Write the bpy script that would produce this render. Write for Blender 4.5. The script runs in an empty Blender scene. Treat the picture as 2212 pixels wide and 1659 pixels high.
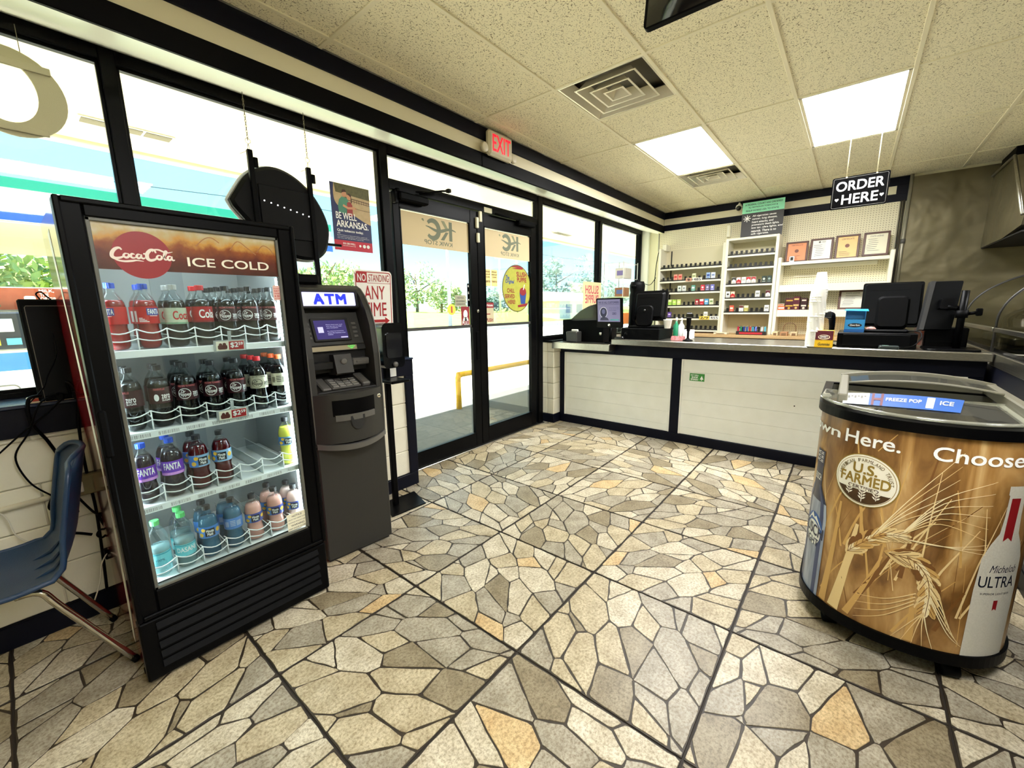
import bpy, bmesh, math, random
from mathutils import Vector, Matrix
random.seed(7)
S = bpy.context.scene
COL = S.collection
PI = math.pi

# ---------------------------------------------------------------- camera
CAM_H = 1.4476
YAW, PITCH, ROLL, FPX = 0.687531, -0.180882, -0.015203, 889.757
_f = Vector((math.cos(YAW)*math.cos(PITCH), math.sin(YAW)*math.cos(PITCH), math.sin(PITCH)))
_r0 = Vector((math.sin(YAW), -math.cos(YAW), 0)); _u0 = _r0.cross(_f)
_r = math.cos(ROLL)*_r0 + math.sin(ROLL)*_u0
_u = -math.sin(ROLL)*_r0 + math.cos(ROLL)*_u0
cd = bpy.data.cameras.new('camera'); co = bpy.data.objects.new('camera', cd); COL.objects.link(co)
m = Matrix.Identity(4)
for i in range(3):
    m[i][0], m[i][1], m[i][2] = _r[i], _u[i], -_f[i]
m[2][3] = CAM_H
co.matrix_world = m
cd.sensor_fit = 'HORIZONTAL'; cd.sensor_width = 36.0; cd.lens = 36.0*FPX/2212.0
cd.clip_start = 0.05; cd.clip_end = 400
S.camera = co

# ---------------------------------------------------------------- world, sun, exposure
SKY_STRENGTH, SUN_STRENGTH, PANEL_STRENGTH = 1.4, 18.0, 25.0
S.view_settings.view_transform = 'Standard'
S.view_settings.look = 'None'
S.view_settings.gamma = 1.0
S.view_settings.use_curve_mapping = False
S.view_settings.exposure = 0.72
W = bpy.data.worlds.new('sky'); S.world = W; W.use_nodes = True
nt = W.node_tree; nt.nodes.clear()
wo = nt.nodes.new('ShaderNodeOutputWorld'); bg = nt.nodes.new('ShaderNodeBackground')
tc = nt.nodes.new('ShaderNodeTexCoord'); sx = nt.nodes.new('ShaderNodeSeparateXYZ')
cr = nt.nodes.new('ShaderNodeValToRGB')
cr.color_ramp.elements[0].position = 0.0; cr.color_ramp.elements[0].color = (0.80, 0.95, 1.0, 1)
cr.color_ramp.elements[1].position = 0.75; cr.color_ramp.elements[1].color = (0.16, 0.50, 0.95, 1)
e_ = cr.color_ramp.elements.new(0.16); e_.color = (0.36, 0.80, 1.0, 1)
nt.links.new(tc.outputs['Generated'], sx.inputs[0]); nt.links.new(sx.outputs['Z'], cr.inputs[0])
nt.links.new(cr.outputs[0], bg.inputs['Color']); bg.inputs['Strength'].default_value = SKY_STRENGTH
nt.links.new(bg.outputs[0], wo.inputs[0])
sd = bpy.data.lights.new('sun', 'SUN'); sd.energy = SUN_STRENGTH; sd.angle = math.radians(0.6); sd.color = (1.0, 0.95, 0.86)
so = bpy.data.objects.new('sun', sd); COL.objects.link(so)
so.rotation_euler = Vector((0.32, -0.42, -1.0)).to_track_quat('-Z', 'Y').to_euler()
so.location = (-8, 14, 20)

# ---------------------------------------------------------------- materials
def lin(c):
    if isinstance(c, str):
        c = c.lstrip('#'); c = [int(c[i:i+2], 16) for i in (0, 2, 4)]
    o = []
    for v in c[:3]:
        v /= 255.0
        o.append(v/12.92 if v <= 0.04045 else ((v+0.055)/1.055)**2.4)
    return (o[0], o[1], o[2], 1.0)

MATS = {}
def mat(name, col, rough=0.5, metal=0.0, spec=0.5, coat=0.0, emit=0.0, ecol=None, noise=None, bump=None, aniso=None):
    """noise=(scale, colour2, amount[, detail]); bump=(scale, strength)"""
    if name in MATS: return MATS[name]
    m = bpy.data.materials.new(name); m.use_nodes = True; n = m.node_tree; p = n.nodes['Principled BSDF']
    p.inputs['Base Color'].default_value = lin(col); p.inputs['Roughness'].default_value = rough
    p.inputs['Metallic'].default_value = metal; p.inputs['Specular IOR Level'].default_value = spec
    p.inputs['Coat Weight'].default_value = coat; p.inputs['Coat Roughness'].default_value = 0.06
    if emit: p.inputs['Emission Color'].default_value = lin(ecol or col); p.inputs['Emission Strength'].default_value = emit
    if noise or bump:
        g = n.nodes.new('ShaderNodeNewGeometry')
        vec = g.outputs['Position']
        if aniso:
            mp = n.nodes.new('ShaderNodeMapping'); mp.inputs['Scale'].default_value = aniso
            n.links.new(vec, mp.inputs[0]); vec = mp.outputs[0]
    if noise:
        t = n.nodes.new('ShaderNodeTexNoise'); t.inputs['Scale'].default_value = noise[0]
        t.inputs['Detail'].default_value = noise[3] if len(noise) > 3 else 4
        n.links.new(vec, t.inputs['Vector'])
        rp = n.nodes.new('ShaderNodeValToRGB'); rp.color_ramp.elements[0].position = 0.5-0.5*noise[2]; rp.color_ramp.elements[1].position = 0.5+0.5*noise[2]
        rp.color_ramp.elements[0].color = lin(noise[1]); rp.color_ramp.elements[1].color = lin(col)
        n.links.new(t.outputs[0], rp.inputs[0]); n.links.new(rp.outputs[0], p.inputs['Base Color'])
    if bump:
        t = n.nodes.new('ShaderNodeTexNoise'); t.inputs['Scale'].default_value = bump[0]; t.inputs['Detail'].default_value = 3
        n.links.new(vec, t.inputs['Vector'])
        b = n.nodes.new('ShaderNodeBump'); b.inputs['Strength'].default_value = bump[1]; b.inputs['Distance'].default_value = bump[2] if len(bump) > 2 else 0.002
        n.links.new(t.outputs[0], b.inputs['Height']); n.links.new(b.outputs[0], p.inputs['Normal'])
    MATS[name] = m
    return m

def clear(name, tint=(255, 255, 255), refl=0.06, rough=0.02, diffuse=0.0, dcol=None, k=0.5):
    """thin clear sheet: transparent straight through, with a Fresnel reflection, optionally a little scatter"""
    if name in MATS: return MATS[name]
    m = bpy.data.materials.new(name); m.use_nodes = True; n = m.node_tree; n.nodes.clear()
    out = n.nodes.new('ShaderNodeOutputMaterial'); tr = n.nodes.new('ShaderNodeBsdfTransparent'); gl = n.nodes.new('ShaderNodeBsdfGlossy')
    tr.inputs[0].default_value = lin(tint); gl.inputs['Roughness'].default_value = rough; gl.inputs[0].default_value = (1, 1, 1, 1)
    fr = n.nodes.new('ShaderNodeLayerWeight'); fr.inputs['Blend'].default_value = 0.25
    mm = n.nodes.new('ShaderNodeMath'); mm.operation = 'MULTIPLY_ADD'; mm.inputs[1].default_value = k; mm.inputs[2].default_value = refl*0.5; mm.use_clamp = True
    n.links.new(fr.outputs['Fresnel'], mm.inputs[0])
    mx = n.nodes.new('ShaderNodeMixShader'); n.links.new(mm.outputs[0], mx.inputs[0])
    base = tr.outputs[0]
    if diffuse:
        df = n.nodes.new('ShaderNodeBsdfDiffuse'); df.inputs[0].default_value = lin(dcol or tint)
        m2 = n.nodes.new('ShaderNodeMixShader'); m2.inputs[0].default_value = diffuse
        n.links.new(tr.outputs[0], m2.inputs[1]); n.links.new(df.outputs[0], m2.inputs[2]); base = m2.outputs[0]
    n.links.new(base, mx.inputs[1]); n.links.new(gl.outputs[0], mx.inputs[2]); n.links.new(mx.outputs[0], out.inputs[0])
    MATS[name] = m
    return m

# ---------------------------------------------------------------- mesh builder
def frame(o, ex, ey, ez=None):
    o, ex, ey = Vector(o), Vector(ex).normalized(), Vector(ey).normalized()
    ez = Vector(ez).normalized() if ez is not None else ex.cross(ey)
    return lambda u, v, w=0.0: o + ex*u + ey*v + ez*w
IDF = frame((0, 0, 0), (1, 0, 0), (0, 1, 0))

class MB:
    def __init__(s): s.v = []; s.f = []; s.mi = []; s.sm = []
    def add(s, vs, fs, mi=0, sm=False):
        b = len(s.v); s.v.extend([tuple(q) for q in vs])
        for f in fs:
            s.f.append(tuple(b+i for i in f)); s.mi.append(mi); s.sm.append(sm)
        return s
    def box(s, x0, x1, y0, y1, z0, z1, b=0.0, mi=0, F=IDF):
        if x0 > x1: x0, x1 = x1, x0
        if y0 > y1: y0, y1 = y1, y0
        if z0 > z1: z0, z1 = z1, z0
        if b <= 0:
            vs = [F(x, y, z) for z in (z0, z1) for y in (y0, y1) for x in (x0, x1)]
            return s.add(vs, [(0, 2, 3, 1), (4, 5, 7, 6), (0, 1, 5, 4), (2, 6, 7, 3), (0, 4, 6, 2), (1, 3, 7, 5)], mi)
        b = min(b, (x1-x0)*.49, (y1-y0)*.49, (z1-z0)*.49)
        X, Y, Z = (x0, x1), (y0, y1), (z0, z1); vs = []; ix = {}
        for i in (0, 1):
            for j in (0, 1):
                for k in (0, 1):
                    cx, cy, cz = X[i]-(2*i-1)*b, Y[j]-(2*j-1)*b, Z[k]-(2*k-1)*b
                    for a, q in enumerate(((X[i], cy, cz), (cx, Y[j], cz), (cx, cy, Z[k]))):
                        ix[i, j, k, a] = len(vs); vs.append(F(*q))
        fs = []
        for i in (0, 1):
            fs += [[ix[i, 0, 0, 0], ix[i, 1, 0, 0], ix[i, 1, 1, 0], ix[i, 0, 1, 0]], [ix[0, i, 0, 1], ix[1, i, 0, 1], ix[1, i, 1, 1], ix[0, i, 1, 1]],
                   [ix[0, 0, i, 2], ix[1, 0, i, 2], ix[1, 1, i, 2], ix[0, 1, i, 2]]]
            for j in (0, 1):
                fs += [[ix[0, i, j, 1], ix[1, i, j, 1], ix[1, i, j, 2], ix[0, i, j, 2]], [ix[i, 0, j, 0], ix[i, 1, j, 0], ix[i, 1, j, 2], ix[i, 0, j, 2]],
                       [ix[i, j, 0, 0], ix[i, j, 1, 0], ix[i, j, 1, 1], ix[i, j, 0, 1]]]
                for k in (0, 1): fs.append([ix[i, j, k, 0], ix[i, j, k, 1], ix[i, j, k, 2]])
        return s.add(vs, fs, mi)
    def prism(s, poly, w0, w1, F=IDF, mi=0, sm=False, inset=0.0):
        """poly in (u,v), extruded along w of frame F; inset chamfers the w1 end"""
        n = len(poly)
        if inset:
            cx = sum(p[0] for p in poly)/n; cy = sum(p[1] for p in poly)/n
            def ins(p):
                d = math.hypot(p[0]-cx, p[1]-cy) or 1; k = max(0, 1-inset/d); return (cx+(p[0]-cx)*k, cy+(p[1]-cy)*k)
            dw = inset if w1 > w0 else -inset
            vs = [F(u, v, w0) for u, v in poly]+[F(u, v, w1-dw) for u, v in poly]+[F(*ins(p), w1) for p in poly]
            fs = [tuple(range(n))[::-1], tuple(range(2*n, 3*n))]
            for i in range(n):
                j = (i+1) % n; fs += [(i, j, n+j, n+i), (n+i, n+j, 2*n+j, 2*n+i)]
            return s.add(vs, fs, mi, sm)
        vs = [F(u, v, w0) for u, v in poly]+[F(u, v, w1) for u, v in poly]
        s.add(vs, [tuple(range(n))[::-1], tuple(range(n, 2*n))], mi, False)
        return s.add(vs, [(i, (i+1) % n, n+(i+1) % n, n+i) for i in range(n)], mi, sm)
    def poly(s, pts, F=IDF, w=0.0, mi=0):
        return s.add([F(p[0], p[1], w) for p in pts], [tuple(range(len(pts)))], mi)
    def quad(s, a, b, c, d, mi=0): return s.add([a, b, c, d], [(0, 1, 2, 3)], mi)
    def lathe(s, prof, n=20, c=(0, 0, 0), mi=0, sm=True, mod=None, F=None):
        F = F or (lambda x, y, z: Vector((c[0]+x, c[1]+y, c[2]+z)))
        vs = []; fs = []
        for r, z in prof:
            for k in range(n):
                t = 2*PI*k/n; q = r*(mod(t, z) if mod else 1.0); vs.append(F(q*math.cos(t), q*math.sin(t), z))
        for i in range(len(prof)-1):
            for k in range(n):
                k2 = (k+1) % n; fs.append((i*n+k, i*n+k2, (i+1)*n+k2, (i+1)*n+k))
        if prof[0][0] > 1e-6: fs.append(tuple(range(n))[::-1])
        if prof[-1][0] > 1e-6: fs.append(tuple(range((len(prof)-1)*n, len(prof)*n)))
        return s.add(vs, fs, mi, sm)
    def tube(s, pts, r, n=8, mi=0, closed=False, sm=True, cap=True):
        pts = [Vector(p) for p in pts]; L = len(pts); rs = r if isinstance(r, (list, tuple)) else [r]*L
        vs = []; fs = []; up = None
        for i, p in enumerate(pts):
            a = pts[(i-1) % L] if (closed or i > 0) else p; b = pts[(i+1) % L] if (closed or i < L-1) else p
            t = (b-a); t = t.normalized() if t.length > 1e-9 else Vector((0, 0, 1))
            if up is None: up = t.orthogonal().normalized()
            up = (up - t*up.dot(t)); up = up.normalized() if up.length > 1e-6 else t.orthogonal().normalized()
            w = t.cross(up)
            for k in range(n):
                q = 2*PI*k/n; vs.append(p+(up*math.cos(q)+w*math.sin(q))*rs[i])
        for i in range(L if closed else L-1):
            j = (i+1) % L
            for k in range(n):
                k2 = (k+1) % n; fs.append((i*n+k, i*n+k2, j*n+k2, j*n+k))
        if not closed and cap: fs += [tuple(range(n))[::-1], tuple(range((L-1)*n, L*n))]
        return s.add(vs, fs, mi, sm)
    def cyl(s, a, b, r, n=12, mi=0, r2=None): return s.tube([a, b], [r, r if r2 is None else r2], n, mi, sm=True)
    def ball(s, c, r, n=10, mi=0, sc=(1, 1, 1)):
        pr = [(max(1e-7, math.sin(PI*i/n)), -math.cos(PI*i/n)) for i in range(n+1)]
        return s.lathe(pr, n*2, mi=mi, F=lambda x, y, z: Vector((c[0]+x*r*sc[0], c[1]+y*r*sc[1], c[2]+z*r*sc[2])))
    def sheet(s, fn, nu, nv, mi=0, sm=True, thick=0.0):
        vs = []; fs = []
        for i in range(nu+1):
            for j in range(nv+1): vs.append(Vector(fn(i/nu, j/nv)))
        for i in range(nu):
            for j in range(nv):
                a = i*(nv+1)+j; fs.append((a, a+nv+1, a+nv+2, a+1))
        return s.add(vs, fs, mi, sm)
    def ribbon(s, pts, wid, F=IDF, w=0.0, mi=0):
        """flat stroke of varying width in frame F"""
        L = len(pts); a = []; b = []
        for i, p in enumerate(pts):
            q0 = pts[max(0, i-1)]; q1 = pts[min(L-1, i+1)]; dx, dy = q1[0]-q0[0], q1[1]-q0[1]; d = math.hypot(dx, dy) or 1
            k = wid[i] if isinstance(wid, (list, tuple)) else wid
            a.append(F(p[0]-dy/d*k, p[1]+dx/d*k, w)); b.append(F(p[0]+dy/d*k, p[1]-dx/d*k, w))
        return s.add(a+b, [(i, i+1, L+i+1, L+i) for i in range(L-1)], mi)
    def build(s, name, mats, parent=None, local=False, loc=None):
        me = bpy.data.meshes.new(name)
        vs = s.v
        if parent is not None and not local:
            iv = WM[parent.name].inverted(); vs = [tuple(iv @ Vector(v)) for v in vs]
        elif loc is not None:
            L = Vector(loc); vs = [tuple(Vector(v)-L) for v in vs]
        me.from_pydata(vs, [], s.f)
        for q in (mats if isinstance(mats, (list, tuple)) else [mats]): me.materials.append(q)
        me.polygons.foreach_set('material_index', s.mi); me.polygons.foreach_set('use_smooth', s.sm)
        me.update()
        bm = bmesh.new(); bm.from_mesh(me); bmesh.ops.recalc_face_normals(bm, faces=bm.faces); bm.to_mesh(me); bm.free()
        o = bpy.data.objects.new(name, me); COL.objects.link(o)
        if parent is not None: o.parent = parent; WM[o.name] = WM.get(parent.name, Matrix.Identity(4))
        else:
            if loc is not None: o.location = loc
            WM[o.name] = Matrix.Translation(Vector(loc or (0, 0, 0)))
        return o
WM = {}     # world matrix of every object, known without a depsgraph update
def bx(*a, b=0.0, F=IDF): return MB().box(*a, b=b, F=F)
def tag(o, label, cat, group=None):
    o['label'] = label; o['category'] = cat
    if group: o['group'] = group
    return o
def struct(o): o['kind'] = 'structure'; return o
def stuff(o): o['kind'] = 'stuff'; return o
def thing(name, label, cat, loc=(0, 0, 0), rz=0.0, group=None):
    o = bpy.data.objects.new(name, None); COL.objects.link(o); o.location = loc; o.rotation_euler = (0, 0, rz); o.empty_display_size = 0.05
    WM[o.name] = Matrix.Translation(Vector(loc)) @ Matrix.Rotation(rz, 4, 'Z')
    return tag(o, label, cat, group)
def dup(root, loc, rz=0.0, label=None, parent=None):
    r = root.copy(); COL.objects.link(r)
    if parent is None: r.location = loc; r.rotation_euler = (0, 0, rz)
    else: r.parent = parent
    if label: r['label'] = label
    for ch in list(root.children): dup(ch, None, 0, None, r)
    return r
def rrect(x0, x1, y0, y1, r, n=4):
    o = []
    for cx, cy, a in ((x1-r, y0+r, -90), (x1-r, y1-r, 0), (x0+r, y1-r, 90), (x0+r, y0+r, 180)):
        for k in range(n+1):
            t = math.radians(a+90*k/n); o.append((cx+r*math.cos(t), cy+r*math.sin(t)))
    return o
def circ(cx, cy, r, n=24, ry=None): return [(cx+r*math.cos(2*PI*k/n), cy+(ry or r)*math.sin(2*PI*k/n)) for k in range(n)]
def spline(pts, k=6):
    P = [Vector(p) for p in pts]; o = []
    for i in range(len(P)-1):
        a, b, c, d = P[max(0, i-1)], P[i], P[i+1], P[min(len(P)-1, i+2)]
        for j in range(k):
            t = j/k; o.append(0.5*((2*b)+(c-a)*t+(2*a-5*b+4*c-d)*t*t+(3*b-a-3*c+d)*t**3))
    o.append(P[-1]); return o

# ---------------------------------------------------------------- lettering
_TX = {}
def glyphs(s):
    k = s
    if k not in _TX:
        cu = bpy.data.curves.new('lettering', 'FONT'); cu.body = s; cu.size = 1.0; cu.resolution_u = 4
        o = bpy.data.objects.new('lettering', cu); COL.objects.link(o)
        me = bpy.data.meshes.new_from_object(o)
        vs = [(v.co.x, v.co.y) for v in me.vertices]; fs = [tuple(p.vertices) for p in me.polygons]
        bpy.data.objects.remove(o); bpy.data.curves.remove(cu); bpy.data.meshes.remove(me)
        _TX[k] = (vs, fs)
    return _TX[k]
def put(mb, s, F, x0, x1, y0, y1, w=0.0, bold=0.0, shear=0.0, mi=0, keep=False, mirror=False):
    """lettering s fitted into the box x0..x1 by y0..y1 of frame F (keep: keep the letters' own proportions, centred)"""
    vs, fs = glyphs(s)
    if not vs: return mb
    ax, bx_ = min(v[0] for v in vs), max(v[0] for v in vs); ay, by = min(v[1] for v in vs), max(v[1] for v in vs)
    kx, ky = (x1-x0)/max(1e-6, bx_-ax), (y1-y0)/max(1e-6, by-ay)
    ox, oy = x0, y0
    if keep:
        k = min(kx, ky); ox += (x1-x0-k*(bx_-ax))/2; oy += (y1-y0-k*(by-ay))/2; kx = ky = k
    b = bold*.55        # bold: four slightly shifted copies of the letters, each a hair in front of the last
    for c, (dx, dy) in enumerate(((-b, -b), (b, -b), (-b, b), (b, b)) if bold else ((0, 0),)):
        out = []
        for x, y in vs:
            px = ox+(x-ax+dx)*kx+shear*(y-ay)*ky; py = oy+(y-ay+dy)*ky
            if mirror: px = x0+x1-px
            out.append(F(px, py, w+(4e-5*c if w >= 0 else -4e-5*c)))
        mb.add(out, fs, mi)
    return mb
def lines(mb, rows, F, x0, x1, y_top, h, gap, w=0.0, mi=0, bold=0.0, fit=True):
    """small print: several lines of words; each row fitted to its share of the widest row"""
    big = max(len(r) for r in rows); y = y_top
    for r in rows:
        if r.strip(): put(mb, r, F, x0, x0+(x1-x0)*len(r)/big, y-h, y, w, bold, mi=mi)
        y -= h+gap
    return mb
# ================================================================ shared materials
NAVY = mat('navy paint', (8, 10, 26), 0.45, spec=.16, noise=(30, (8, 10, 22), 0.8))
BLK = mat('black satin', (5, 5, 6), 0.36, spec=.08)
BLKM = mat('black matte plastic', (7, 7, 8), 0.5, spec=.07, bump=(700, 0.15))
BLKG = mat('black gloss', (9, 9, 10), 0.16, coat=0.3)
BRONZE = mat('dark bronze aluminium', (6, 6, 7), 0.36, spec=0.09)
STEEL = mat('brushed steel', (196, 194, 186), 0.28, metal=1.0, noise=(3, (150, 146, 136), 0.9), aniso=(1, 14, 60))
STEELD = mat('dull steel sheet', (128, 120, 94), 0.38, metal=0.75, noise=(2.2, (84, 78, 58), 0.9, 5), bump=(2.6, 0.7, .04))
CHROME = mat('chrome', (225, 222, 215), 0.1, metal=1.0)
WHITE = mat('white paint', (238, 236, 226), 0.5)
CREAM = mat('cream paint', (232, 224, 192), 0.5)
GLASS = clear('window glass', (247, 252, 250), 0.04)
PAPER = mat('white paper', (244, 243, 236), 0.6)
INKK = mat('black ink', (18, 18, 20), 0.6)
INKW = mat('white ink', (250, 250, 246), 0.5)
INKR = mat('red ink', (196, 28, 36), 0.5)
INKG = mat('grey ink', (120, 118, 112), 0.6)

# ================================================================ floor
TS, FX, FY = 0.688126, 0.497860, 1.657871     # tile size and one corner of the grid
GROUT = mat('dark grout', (40, 33, 26), 0.7)
MORTAR = mat('printed mortar', (58, 47, 33), 0.5, noise=(60, (38, 30, 20), 0.9))
def stone(name, a, b):
    m = mat(name, a, 0.40, spec=0.5, coat=0.0, noise=(11, b, 0.42, 12))
    n = m.node_tree; p = n.nodes['Principled BSDF']
    g = n.nodes.new('ShaderNodeNewGeometry')
    t = n.nodes.new('ShaderNodeTexNoise'); t.inputs['Scale'].default_value = 85; t.inputs['Detail'].default_value = 9; t.inputs['Roughness'].default_value = 0.78
    n.links.new(g.outputs['Position'], t.inputs['Vector'])
    r = n.nodes.new('ShaderNodeValToRGB'); r.color_ramp.elements[0].position = 0.36; r.color_ramp.elements[1].position = 0.56
    r.color_ramp.elements[0].color = (0.40, 0.34, 0.26, 1); r.color_ramp.elements[1].color = (1, 1, 1, 1)
    n.links.new(t.outputs[0], r.inputs[0])
    x = n.nodes.new('ShaderNodeMix'); x.data_type = 'RGBA'; x.blend_type = 'MULTIPLY'; x.inputs[0].default_value = 1.0
    src = p.inputs['Base Color'].links[0].from_socket
    n.links.new(src, x.inputs[6]); n.links.new(r.outputs[0], x.inputs[7]); n.links.new(x.outputs[2], p.inputs['Base Color'])
    return m
STONES = [stone('stone cream', (226, 218, 196), (186, 174, 148)), stone('stone grey', (188, 180, 162), (148, 139, 120)),
          stone('stone sand', (212, 200, 170), (172, 157, 126)), stone('stone brown', (164, 152, 126), (130, 117, 92)),
          stone('stone gold', (226, 202, 156), (196, 164, 116))]
fl = struct(bx(-3.2, 7.4, -4.2, 3.05, -0.12, -0.006).build('floor', GROUT))

def clip(poly, nx, ny, c):
    o = []
    for i in range(len(poly)):
        a, b = poly[i], poly[(i+1) % len(poly)]; da, db = nx*a[0]+ny*a[1]-c, nx*b[0]+ny*b[1]-c
        if da <= 0: o.append(a)
        if (da < 0 < db) or (db < 0 < da):
            t = da/(da-db); o.append((a[0]+(b[0]-a[0])*t, a[1]+(b[1]-a[1])*t))
    return o
def area(p): return 0.5*sum(p[i-1][0]*p[i][1]-p[i][0]*p[i-1][1] for i in range(len(p)))
def inset(poly, d):
    o = list(poly); A = area(poly); q = [v for i, v in enumerate(poly) if math.hypot(v[0]-poly[i-1][0], v[1]-poly[i-1][1]) > 1e-5]
    for i in range(len(q)):
        a, b = q[i-1], q[i]; ex, ey = b[0]-a[0], b[1]-a[1]; L = math.hypot(ex, ey)
        nx, ny = (ey/L, -ex/L) if A > 0 else (-ey/L, ex/L)
        o = clip(o, nx, ny, nx*a[0]+ny*a[1]-d)
        if len(o) < 3: return []
    return o
def crazy(seed):
    rg = random.Random(seed); h = TS/2-0.004; N = 27; pts = []
    while len(pts) < N:
        best = None
        for _ in range(7):
            c = (rg.uniform(-h, h), rg.uniform(-h, h))
            d = min([math.hypot(c[0]-p[0], c[1]-p[1]) for p in pts] or [1])
            if best is None or d > best[0]: best = (d, c)
        pts.append(best[1])
    wts = [rg.uniform(-0.006, 0.006) for _ in pts]; out = []
    ang = rg.uniform(0, PI); ca, sa = math.cos(ang), math.sin(ang); el = 1.9
    def mtr(x, y): u, v = ca*x+sa*y, -sa*x+ca*y; return (u*u/el+v*v*el)
    for i, a in enumerate(pts):
        poly = [(-h, -h), (h, -h), (h, h), (-h, h)]
        for j, b in enumerate(pts):
            if i == j: continue
            # anisotropic power bisector
            dx, dy = b[0]-a[0], b[1]-a[1]; u, v = (ca*dx+sa*dy)/el, (-sa*dx+ca*dy)*el
            gx, gy = 2*(ca*u-sa*v), 2*(sa*u+ca*v)
            poly = clip(poly, gx, gy, mtr(*b)-mtr(*a)+(wts[i]-wts[j]))
            if len(poly) < 3: break
        if len(poly) < 3: continue
        poly = inset(poly, rg.uniform(0.0009, 0.0032))
        if len(poly) < 3 or abs(area(poly)) < 2.5e-4: continue
        if area(poly) < 0: poly = poly[::-1]
        q = []
        for k in range(len(poly)):
            p, nx_ = poly[k], poly[(k+1) % len(poly)]; L = math.hypot(nx_[0]-p[0], nx_[1]-p[1]); n = max(1, min(4, int(L/0.045)))
            c = 0.16 if L < 0.05 else 0.07
            for t in [c]+[(s_+rg.uniform(-.2, .2))/n for s_ in range(1, n)]+[1-c]:
                e = rg.uniform(-0.0042, 0.0010)*(L > 0.03)
                q.append((p[0]+(nx_[0]-p[0])*t-(nx_[1]-p[1])/(L+1e-9)*-e, p[1]+(nx_[1]-p[1])*t+(nx_[0]-p[0])/(L+1e-9)*-e))
        mi = rg.choices(range(5), (32, 27, 25, 12, 4))[0]
        out.append((q, mi))
    return out
def slab(mb, q, mi, F):
    return mb.prism(q, -0.0035, 0.0, F, mi, inset=0.0012)
LAY = [crazy(100+k) for k in range(5)]
tile_me = MB().box(-TS/2+.0035, TS/2-.0035, -TS/2+.0035, TS/2-.0035, -.012, -.0022, b=.001)
t0 = tile_me.build('tile', MORTAR, fl, local=True)
stone_me = {}
far = MB(); tl = []
for i in range(-3, 7):
    for j in range(-3, 5):
        cx_, cy_ = FX+(i+.5)*TS, FY-(j+.5)*TS
        if cx_ > 4.9 or cy_ > 3.3: continue
        d = Vector((cx_, cy_, -CAM_H)); z = d.dot(_f)
        vis = z > 0.3 and abs(d.dot(_r)/z) < 1.35 and abs(d.dot(_u)/z) < 1.15 and not (cx_ < 0.9 and 2.0 < cy_)
        tl.append((0 if vis else 1, d.length, i, j, cx_, cy_))
tl.sort(); used = 0
for n_, (v_, d_, i, j, cx_, cy_) in enumerate(tl):
    k = (i*3+j*7) % 5; q4 = (i+2*j) % 4
    t = t0 if n_ == 0 else t0.copy()
    if n_: COL.objects.link(t)
    t.location = (cx_, cy_, 0); lay = LAY[k]
    rot = Matrix.Rotation(q4*PI/2, 4, 'Z')
    if used+len(lay) <= 300 and v_ == 0:
        used += len(lay)
        for s_i, (q, mi) in enumerate(lay):
            if (k, s_i) not in stone_me:
                o = slab(MB(), q, 0, IDF).build('stone', STONES[mi], t, local=True); stone_me[k, s_i] = o.data
            else:
                o = bpy.data.objects.new('stone', stone_me[k, s_i]); COL.objects.link(o); o.parent = t
            o.rotation_euler = (0, 0, q4*PI/2)
    else:
        R = Matrix.Translation((cx_, cy_, 0)) @ rot
        for q, mi in lay: slab(far, q, mi, lambda u, v, w, R=R: R @ Vector((u, v, w)))
stuff(far.build('stones', STONES, fl))

# ================================================================ ceiling
CZ = 2.864; CX0, CY0 = 2.540177, 2.293597; TX, TY = 1.2192, 0.6096
def ceil_mat():
    m = mat('fissured ceiling tile', (250, 242, 210), 0.85, spec=0.2); n = m.node_tree; p = n.nodes['Principled BSDF']
    g = n.nodes.new('ShaderNodeNewGeometry'); mp = n.nodes.new('ShaderNodeMapping'); mp.inputs['Scale'].default_value = (62, 74, 60)
    n.links.new(g.outputs['Position'], mp.inputs[0])
    t = n.nodes.new('ShaderNodeTexNoise'); t.inputs['Scale'].default_value = 1.0; t.inputs['Detail'].default_value = 0.6
    n.links.new(mp.outputs[0], t.inputs['Vector'])
    # short wormy fissures: the thin band where one noise crosses its middle, broken up by a second noise
    t2 = n.nodes.new('ShaderNodeTexNoise'); t2.inputs['Scale'].default_value = 95; t2.inputs['Detail'].default_value = 0.5; n.links.new(g.outputs['Position'], t2.inputs['Vector'])
    a1 = n.nodes.new('ShaderNodeMath'); a1.operation = 'SUBTRACT'; a1.inputs[1].default_value = 0.5; n.links.new(t.outputs[0], a1.inputs[0])
    a2 = n.nodes.new('ShaderNodeMath'); a2.operation = 'ABSOLUTE'; n.links.new(a1.outputs[0], a2.inputs[0])
    a3 = n.nodes.new('ShaderNodeMath'); a3.operation = 'GREATER_THAN'; a3.inputs[1].default_value = 0.525; n.links.new(t2.outputs[0], a3.inputs[0])
    a4 = n.nodes.new('ShaderNodeMath'); a4.operation = 'MULTIPLY_ADD'; a4.inputs[1].default_value = 0.5; n.links.new(a3.outputs[0], a4.inputs[0]); n.links.new(a2.outputs[0], a4.inputs[2])
    a5 = n.nodes.new('ShaderNodeMath'); a5.operation = 'MULTIPLY'; a5.inputs[1].default_value = 1.0; n.links.new(a4.outputs[0], a5.inputs[0])
    r = n.nodes.new('ShaderNodeValToRGB'); r.color_ramp.elements[0].position = 0.016; r.color_ramp.elements[1].position = 0.034
    r.color_ramp.elements[0].color = lin((152, 140, 106)); r.color_ramp.elements[1].color = lin((250, 242, 210))
    n.links.new(a5.outputs[0], r.inputs[0]); n.links.new(r.outputs[0], p.inputs['Base Color'])
    b = n.nodes.new('ShaderNodeBump'); b.inputs['Strength'].default_value = 0.5; b.inputs['Distance'].default_value = 0.004
    n.links.new(r.outputs[0], b.inputs['Height']); n.links.new(b.outputs[0], p.inputs['Normal'])
    return m
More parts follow.
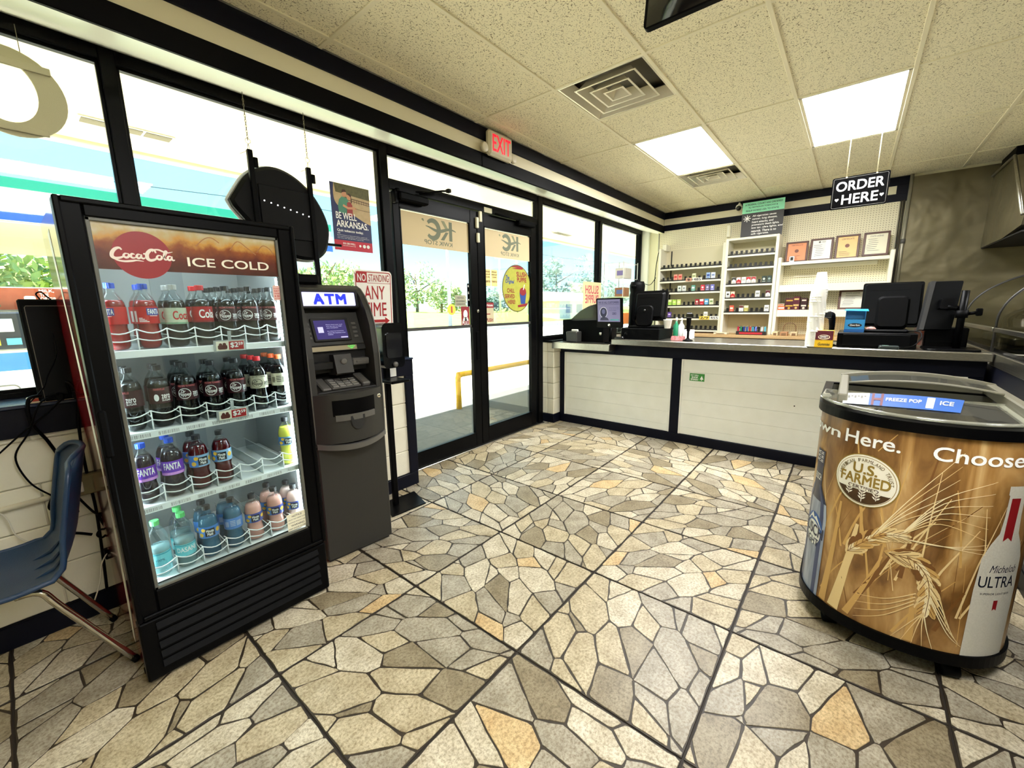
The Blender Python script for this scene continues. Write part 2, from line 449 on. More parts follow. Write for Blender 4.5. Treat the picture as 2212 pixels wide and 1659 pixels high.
CEIL = ceil_mat(); BAR = mat('ceiling grid paint', (244, 236, 204), 0.5)
ce = struct(bx(-3.2, 7.4, -4.2, 2.46, CZ+.16, CZ+.22).build('ceiling', WHITE))
xs = [CX0+i*TX for i in range(-5, 4)]; ys = [CY0-j*TY for j in range(0, 11)]
LIGHTS = {(1, 1), (1, 3), (-2, 4), (-2, 8), (1, 7)}     # (row, column) of the grid bays that hold a light
HALF = {(0, 1), (2, 1)}                                         # bays whose near half holds an air diffuser
cell = {}
def ctile(x0, x1, y0, y1):
    k = (round(x1-x0, 3), round(y1-y0, 3))
    if k not in cell:
        w, h = (x1-x0)/2-.004, (y1-y0)/2-.004
        cell[k] = bx(-w, w, -h, h, 0.006, 0.022, b=.004).build('ceiling_tile', CEIL, ce, local=True); o = cell[k]
    else: o = cell[k].copy(); COL.objects.link(o)
    o.location = ((x0+x1)/2, (y0+y1)/2, CZ)
for i in range(-5, 4):
    x0 = CX0+i*TX; x1 = min(x0+TX, 6.745)
    for j in range(-1, 10):
        y1 = CY0-j*TY if j >= 0 else 2.415; y0 = max(CY0-(j+1)*TY, -4.0)
        if (i, j) in LIGHTS: continue
        if (i, j) in HALF: ctile(x0+TX/2, x1, y0, y1); continue
        ctile(x0, x1, y0, y1)
for x in xs+[CX0+TX/2]:
    if x > 6.7: continue
    a, b = (-4.1, 2.42) if x != CX0+TX/2 else (CY0-2*TY, CY0-TY)
    bx(x-.012, x+.012, a, b, CZ-.001, CZ+.03, b=.002).build('t_bar', BAR, ce)
bx(CX0+2.5*TX-.012, CX0+2.5*TX+.012, CY0-2*TY, CY0-TY, CZ-.001, CZ+.03, b=.002).build('t_bar', BAR, ce)
for y in ys: bx(-3.1, 6.75, y-.012, y+.012, CZ-.0015, CZ+.03, b=.002).build('t_bar', BAR, ce)

DIFF = mat('lit diffuser', (255, 252, 240), 0.5, emit=PANEL_STRENGTH, ecol=(252, 252, 252))
LF = {(1, 1): 'square white ceiling light panel just beyond the nearer air diffuser', (1, 3): 'white ceiling light panel crossed by the cords of the order sign',
      (-2, 4): 'ceiling light panel right of the camera', (1, 7): 'ceiling light panel over the kitchen', (-2, 8): 'ceiling light panel by the right wall'}
for (i, j) in sorted(LIGHTS):
    x0, x1, y0, y1 = CX0+i*TX+.012, CX0+(i+1)*TX-.012, CY0-(j+1)*TY+.012, CY0-j*TY-.012
    t = thing('ceiling_light', LF[i, j], 'light', ((x0+x1)/2, (y0+y1)/2, CZ), group='ceiling lights')
    f = MB()
    for a in ((x0, x1, y0, y0+.02), (x0, x1, y1-.02, y1), (x0, x0+.02, y0, y1), (x1-.02, x1, y0, y1)): f.box(*a, CZ+.002, CZ+.08)
    f.box(x0, x1, y0, y1, CZ+.08, CZ+.09); f.build('housing', BAR, t)
    bx(x0+.012, x1-.012, y0+.012, y1-.012, CZ+.003, CZ+.008).build('diffuser', DIFF, t)
DM = mat('diffuser metal', (240, 234, 212), 0.25, metal=0.35)
for (i, j, lb) in ((0, 1, 'square louvred air diffuser in the ceiling nearer the hanging screen'), (2, 1, 'square louvred air diffuser in the ceiling beyond the light panel')):
    x0, x1 = CX0+i*TX+.012, CX0+(i+.5)*TX-.012; y0, y1 = CY0-2*TY+.012, CY0-TY-.012; cx_, cy_ = (x0+x1)/2, (y0+y1)/2
    t = thing('air_diffuser', lb, 'vent', (cx_, cy_, CZ), group='ceiling air diffusers')
    H = (x1-x0)/2
    f = MB(); f.box(x0, x1, y0, y1, CZ+.10, CZ+.11); f.build('plenum', mat('plenum grey', (96, 92, 80), .5), t)
    for n, (h, z0, z1) in enumerate(((H, .002, .06), (H*.72, -.004, .055), (H*.47, -.006, .05), (H*.24, -.008, .045))):
        f = MB(); hi = h-.055 if n < 3 else 0.02; w = .012
        def ring(r, z): return [(cx_-r, cy_-r, CZ+z), (cx_+r, cy_-r, CZ+z), (cx_+r, cy_+r, CZ+z), (cx_-r, cy_+r, CZ+z)]
        rs = [ring(h, z0), ring(h-w, z0), ring(hi, z1), ring(hi, z1+.003), ring(h-w, z0+.003), ring(h, z0+.003)]
        for a in range(5):
            for k in range(4): f.quad(rs[a][k], rs[a][(k+1) % 4], rs[a+1][(k+1) % 4], rs[a+1][k])
        for k in range(4): f.quad(rs[5][k], rs[5][(k+1) % 4], rs[0][(k+1) % 4], rs[0][k])
        if n == 3: f.quad(*ring(hi, z1))
        f.build('louvre', DM, t)

# ================================================================ walls around
struct(bx(-3.3, -3.2, -4.2, 3.05, 0, 3.1).build('wall_back', CREAM))
struct(bx(-3.3, 7.4, -4.3, -4.2, 0, 3.1).build('wall_right', CREAM))
struct(bx(6.75, 6.9, -4.2, 2.51, 0, 3.1).build('wall_far', CREAM))
wr = struct(bx(7.25, 7.4, 2.40, 3.05, 0, 2.9).build('wall_far_recess', CREAM))
struct(bx(7.20, 7.25, 2.84, 2.99, 0.0, 2.72).build('trim_1', WHITE))
# header over the windows: black, cream and black bands on its face, sloping soffit below
hd = struct(MB().prism([(2.43, 2.572), (2.43, 3.1), (3.12, 3.1), (3.12, 2.735), (2.98, 2.735)], -3.2, 7.25, frame((0, 0, 0), (0, 1, 0), (0, 0, 1), (1, 0, 0))).build('wall_header', mat('soffit gloss white', (246, 243, 228), 0.3)))
struct(bx(-3.2, 6.75, 2.408, 2.43, 2.765, 2.864, b=.004).build('trim_2', NAVY))
struct(bx(-3.2, 6.75, 2.420, 2.43, 2.672, 2.765).build('trim_3', CREAM))
struct(bx(-3.2, 2.60, 2.410, 2.43, 2.570, 2.672, b=.003).build('trim_4', BLKM))
struct(bx(2.604, 6.75, 2.410, 2.43, 2.570, 2.672, b=.003).build('trim_5', BLKM))
# the same bands on the far wall
struct(bx(6.73, 6.75, -0.36, 2.43, 2.77, 2.864, b=.003).build('trim_6', NAVY))
struct(bx(6.738, 6.75, -0.24, 2.42, 2.68, 2.77).build('trim_7', CREAM))
struct(bx(6.73, 6.75, -0.36, 2.51, 2.595, 2.68, b=.003).build('trim_8', NAVY))
struct(bx(6.72, 6.75, 2.42, 2.51, 2.595, 2.864, b=.003).build('trim_9', NAVY))
struct(bx(6.73, 6.75, -0.36, -0.24, 2.68, 2.77).build('trim_10', NAVY))
def peg():
    m = mat('pegboard', (236, 228, 196), 0.55); n = m.node_tree; p = n.nodes['Principled BSDF']
    g = n.nodes.new('ShaderNodeNewGeometry'); sc = n.nodes.new('ShaderNodeVectorMath'); sc.operation = 'SCALE'; sc.inputs['Scale'].default_value = 1/0.0254
    fr = n.nodes.new('ShaderNodeVectorMath'); fr.operation = 'FRACTION'; sb = n.nodes.new('ShaderNodeVectorMath'); sb.operation = 'SUBTRACT'; sb.inputs[1].default_value = (.5, .5, .5)
    ml = n.nodes.new('ShaderNodeVectorMath'); ml.operation = 'MULTIPLY'; ml.inputs[1].default_value = (0, 1, 1)
    ln = n.nodes.new('ShaderNodeVectorMath'); ln.operation = 'LENGTH'; r = n.nodes.new('ShaderNodeValToRGB')
    r.color_ramp.elements[0].position = 0.11; r.color_ramp.elements[1].position = 0.20; r.color_ramp.elements[0].color = lin((110, 98, 66)); r.color_ramp.elements[1].color = lin((236, 228, 196))
    for a, b in ((g.outputs['Position'], sc.inputs[0]), (sc.outputs[0], fr.inputs[0]), (fr.outputs[0], sb.inputs[0]), (sb.outputs[0], ml.inputs[0]), (ml.outputs[0], ln.inputs[0]), (ln.outputs['Value'], r.inputs[0]), (r.outputs[0], p.inputs['Base Color'])): n.links.new(a, b)
    return m
PEG = peg()
struct(bx(6.735, 6.75, -0.285, 0.80, 1.05, 2.597).build('trim_11', PEG))
struct(bx(6.735, 6.75, 0.80, 2.47, 2.20, 2.597).build('trim_12', PEG))
struct(bx(6.72, 6.75, -2.6, -0.37, 0.0, 2.84).build('wall_steel', STEELD))
# block walls under the windows
BLOCK = mat('painted block', (236, 232, 214), 0.55, noise=(9, (222, 216, 194), 0.9), bump=(90, 0.35))
def blocks(par, x0, x1, y0, y1, z0, z1, bw, bh, axis='x'):
    r = 0; z = z0
    while z < z1-.02:
        zt = min(z+bh, z1); u = (x0 if axis == 'x' else y0)-(bw/2 if r % 2 else 0); ue = x1 if axis == 'x' else y1
        while u < ue-.01:
            a, b = max(u, x0 if axis == 'x' else y0), min(u+bw, ue)
            if b-a > .02:
                if axis == 'x': q = bx(a+.002, b-.002, y0, y1, z+.002, zt-.002, b=.005)
                else: q = bx(x0, x1, a+.002, b-.002, z+.002, zt-.002, b=.005)
                q.build('block', BLOCK, par)
            u += bw
        z = zt; r += 1
kw = struct(bx(-3.2, 2.0, 2.745, 3.04, 0, 1.06).build('wall_left', mat('mortar', (206, 200, 178), 0.8)))
blocks(kw, -1.2, 1.99, 2.732, 2.76, 0.11, 0.94, 0.40, 0.2)
struct(bx(-3.2, 2.045, 2.718, 2.75, 0.0, 0.11, b=.004).build('baseboard_left', NAVY))
struct(bx(-3.2, 2.045, 2.712, 2.75, 0.935, 1.06, b=.003).build('trim_13', NAVY))
struct(bx(1.965, 2.045, 2.714, 3.0, 0.11, 0.935, b=.003).build('trim_14', NAVY))
struct(bx(-3.2, 2.045, 2.70, 3.0, 1.06, 1.075, b=.003).build('trim_15', mat('sill paint', (30, 40, 66), 0.25)))
kr = struct(bx(4.30, 7.25, 2.85, 3.04, 0, 1.03).build('wall_left_far', BLOCK))
for z0, z1 in ((.11, .31), (.31, .51), (.51, .71), (.71, .91), (.91, 1.03)):
    bx(4.28, 4.50, 2.835, 2.93, z0+.002, z1-.002, b=.006).build('block', BLOCK, kr)
    bx(4.28, 4.50, 2.932, 3.03, z0+.002, z1-.002, b=.006).build('block', BLOCK, kr)
struct(bx(4.272, 4.44, 2.826, 3.0, 0, .11, b=.004).build('baseboard_far', NAVY))
struct(bx(4.25, 7.25, 2.83, 3.0, 1.03, 1.05, b=.003).build('trim_16', BRONZE))

# ================================================================ window frames and panes
def member(par, x0, x1, z0, z1, y0=2.955, y1=3.045, name='frame_bar', m=BRONZE):
    q = MB().box(x0, x1, y0, y1, z0, z1, b=.003)
    return q.build(name, m, par)
def window(n, x0, x1, z0, z1, bars):
    w = bpy.data.objects.new('window_%d' % n, None); COL.objects.link(w); w.location = ((x0+x1)/2, 3.0, z0); WM[w.name] = Matrix.Translation(w.location); struct(w)
    bx(x0, x1, 2.997, 3.003, z0, z1).build('pane', GLASS, w)
    g = MB()
    for a in ((x0, x1, z0, z0+.014), (x0, x1, z1-.014, z1), (x0, x0+.014, z0, z1), (x1-.014, x1, z0, z1)): g.box(a[0], a[1], 2.975, 2.996, a[2], a[3], b=.002)
    g.build('glazing_bead', BRONZE, w)
    for b in bars: member(w, *b)
    return w
HZ0, HZ1 = 2.668, 2.735
window(1, -1.60, 0.484, 1.10, HZ0, [(-1.66, -1.60, 1.075, HZ1), (-1.60, 0.484, HZ0, HZ1), (-1.60, 0.484, 1.075, 1.10)])
window(2, 0.544, 2.030, 1.10, HZ0, [(0.484, 0.544, 1.075, HZ1), (0.544, 2.03, HZ0, HZ1), (0.544, 2.03, 1.075, 1.10)])
window(3, 2.100, 4.100, 2.472, HZ0, [(2.030, 2.100, 0.0, HZ1), (2.10, 4.10, HZ0, HZ1), (2.10, 4.10, 2.40, 2.472)])
window(4, 4.220, 5.660, 1.09, HZ0, [(4.135, 4.220, 0.0, HZ1), (4.22, 5.66, HZ0, HZ1), (4.22, 5.66, 1.05, 1.09)])
window(5, 5.730, 7.150, 1.09, HZ0, [(5.660, 5.730, 1.05, HZ1), (5.73, 7.15, HZ0, HZ1), (5.73, 7.15, 1.05, 1.09), (7.15, 7.25, 1.05, HZ1)])
window(6, -3.20, -1.66, 1.10, HZ0, [(-3.2, -1.66, HZ0, HZ1), (-3.2, -1.66, 1.075, 1.10)])

# ================================================================ the two glass doors
def door(n, x0, x1, gx0, gx1, gz0, gz1):
    d = bpy.data.objects.new('door_%d' % n, None); COL.objects.link(d); d.location = ((x0+x1)/2, 3.0, 0); WM[d.name] = Matrix.Translation(d.location); struct(d)
    for a, b in ((x0, gx0), (gx1, x1)): bx(a, b, 2.975, 3.025, .012, 2.395, b=.004).build('stile', BRONZE, d)
    bx(gx0, gx1, 2.977, 3.023, .012, gz0, b=.003).build('bottom_rail', BRONZE, d)
    bx(gx0, gx1, 2.977, 3.023, gz1, 2.395, b=.003).build('top_rail', BRONZE, d)
    bx(gx0, gx1, 2.997, 3.003, gz0, 1.268).build('pane', GLASS, d)
    bx(gx0, gx1, 2.997, 3.003, 1.292, gz1).build('pane', GLASS, d)
    bx(gx0, gx1, 2.984, 3.016, 1.266, 1.294, b=.003).build('mid_rail', mat('grey aluminium', (96, 96, 94), 0.35, metal=.6), d)
    g = MB()
    for a in ((gx0, gx1, gz0, gz0+.01), (gx0, gx1, gz1-.01, gz1), (gx0, gx0+.01, gz0, gz1), (gx1-.01, gx1, gz0, gz1)): g.box(a[0], a[1], 2.972, 2.996, a[2], a[3])
    g.build('glazing_bead', BRONZE, d)
    return d
struct(bx(2.03, 4.22, 2.93, 3.06, 0.0, 0.012, b=.003).build('trim_17', STEEL))
d1 = door(1, 2.135, 3.108, 2.198, 3.018, 0.146, 2.283)
d2 = door(2, 3.116, 4.105, 3.212, 4.012, 0.174, 2.270)
MB().cyl((3.085, 2.975, 1.43), (3.085, 2.962, 1.43), .017).build('lock', STEEL, d1)
bx(3.055, 3.10, 2.966, 2.976, 0.93, 1.22, b=.003).build('latch_plate', BLK, d1)
def closer(d, x, z, flip):
    k = 1 if flip else -1
    a = MB().box(x, x+.30, 2.90, 2.975, z, z+.062, b=.012); a.cyl((x+.15*k+.15, 2.935, z+.06), (x+.15*k+.15, 2.935, z+.085), .018); a.build('closer_body', BLKM, d)
    b = MB(); b.tube([(x+.22, 2.935, z+.085), (x+.36, 2.80, z+.11), (x+.46, 2.83, z+.135)], .008, 6); b.tube([(x+.46, 2.83, z+.135), (x+.20, 2.96, z+.10)], .007, 6)
    b.box(x+.44, x+.475, 2.81, 2.85, z+.12, z+.15, b=.004); b.build('closer_arm', BLK, d)
closer(d1, 2.16, 2.325, False)
a = MB().box(3.72, 4.02, 2.91, 2.975, 2.352, 2.41, b=.012); a.tube([(3.34, 2.93, 2.40), (3.72, 2.93, 2.40)], .012, 8); a.build('closer_body', BLKM, d2)
bx(2.135, 2.165, 2.93, 2.975, 2.30, 2.40, b=.004).build('hinge', BLK, d1)
SENS = mat('cream sensor plastic', (236, 230, 204), 0.45)
for i, (x, z, w, h, who, lb) in enumerate(((3.085, 2.235, .035, .10, d1, 0), (3.135, 2.30, .035, .10, d2, 0), (3.20, 2.40, .12, .05, d2, 0), (3.095, 2.10, .035, .09, d1, 0))):
    bx(x, x+w, 2.952, 2.976, z, z+h, b=.004).build('alarm_contact', SENS, who)
# ================================================================ outside: ground, canopies, pump, railing, trees
CONC = mat('pale concrete', (222, 214, 196), 0.85, noise=(1.3, (202, 194, 176), 0.9, 6))
struct(bx(-60, 140, 3.05, 20.0, -0.16, -0.03).build('ground', CONC))
WALK = mat('sidewalk concrete', (112, 112, 112), 0.85, noise=(14, (92, 92, 92), 0.9, 6))
struct(bx(-10, 14, 3.05, 4.75, -0.1, -0.012, b=.01).build('sidewalk', WALK))
struct(bx(-60, 140, 20.0, 27.0, -0.16, -0.06).build('road', mat('asphalt', (120, 120, 118), 0.9)))
GRS = mat('sunny grass', (150, 172, 62), 0.9, noise=(1.2, (176, 186, 92), 0.9, 6))
g = MB(); g.sheet(lambda u, v: (-60+220*u, 27+60*v, -0.05+1.3*min(1, v*7)+.4*math.sin(u*23)*min(1, v*4)), 40, 10)
struct(g.build('field', GRS))
# shop canopy above the walk
SOF = mat('canopy soffit', (250, 240, 212), 0.7, noise=(1.2, (242, 228, 190), 0.8))
cn = thing('shop_canopy', 'cream canopy roof over the walk outside the shop windows', 'canopy', (2.5, 4.3, 3.0))
bx(-9, 16, 3.05, 5.66, 3.02, 3.10).build('soffit', SOF, cn)
bx(-9, 16, 5.60, 5.72, 2.985, 3.55, b=.01).build('fascia', SOF, cn)
bx(-9, 16, 3.66, 3.74, 2.965, 3.02).build('trim_strip', mat('brown trim', (150, 118, 84), 0.7), cn)
bx(-9, 16, 3.05, 3.10, 2.72, 3.03).build('wall_plate', SOF, cn)
VM = mat('soffit vent mesh', (120, 112, 92), 0.7)
for (x, y) in ((0.62, 4.92), (7.6, 4.95)):
    f = bx(x, x+.62, y, y+.15, 3.008, 3.021, b=.003).build('vent_frame', WHITE, cn)
    for k in range(3): bx(x+.02+k*.2, x+.20+k*.2, y+.015, y+.135, 3.003, 3.012).build('vent_screen', VM, f)
# petrol station canopy across the lot
WMET = mat('white canopy metal', (246, 246, 242), 0.5)
gc = thing('station_canopy', 'white filling station canopy with green and blue stripes across the lot', 'canopy', (-2, 18, 3.5))
bx(-14, 7.8, 14.6, 22, 3.52, 4.43, b=.02).build('roof', WMET, gc)
bx(-14.01, 7.82, 14.57, 22, 4.22, 4.44).build('green_stripe', mat('green stripe', (40, 160, 130), 0.5), gc)
bx(-14.01, 7.82, 14.57, 22, 3.53, 3.76).build('blue_stripe', mat('blue stripe', (44, 92, 176), 0.5), gc)
UP = mat('cream panel', (246, 232, 190), 0.6)
for i in range(11):
    for k in range(3): bx(-14+i*1.98, -14+i*1.98+1.94, 14.65+k*2.45, 14.65+k*2.45+2.40, 3.485, 3.515, b=.01).build('soffit_panel', UP, gc)
for x in (-9.5, -2.5, 5.2): bx(x-.15, x+.15, 18.1, 18.4, -.03, 3.5, b=.02).build('column', WMET, gc)
# fuel pump with its topper sign
PMPW = mat('pump white', (240, 240, 238), 0.4)
fp = thing('fuel_pump', 'white fuel pump with an orange brown sign on top, seen through the left window', 'fuel pump', (0, 8.3, -.03))
bx(-.75, .55, 8.05, 8.6, -.03, 1.05, b=.03).build('body', PMPW, fp)
hd_ = bx(-.75, .55, 8.03, 8.6, 1.05, 1.50, b=.02).build('display_head', mat('pump dark panel', (44, 50, 60), 0.3), fp)
for k, c in enumerate(((226, 40, 40), (250, 210, 50), (90, 180, 210), (236, 236, 236))):
    bx(-.34+k*.17, -.22+k*.17, 8.015, 8.035, 1.10, 1.18+.03*(k % 2)).build('grade_button', mat('pump btn%d' % k, c, 0.4), hd_)
bx(-.62, .08, 8.015, 8.035, 1.26, 1.42, b=.005).build('price_display', mat('pump display', (196, 206, 206), 0.3), hd_)
F = frame((0, 8.048, 0), (1, 0, 0), (0, 0, 1))
q = MB(); put(q, 'FUEL', F, -.28, .16, .83, .90, 0.003, bold=.03); q.prism(rrect(-.30, .30, .78, 1.0, .03), .0, .001, F); q.build('fuel_badge', [mat('pump blue', (60, 130, 190), 0.5)], fp)
for k in range(2):
    q = MB(); P = rrect(-.42+.0*k, .02, .16+.26*k, .34+.26*k, .06); q.tube([F(a, b, .004) for a, b in P], .008, 5, closed=True); q.build('pocket_rim', INKG, fp)
tp = bx(-.80, .62, 8.22, 8.30, 1.52, 1.81, b=.01).build('topper', WHITE, fp)
bx(-.80, .62, 8.25, 8.28, 1.44, 1.53).build('topper_bracket', PMPW, fp)
F = frame((0, 8.218, 0), (1, 0, 0), (0, 0, 1))
q = MB(); q.poly([(-.79, 1.53), (.60, 1.53), (.60, 1.80), (-.79, 1.80)], F, .001, 0); q.poly([(-.79, 1.57), (.02, 1.57), (.0, 1.64), (-.79, 1.66)], F, .003, 1)
q.prism(rrect(.22, .32, 1.575, 1.70, .02), .002, .004, F, 2); q.poly([(.225, 1.64), (.315, 1.64), (.315, 1.66), (.225, 1.66)], F, .006, 3)
for i, w_ in enumerate(('MILK,', 'THE', 'ORIGINAL', 'SPORTS')): put(q, w_, F, .36, .36+.026*len(w_), 1.745-.05*i, 1.785-.05*i, .004, .04, mi=2)
q.build('topper_print', [mat('milk brown', (186, 92, 58), 0.6, noise=(9, (150, 66, 44), 0.8)), mat('milk green', (52, 130, 92), 0.6), INKW, INKK], tp)
# yellow pipe rail
YEL = mat('safety yellow', (246, 188, 40), 0.5)
rl = thing('pipe_railing', 'low yellow pipe railing on the walk outside the doors', 'railing', (4.13, 4.42, -.02))
MB().cyl((4.13, 4.42, -.02), (4.13, 4.42, .46), .042, 14).build('post', YEL, rl)
MB().cyl((8.4, 4.42, -.02), (8.4, 4.42, .46), .042, 14).build('post', YEL, rl)
MB().tube(spline([(4.13, 4.42, .40), (4.135, 4.42, .46), (4.19, 4.42, .495), (4.5, 4.42, .50), (8.0, 4.42, .50), (8.35, 4.42, .495), (8.4, 4.42, .46)], 4), .042, 14).build('top_pipe', YEL, rl)
# poles and lines
GALV = mat('galvanised pole', (206, 210, 212), 0.5)
for i, (x, y, h, lb) in enumerate(((22.75, 25, 9.5, 'pale utility pole beyond the left door, a yellow sign on it'), (44.0, 38, 9, 'farther thin utility pole seen past the right door'), (46.5, 37, 9, 'pale utility pole near the white house'))):
    t = thing('utility_pole', lb, 'pole', (x, y, 0), group='utility poles across the road')
    MB().tube([(x, y, -.1), (x, y, h)], [.16, .11], 10).build('post', GALV, t)
    bx(x-.9, x+.9, y-.05, y+.05, h-.9, h-.75).build('crossarm', GALV, t)
    if i == 0:
        s_ = MB().prism(circ(22.75, 1.45, .42, 20), 0, .03, frame((0, 24.8, 0), (1, 0, 0), (0, 0, 1))).build('yellow_sign', YEL, t)
        MB().poly([(22.68, 1.2), (22.82, 1.2), (22.82, 1.7), (22.68, 1.7)], frame((0, 24.75, 0), (1, 0, 0), (0, 0, 1))).build('sign_symbol', INKR, s_)
WIRE = mat('wire', (70, 84, 96), 0.6)
for i, (y, z, sag) in enumerate(((11.5, 5.2, .5), (11.8, 5.55, .5), (24, 9.0, 1.0), (25, 7.6, .8))):
    q = MB(); q.tube([(-30+u*7, y+.02*u, z-sag*math.sin(PI*((u*7) % 45)/45)) for u in range(18)], .012 if y < 20 else .02, 5)
    tag(q.build('overhead_wire', WIRE), ('lower thin wire high across the sky outside the left windows', 'upper thin wire high across the sky outside the left windows', 'far overhead wire above the trees, higher of two', 'far overhead wire above the trees, lower of two')[i], 'wire', 'overhead wires')
# small white house and far low store
hs = thing('house', 'white low house with dark windows beyond the right window', 'house', (46, 30, 0))
bx(43.5, 54, 28, 33, -.1, 2.3).build('walls', WHITE, hs)
MB().prism([(27.4, 2.3), (33.6, 2.3), (30.5, 3.5)], 43, 54.5, frame((0, 0, 0), (0, 1, 0), (0, 0, 1), (1, 0, 0))).build('roof', mat('pale roof', (214, 206, 198), 0.8), hs)
for k in range(3): bx(45+k*2.6, 46.4+k*2.6, 27.95, 28.05, .8, 1.9).build('window', mat('dark pane', (110, 140, 170), 0.2), hs)
# trees
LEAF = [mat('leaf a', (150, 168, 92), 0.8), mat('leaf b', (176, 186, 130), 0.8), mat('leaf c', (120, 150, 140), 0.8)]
BARK = mat('bark', (120, 104, 88), 0.9)
def tree(x, y, r, h, seed, lb, m, n=1500):
    rg = random.Random(seed); t = thing('tree', lb, 'tree', (x, y, 0), group='trees beyond the road')
    q = MB(); q.tube([(x, y, -.1), (x+.1, y, h*.35), (x, y, h*.8)], [.22, .16, .06], 8)
    for k in range(5):
        a = rg.uniform(0, 6.28); q.tube([(x, y, h*(.3+.1*k)), (x+math.cos(a)*r*.7, y+math.sin(a)*r*.7, h*(.5+.1*k))], [.09, .03], 6)
    q.build('trunk', BARK, t)
    q = MB(); cl = [(rg.uniform(-.75, .75)*r, rg.uniform(-.75, .75)*r, h*rg.uniform(.38, .92), rg.uniform(.28, .5)*r) for _ in range(13)]
    for _ in range(n):
        c = rg.choice(cl); d = Vector((rg.gauss(0, 1), rg.gauss(0, 1), rg.gauss(0, 1))).normalized()*c[3]*rg.uniform(.55, 1.05)
        p = Vector((x+c[0], y+c[1], c[2]))+d; s_ = rg.uniform(.16, .34); e1 = Vector((rg.gauss(0, 1), rg.gauss(0, 1), rg.gauss(0, 1))).normalized(); e2 = e1.orthogonal().normalized()
        q.quad(p-e1*s_, p+e2*s_*.6, p+e1*s_, p-e2*s_*.6)
    stuff(q.build('crown', m, t))
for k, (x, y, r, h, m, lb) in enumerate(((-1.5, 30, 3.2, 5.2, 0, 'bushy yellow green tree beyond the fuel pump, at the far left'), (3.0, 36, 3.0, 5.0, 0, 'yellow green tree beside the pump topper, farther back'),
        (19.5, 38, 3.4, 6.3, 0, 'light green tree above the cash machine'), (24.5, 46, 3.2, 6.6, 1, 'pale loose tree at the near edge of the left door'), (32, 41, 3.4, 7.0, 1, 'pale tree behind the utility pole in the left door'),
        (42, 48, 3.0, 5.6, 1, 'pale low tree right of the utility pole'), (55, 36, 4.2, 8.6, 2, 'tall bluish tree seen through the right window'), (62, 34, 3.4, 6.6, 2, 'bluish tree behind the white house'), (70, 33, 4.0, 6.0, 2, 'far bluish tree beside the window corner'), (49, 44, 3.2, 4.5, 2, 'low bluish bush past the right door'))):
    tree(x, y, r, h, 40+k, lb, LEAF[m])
# ================================================================ drinks cooler by the window
CW, CD0, CD1, CH = (0.155, 0.890), 1.985, 2.66, 1.825
RED = mat('glossy red', (150, 14, 26), 0.12, coat=0.6)
LINER = mat('cooler liner', (168, 171, 170), 0.4)
SHELFW = mat('white coated wire', (244, 246, 244), 0.35)
CLED = mat('cooler lamp', (255, 255, 255), 0.5, emit=26.0, ecol=(236, 250, 255))
ck = thing('drinks_cooler', 'tall black glass-door drinks cooler with a red script logo header, by the left window', 'cooler', (0.5225, 2.32, 0))
b_ = MB()
b_.box(.160, .175, 2.06, CD1, .02, CH, b=.004); b_.build('side_panel', RED, ck)['label'] = 'glossy red side of the cooler with a white stripe'
sd_ = [o for o in ck.children if o.name.startswith('side_panel')][0]
q = MB(); F = frame((.1592, 0, 0), (0, -1, 0), (0, 0, 1)); q.ribbon([(-2.30+.12*math.sin(z*2.2), z) for z in [.05+.09*k for k in range(20)]], [.02+.018*abs(math.sin(k*.4)) for k in range(20)], F, 0.0); q.build('white_stripe', INKW, sd_)
bx(.870, .885, 2.06, CD1, .02, CH, b=.004).build('side_panel', RED, ck)
MB().box(.175, .870, 2.06, CD1, 1.79, CH).box(.175, .870, CD1-.02, CD1, .02, 1.79).box(.175, .87, 2.06, CD1, .02, .30).build('cabinet', BLK, ck)
MB().box(.175, .205, 2.075, CD1-.02, .30, 1.79).box(.840, .870, 2.075, CD1-.02, .30, 1.79).box(.205, .84, CD1-.05, CD1-.02, .30, 1.79).box(.205, .84, 2.075, CD1-.02, .30, .33).box(.205, .84, 2.075, CD1-.02, 1.76, 1.79).build('liner', LINER, ck)
bx(.47, .60, CD1-.053, CD1-.049, .55, 1.70).build('air_duct', mat('duct grey', (150, 156, 158), 0.4), ck)
# door
dr = MB()
GX0, GX1, GZ0, GZ1 = .222, .822, .385, 1.770
for (a, b2, c, d) in ((.155, GX0, .283, CH), (GX1, .890, .283, CH)): dr.box(a, b2, 1.995, 2.06, c, d, b=.006)
dr.box(GX0, GX1, 1.995, 2.06, .283, GZ0, b=.004); dr.box(GX0, GX1, 1.995, 2.06, GZ1, CH, b=.004)
for (a, b2, c, d) in ((.155, .172, .283, CH), (.873, .89, .283, CH), (.172, .873, .283, .300), (.172, .873, CH-.018, CH)): dr.box(a, b2, 1.985, 2.0, c, d, b=.004)
door_c = dr.build('door', BLK, ck)
g = MB()
for (a, b2, c, d) in ((GX0, GX0+.012, GZ0, GZ1), (GX1-.012, GX1, GZ0, GZ1), (GX0, GX1, GZ0, GZ0+.012), (GX0, GX1, GZ1-.012, GZ1)): g.box(a, b2, 2.0, 2.022, c, d, b=.002)
g.build('gasket', mat('gasket grey', (92, 92, 84), 0.4), door_c)
CGL = clear('cooler glass', (240, 246, 246), 0.03, k=.3)
bx(GX0, GX1, 2.012, 2.018, GZ0, GZ1).build('glass', CGL, door_c)
bx(.158, .182, 1.975, 1.997, .95, 1.12, b=.006).build('handle_lip', BLKM, door_c)
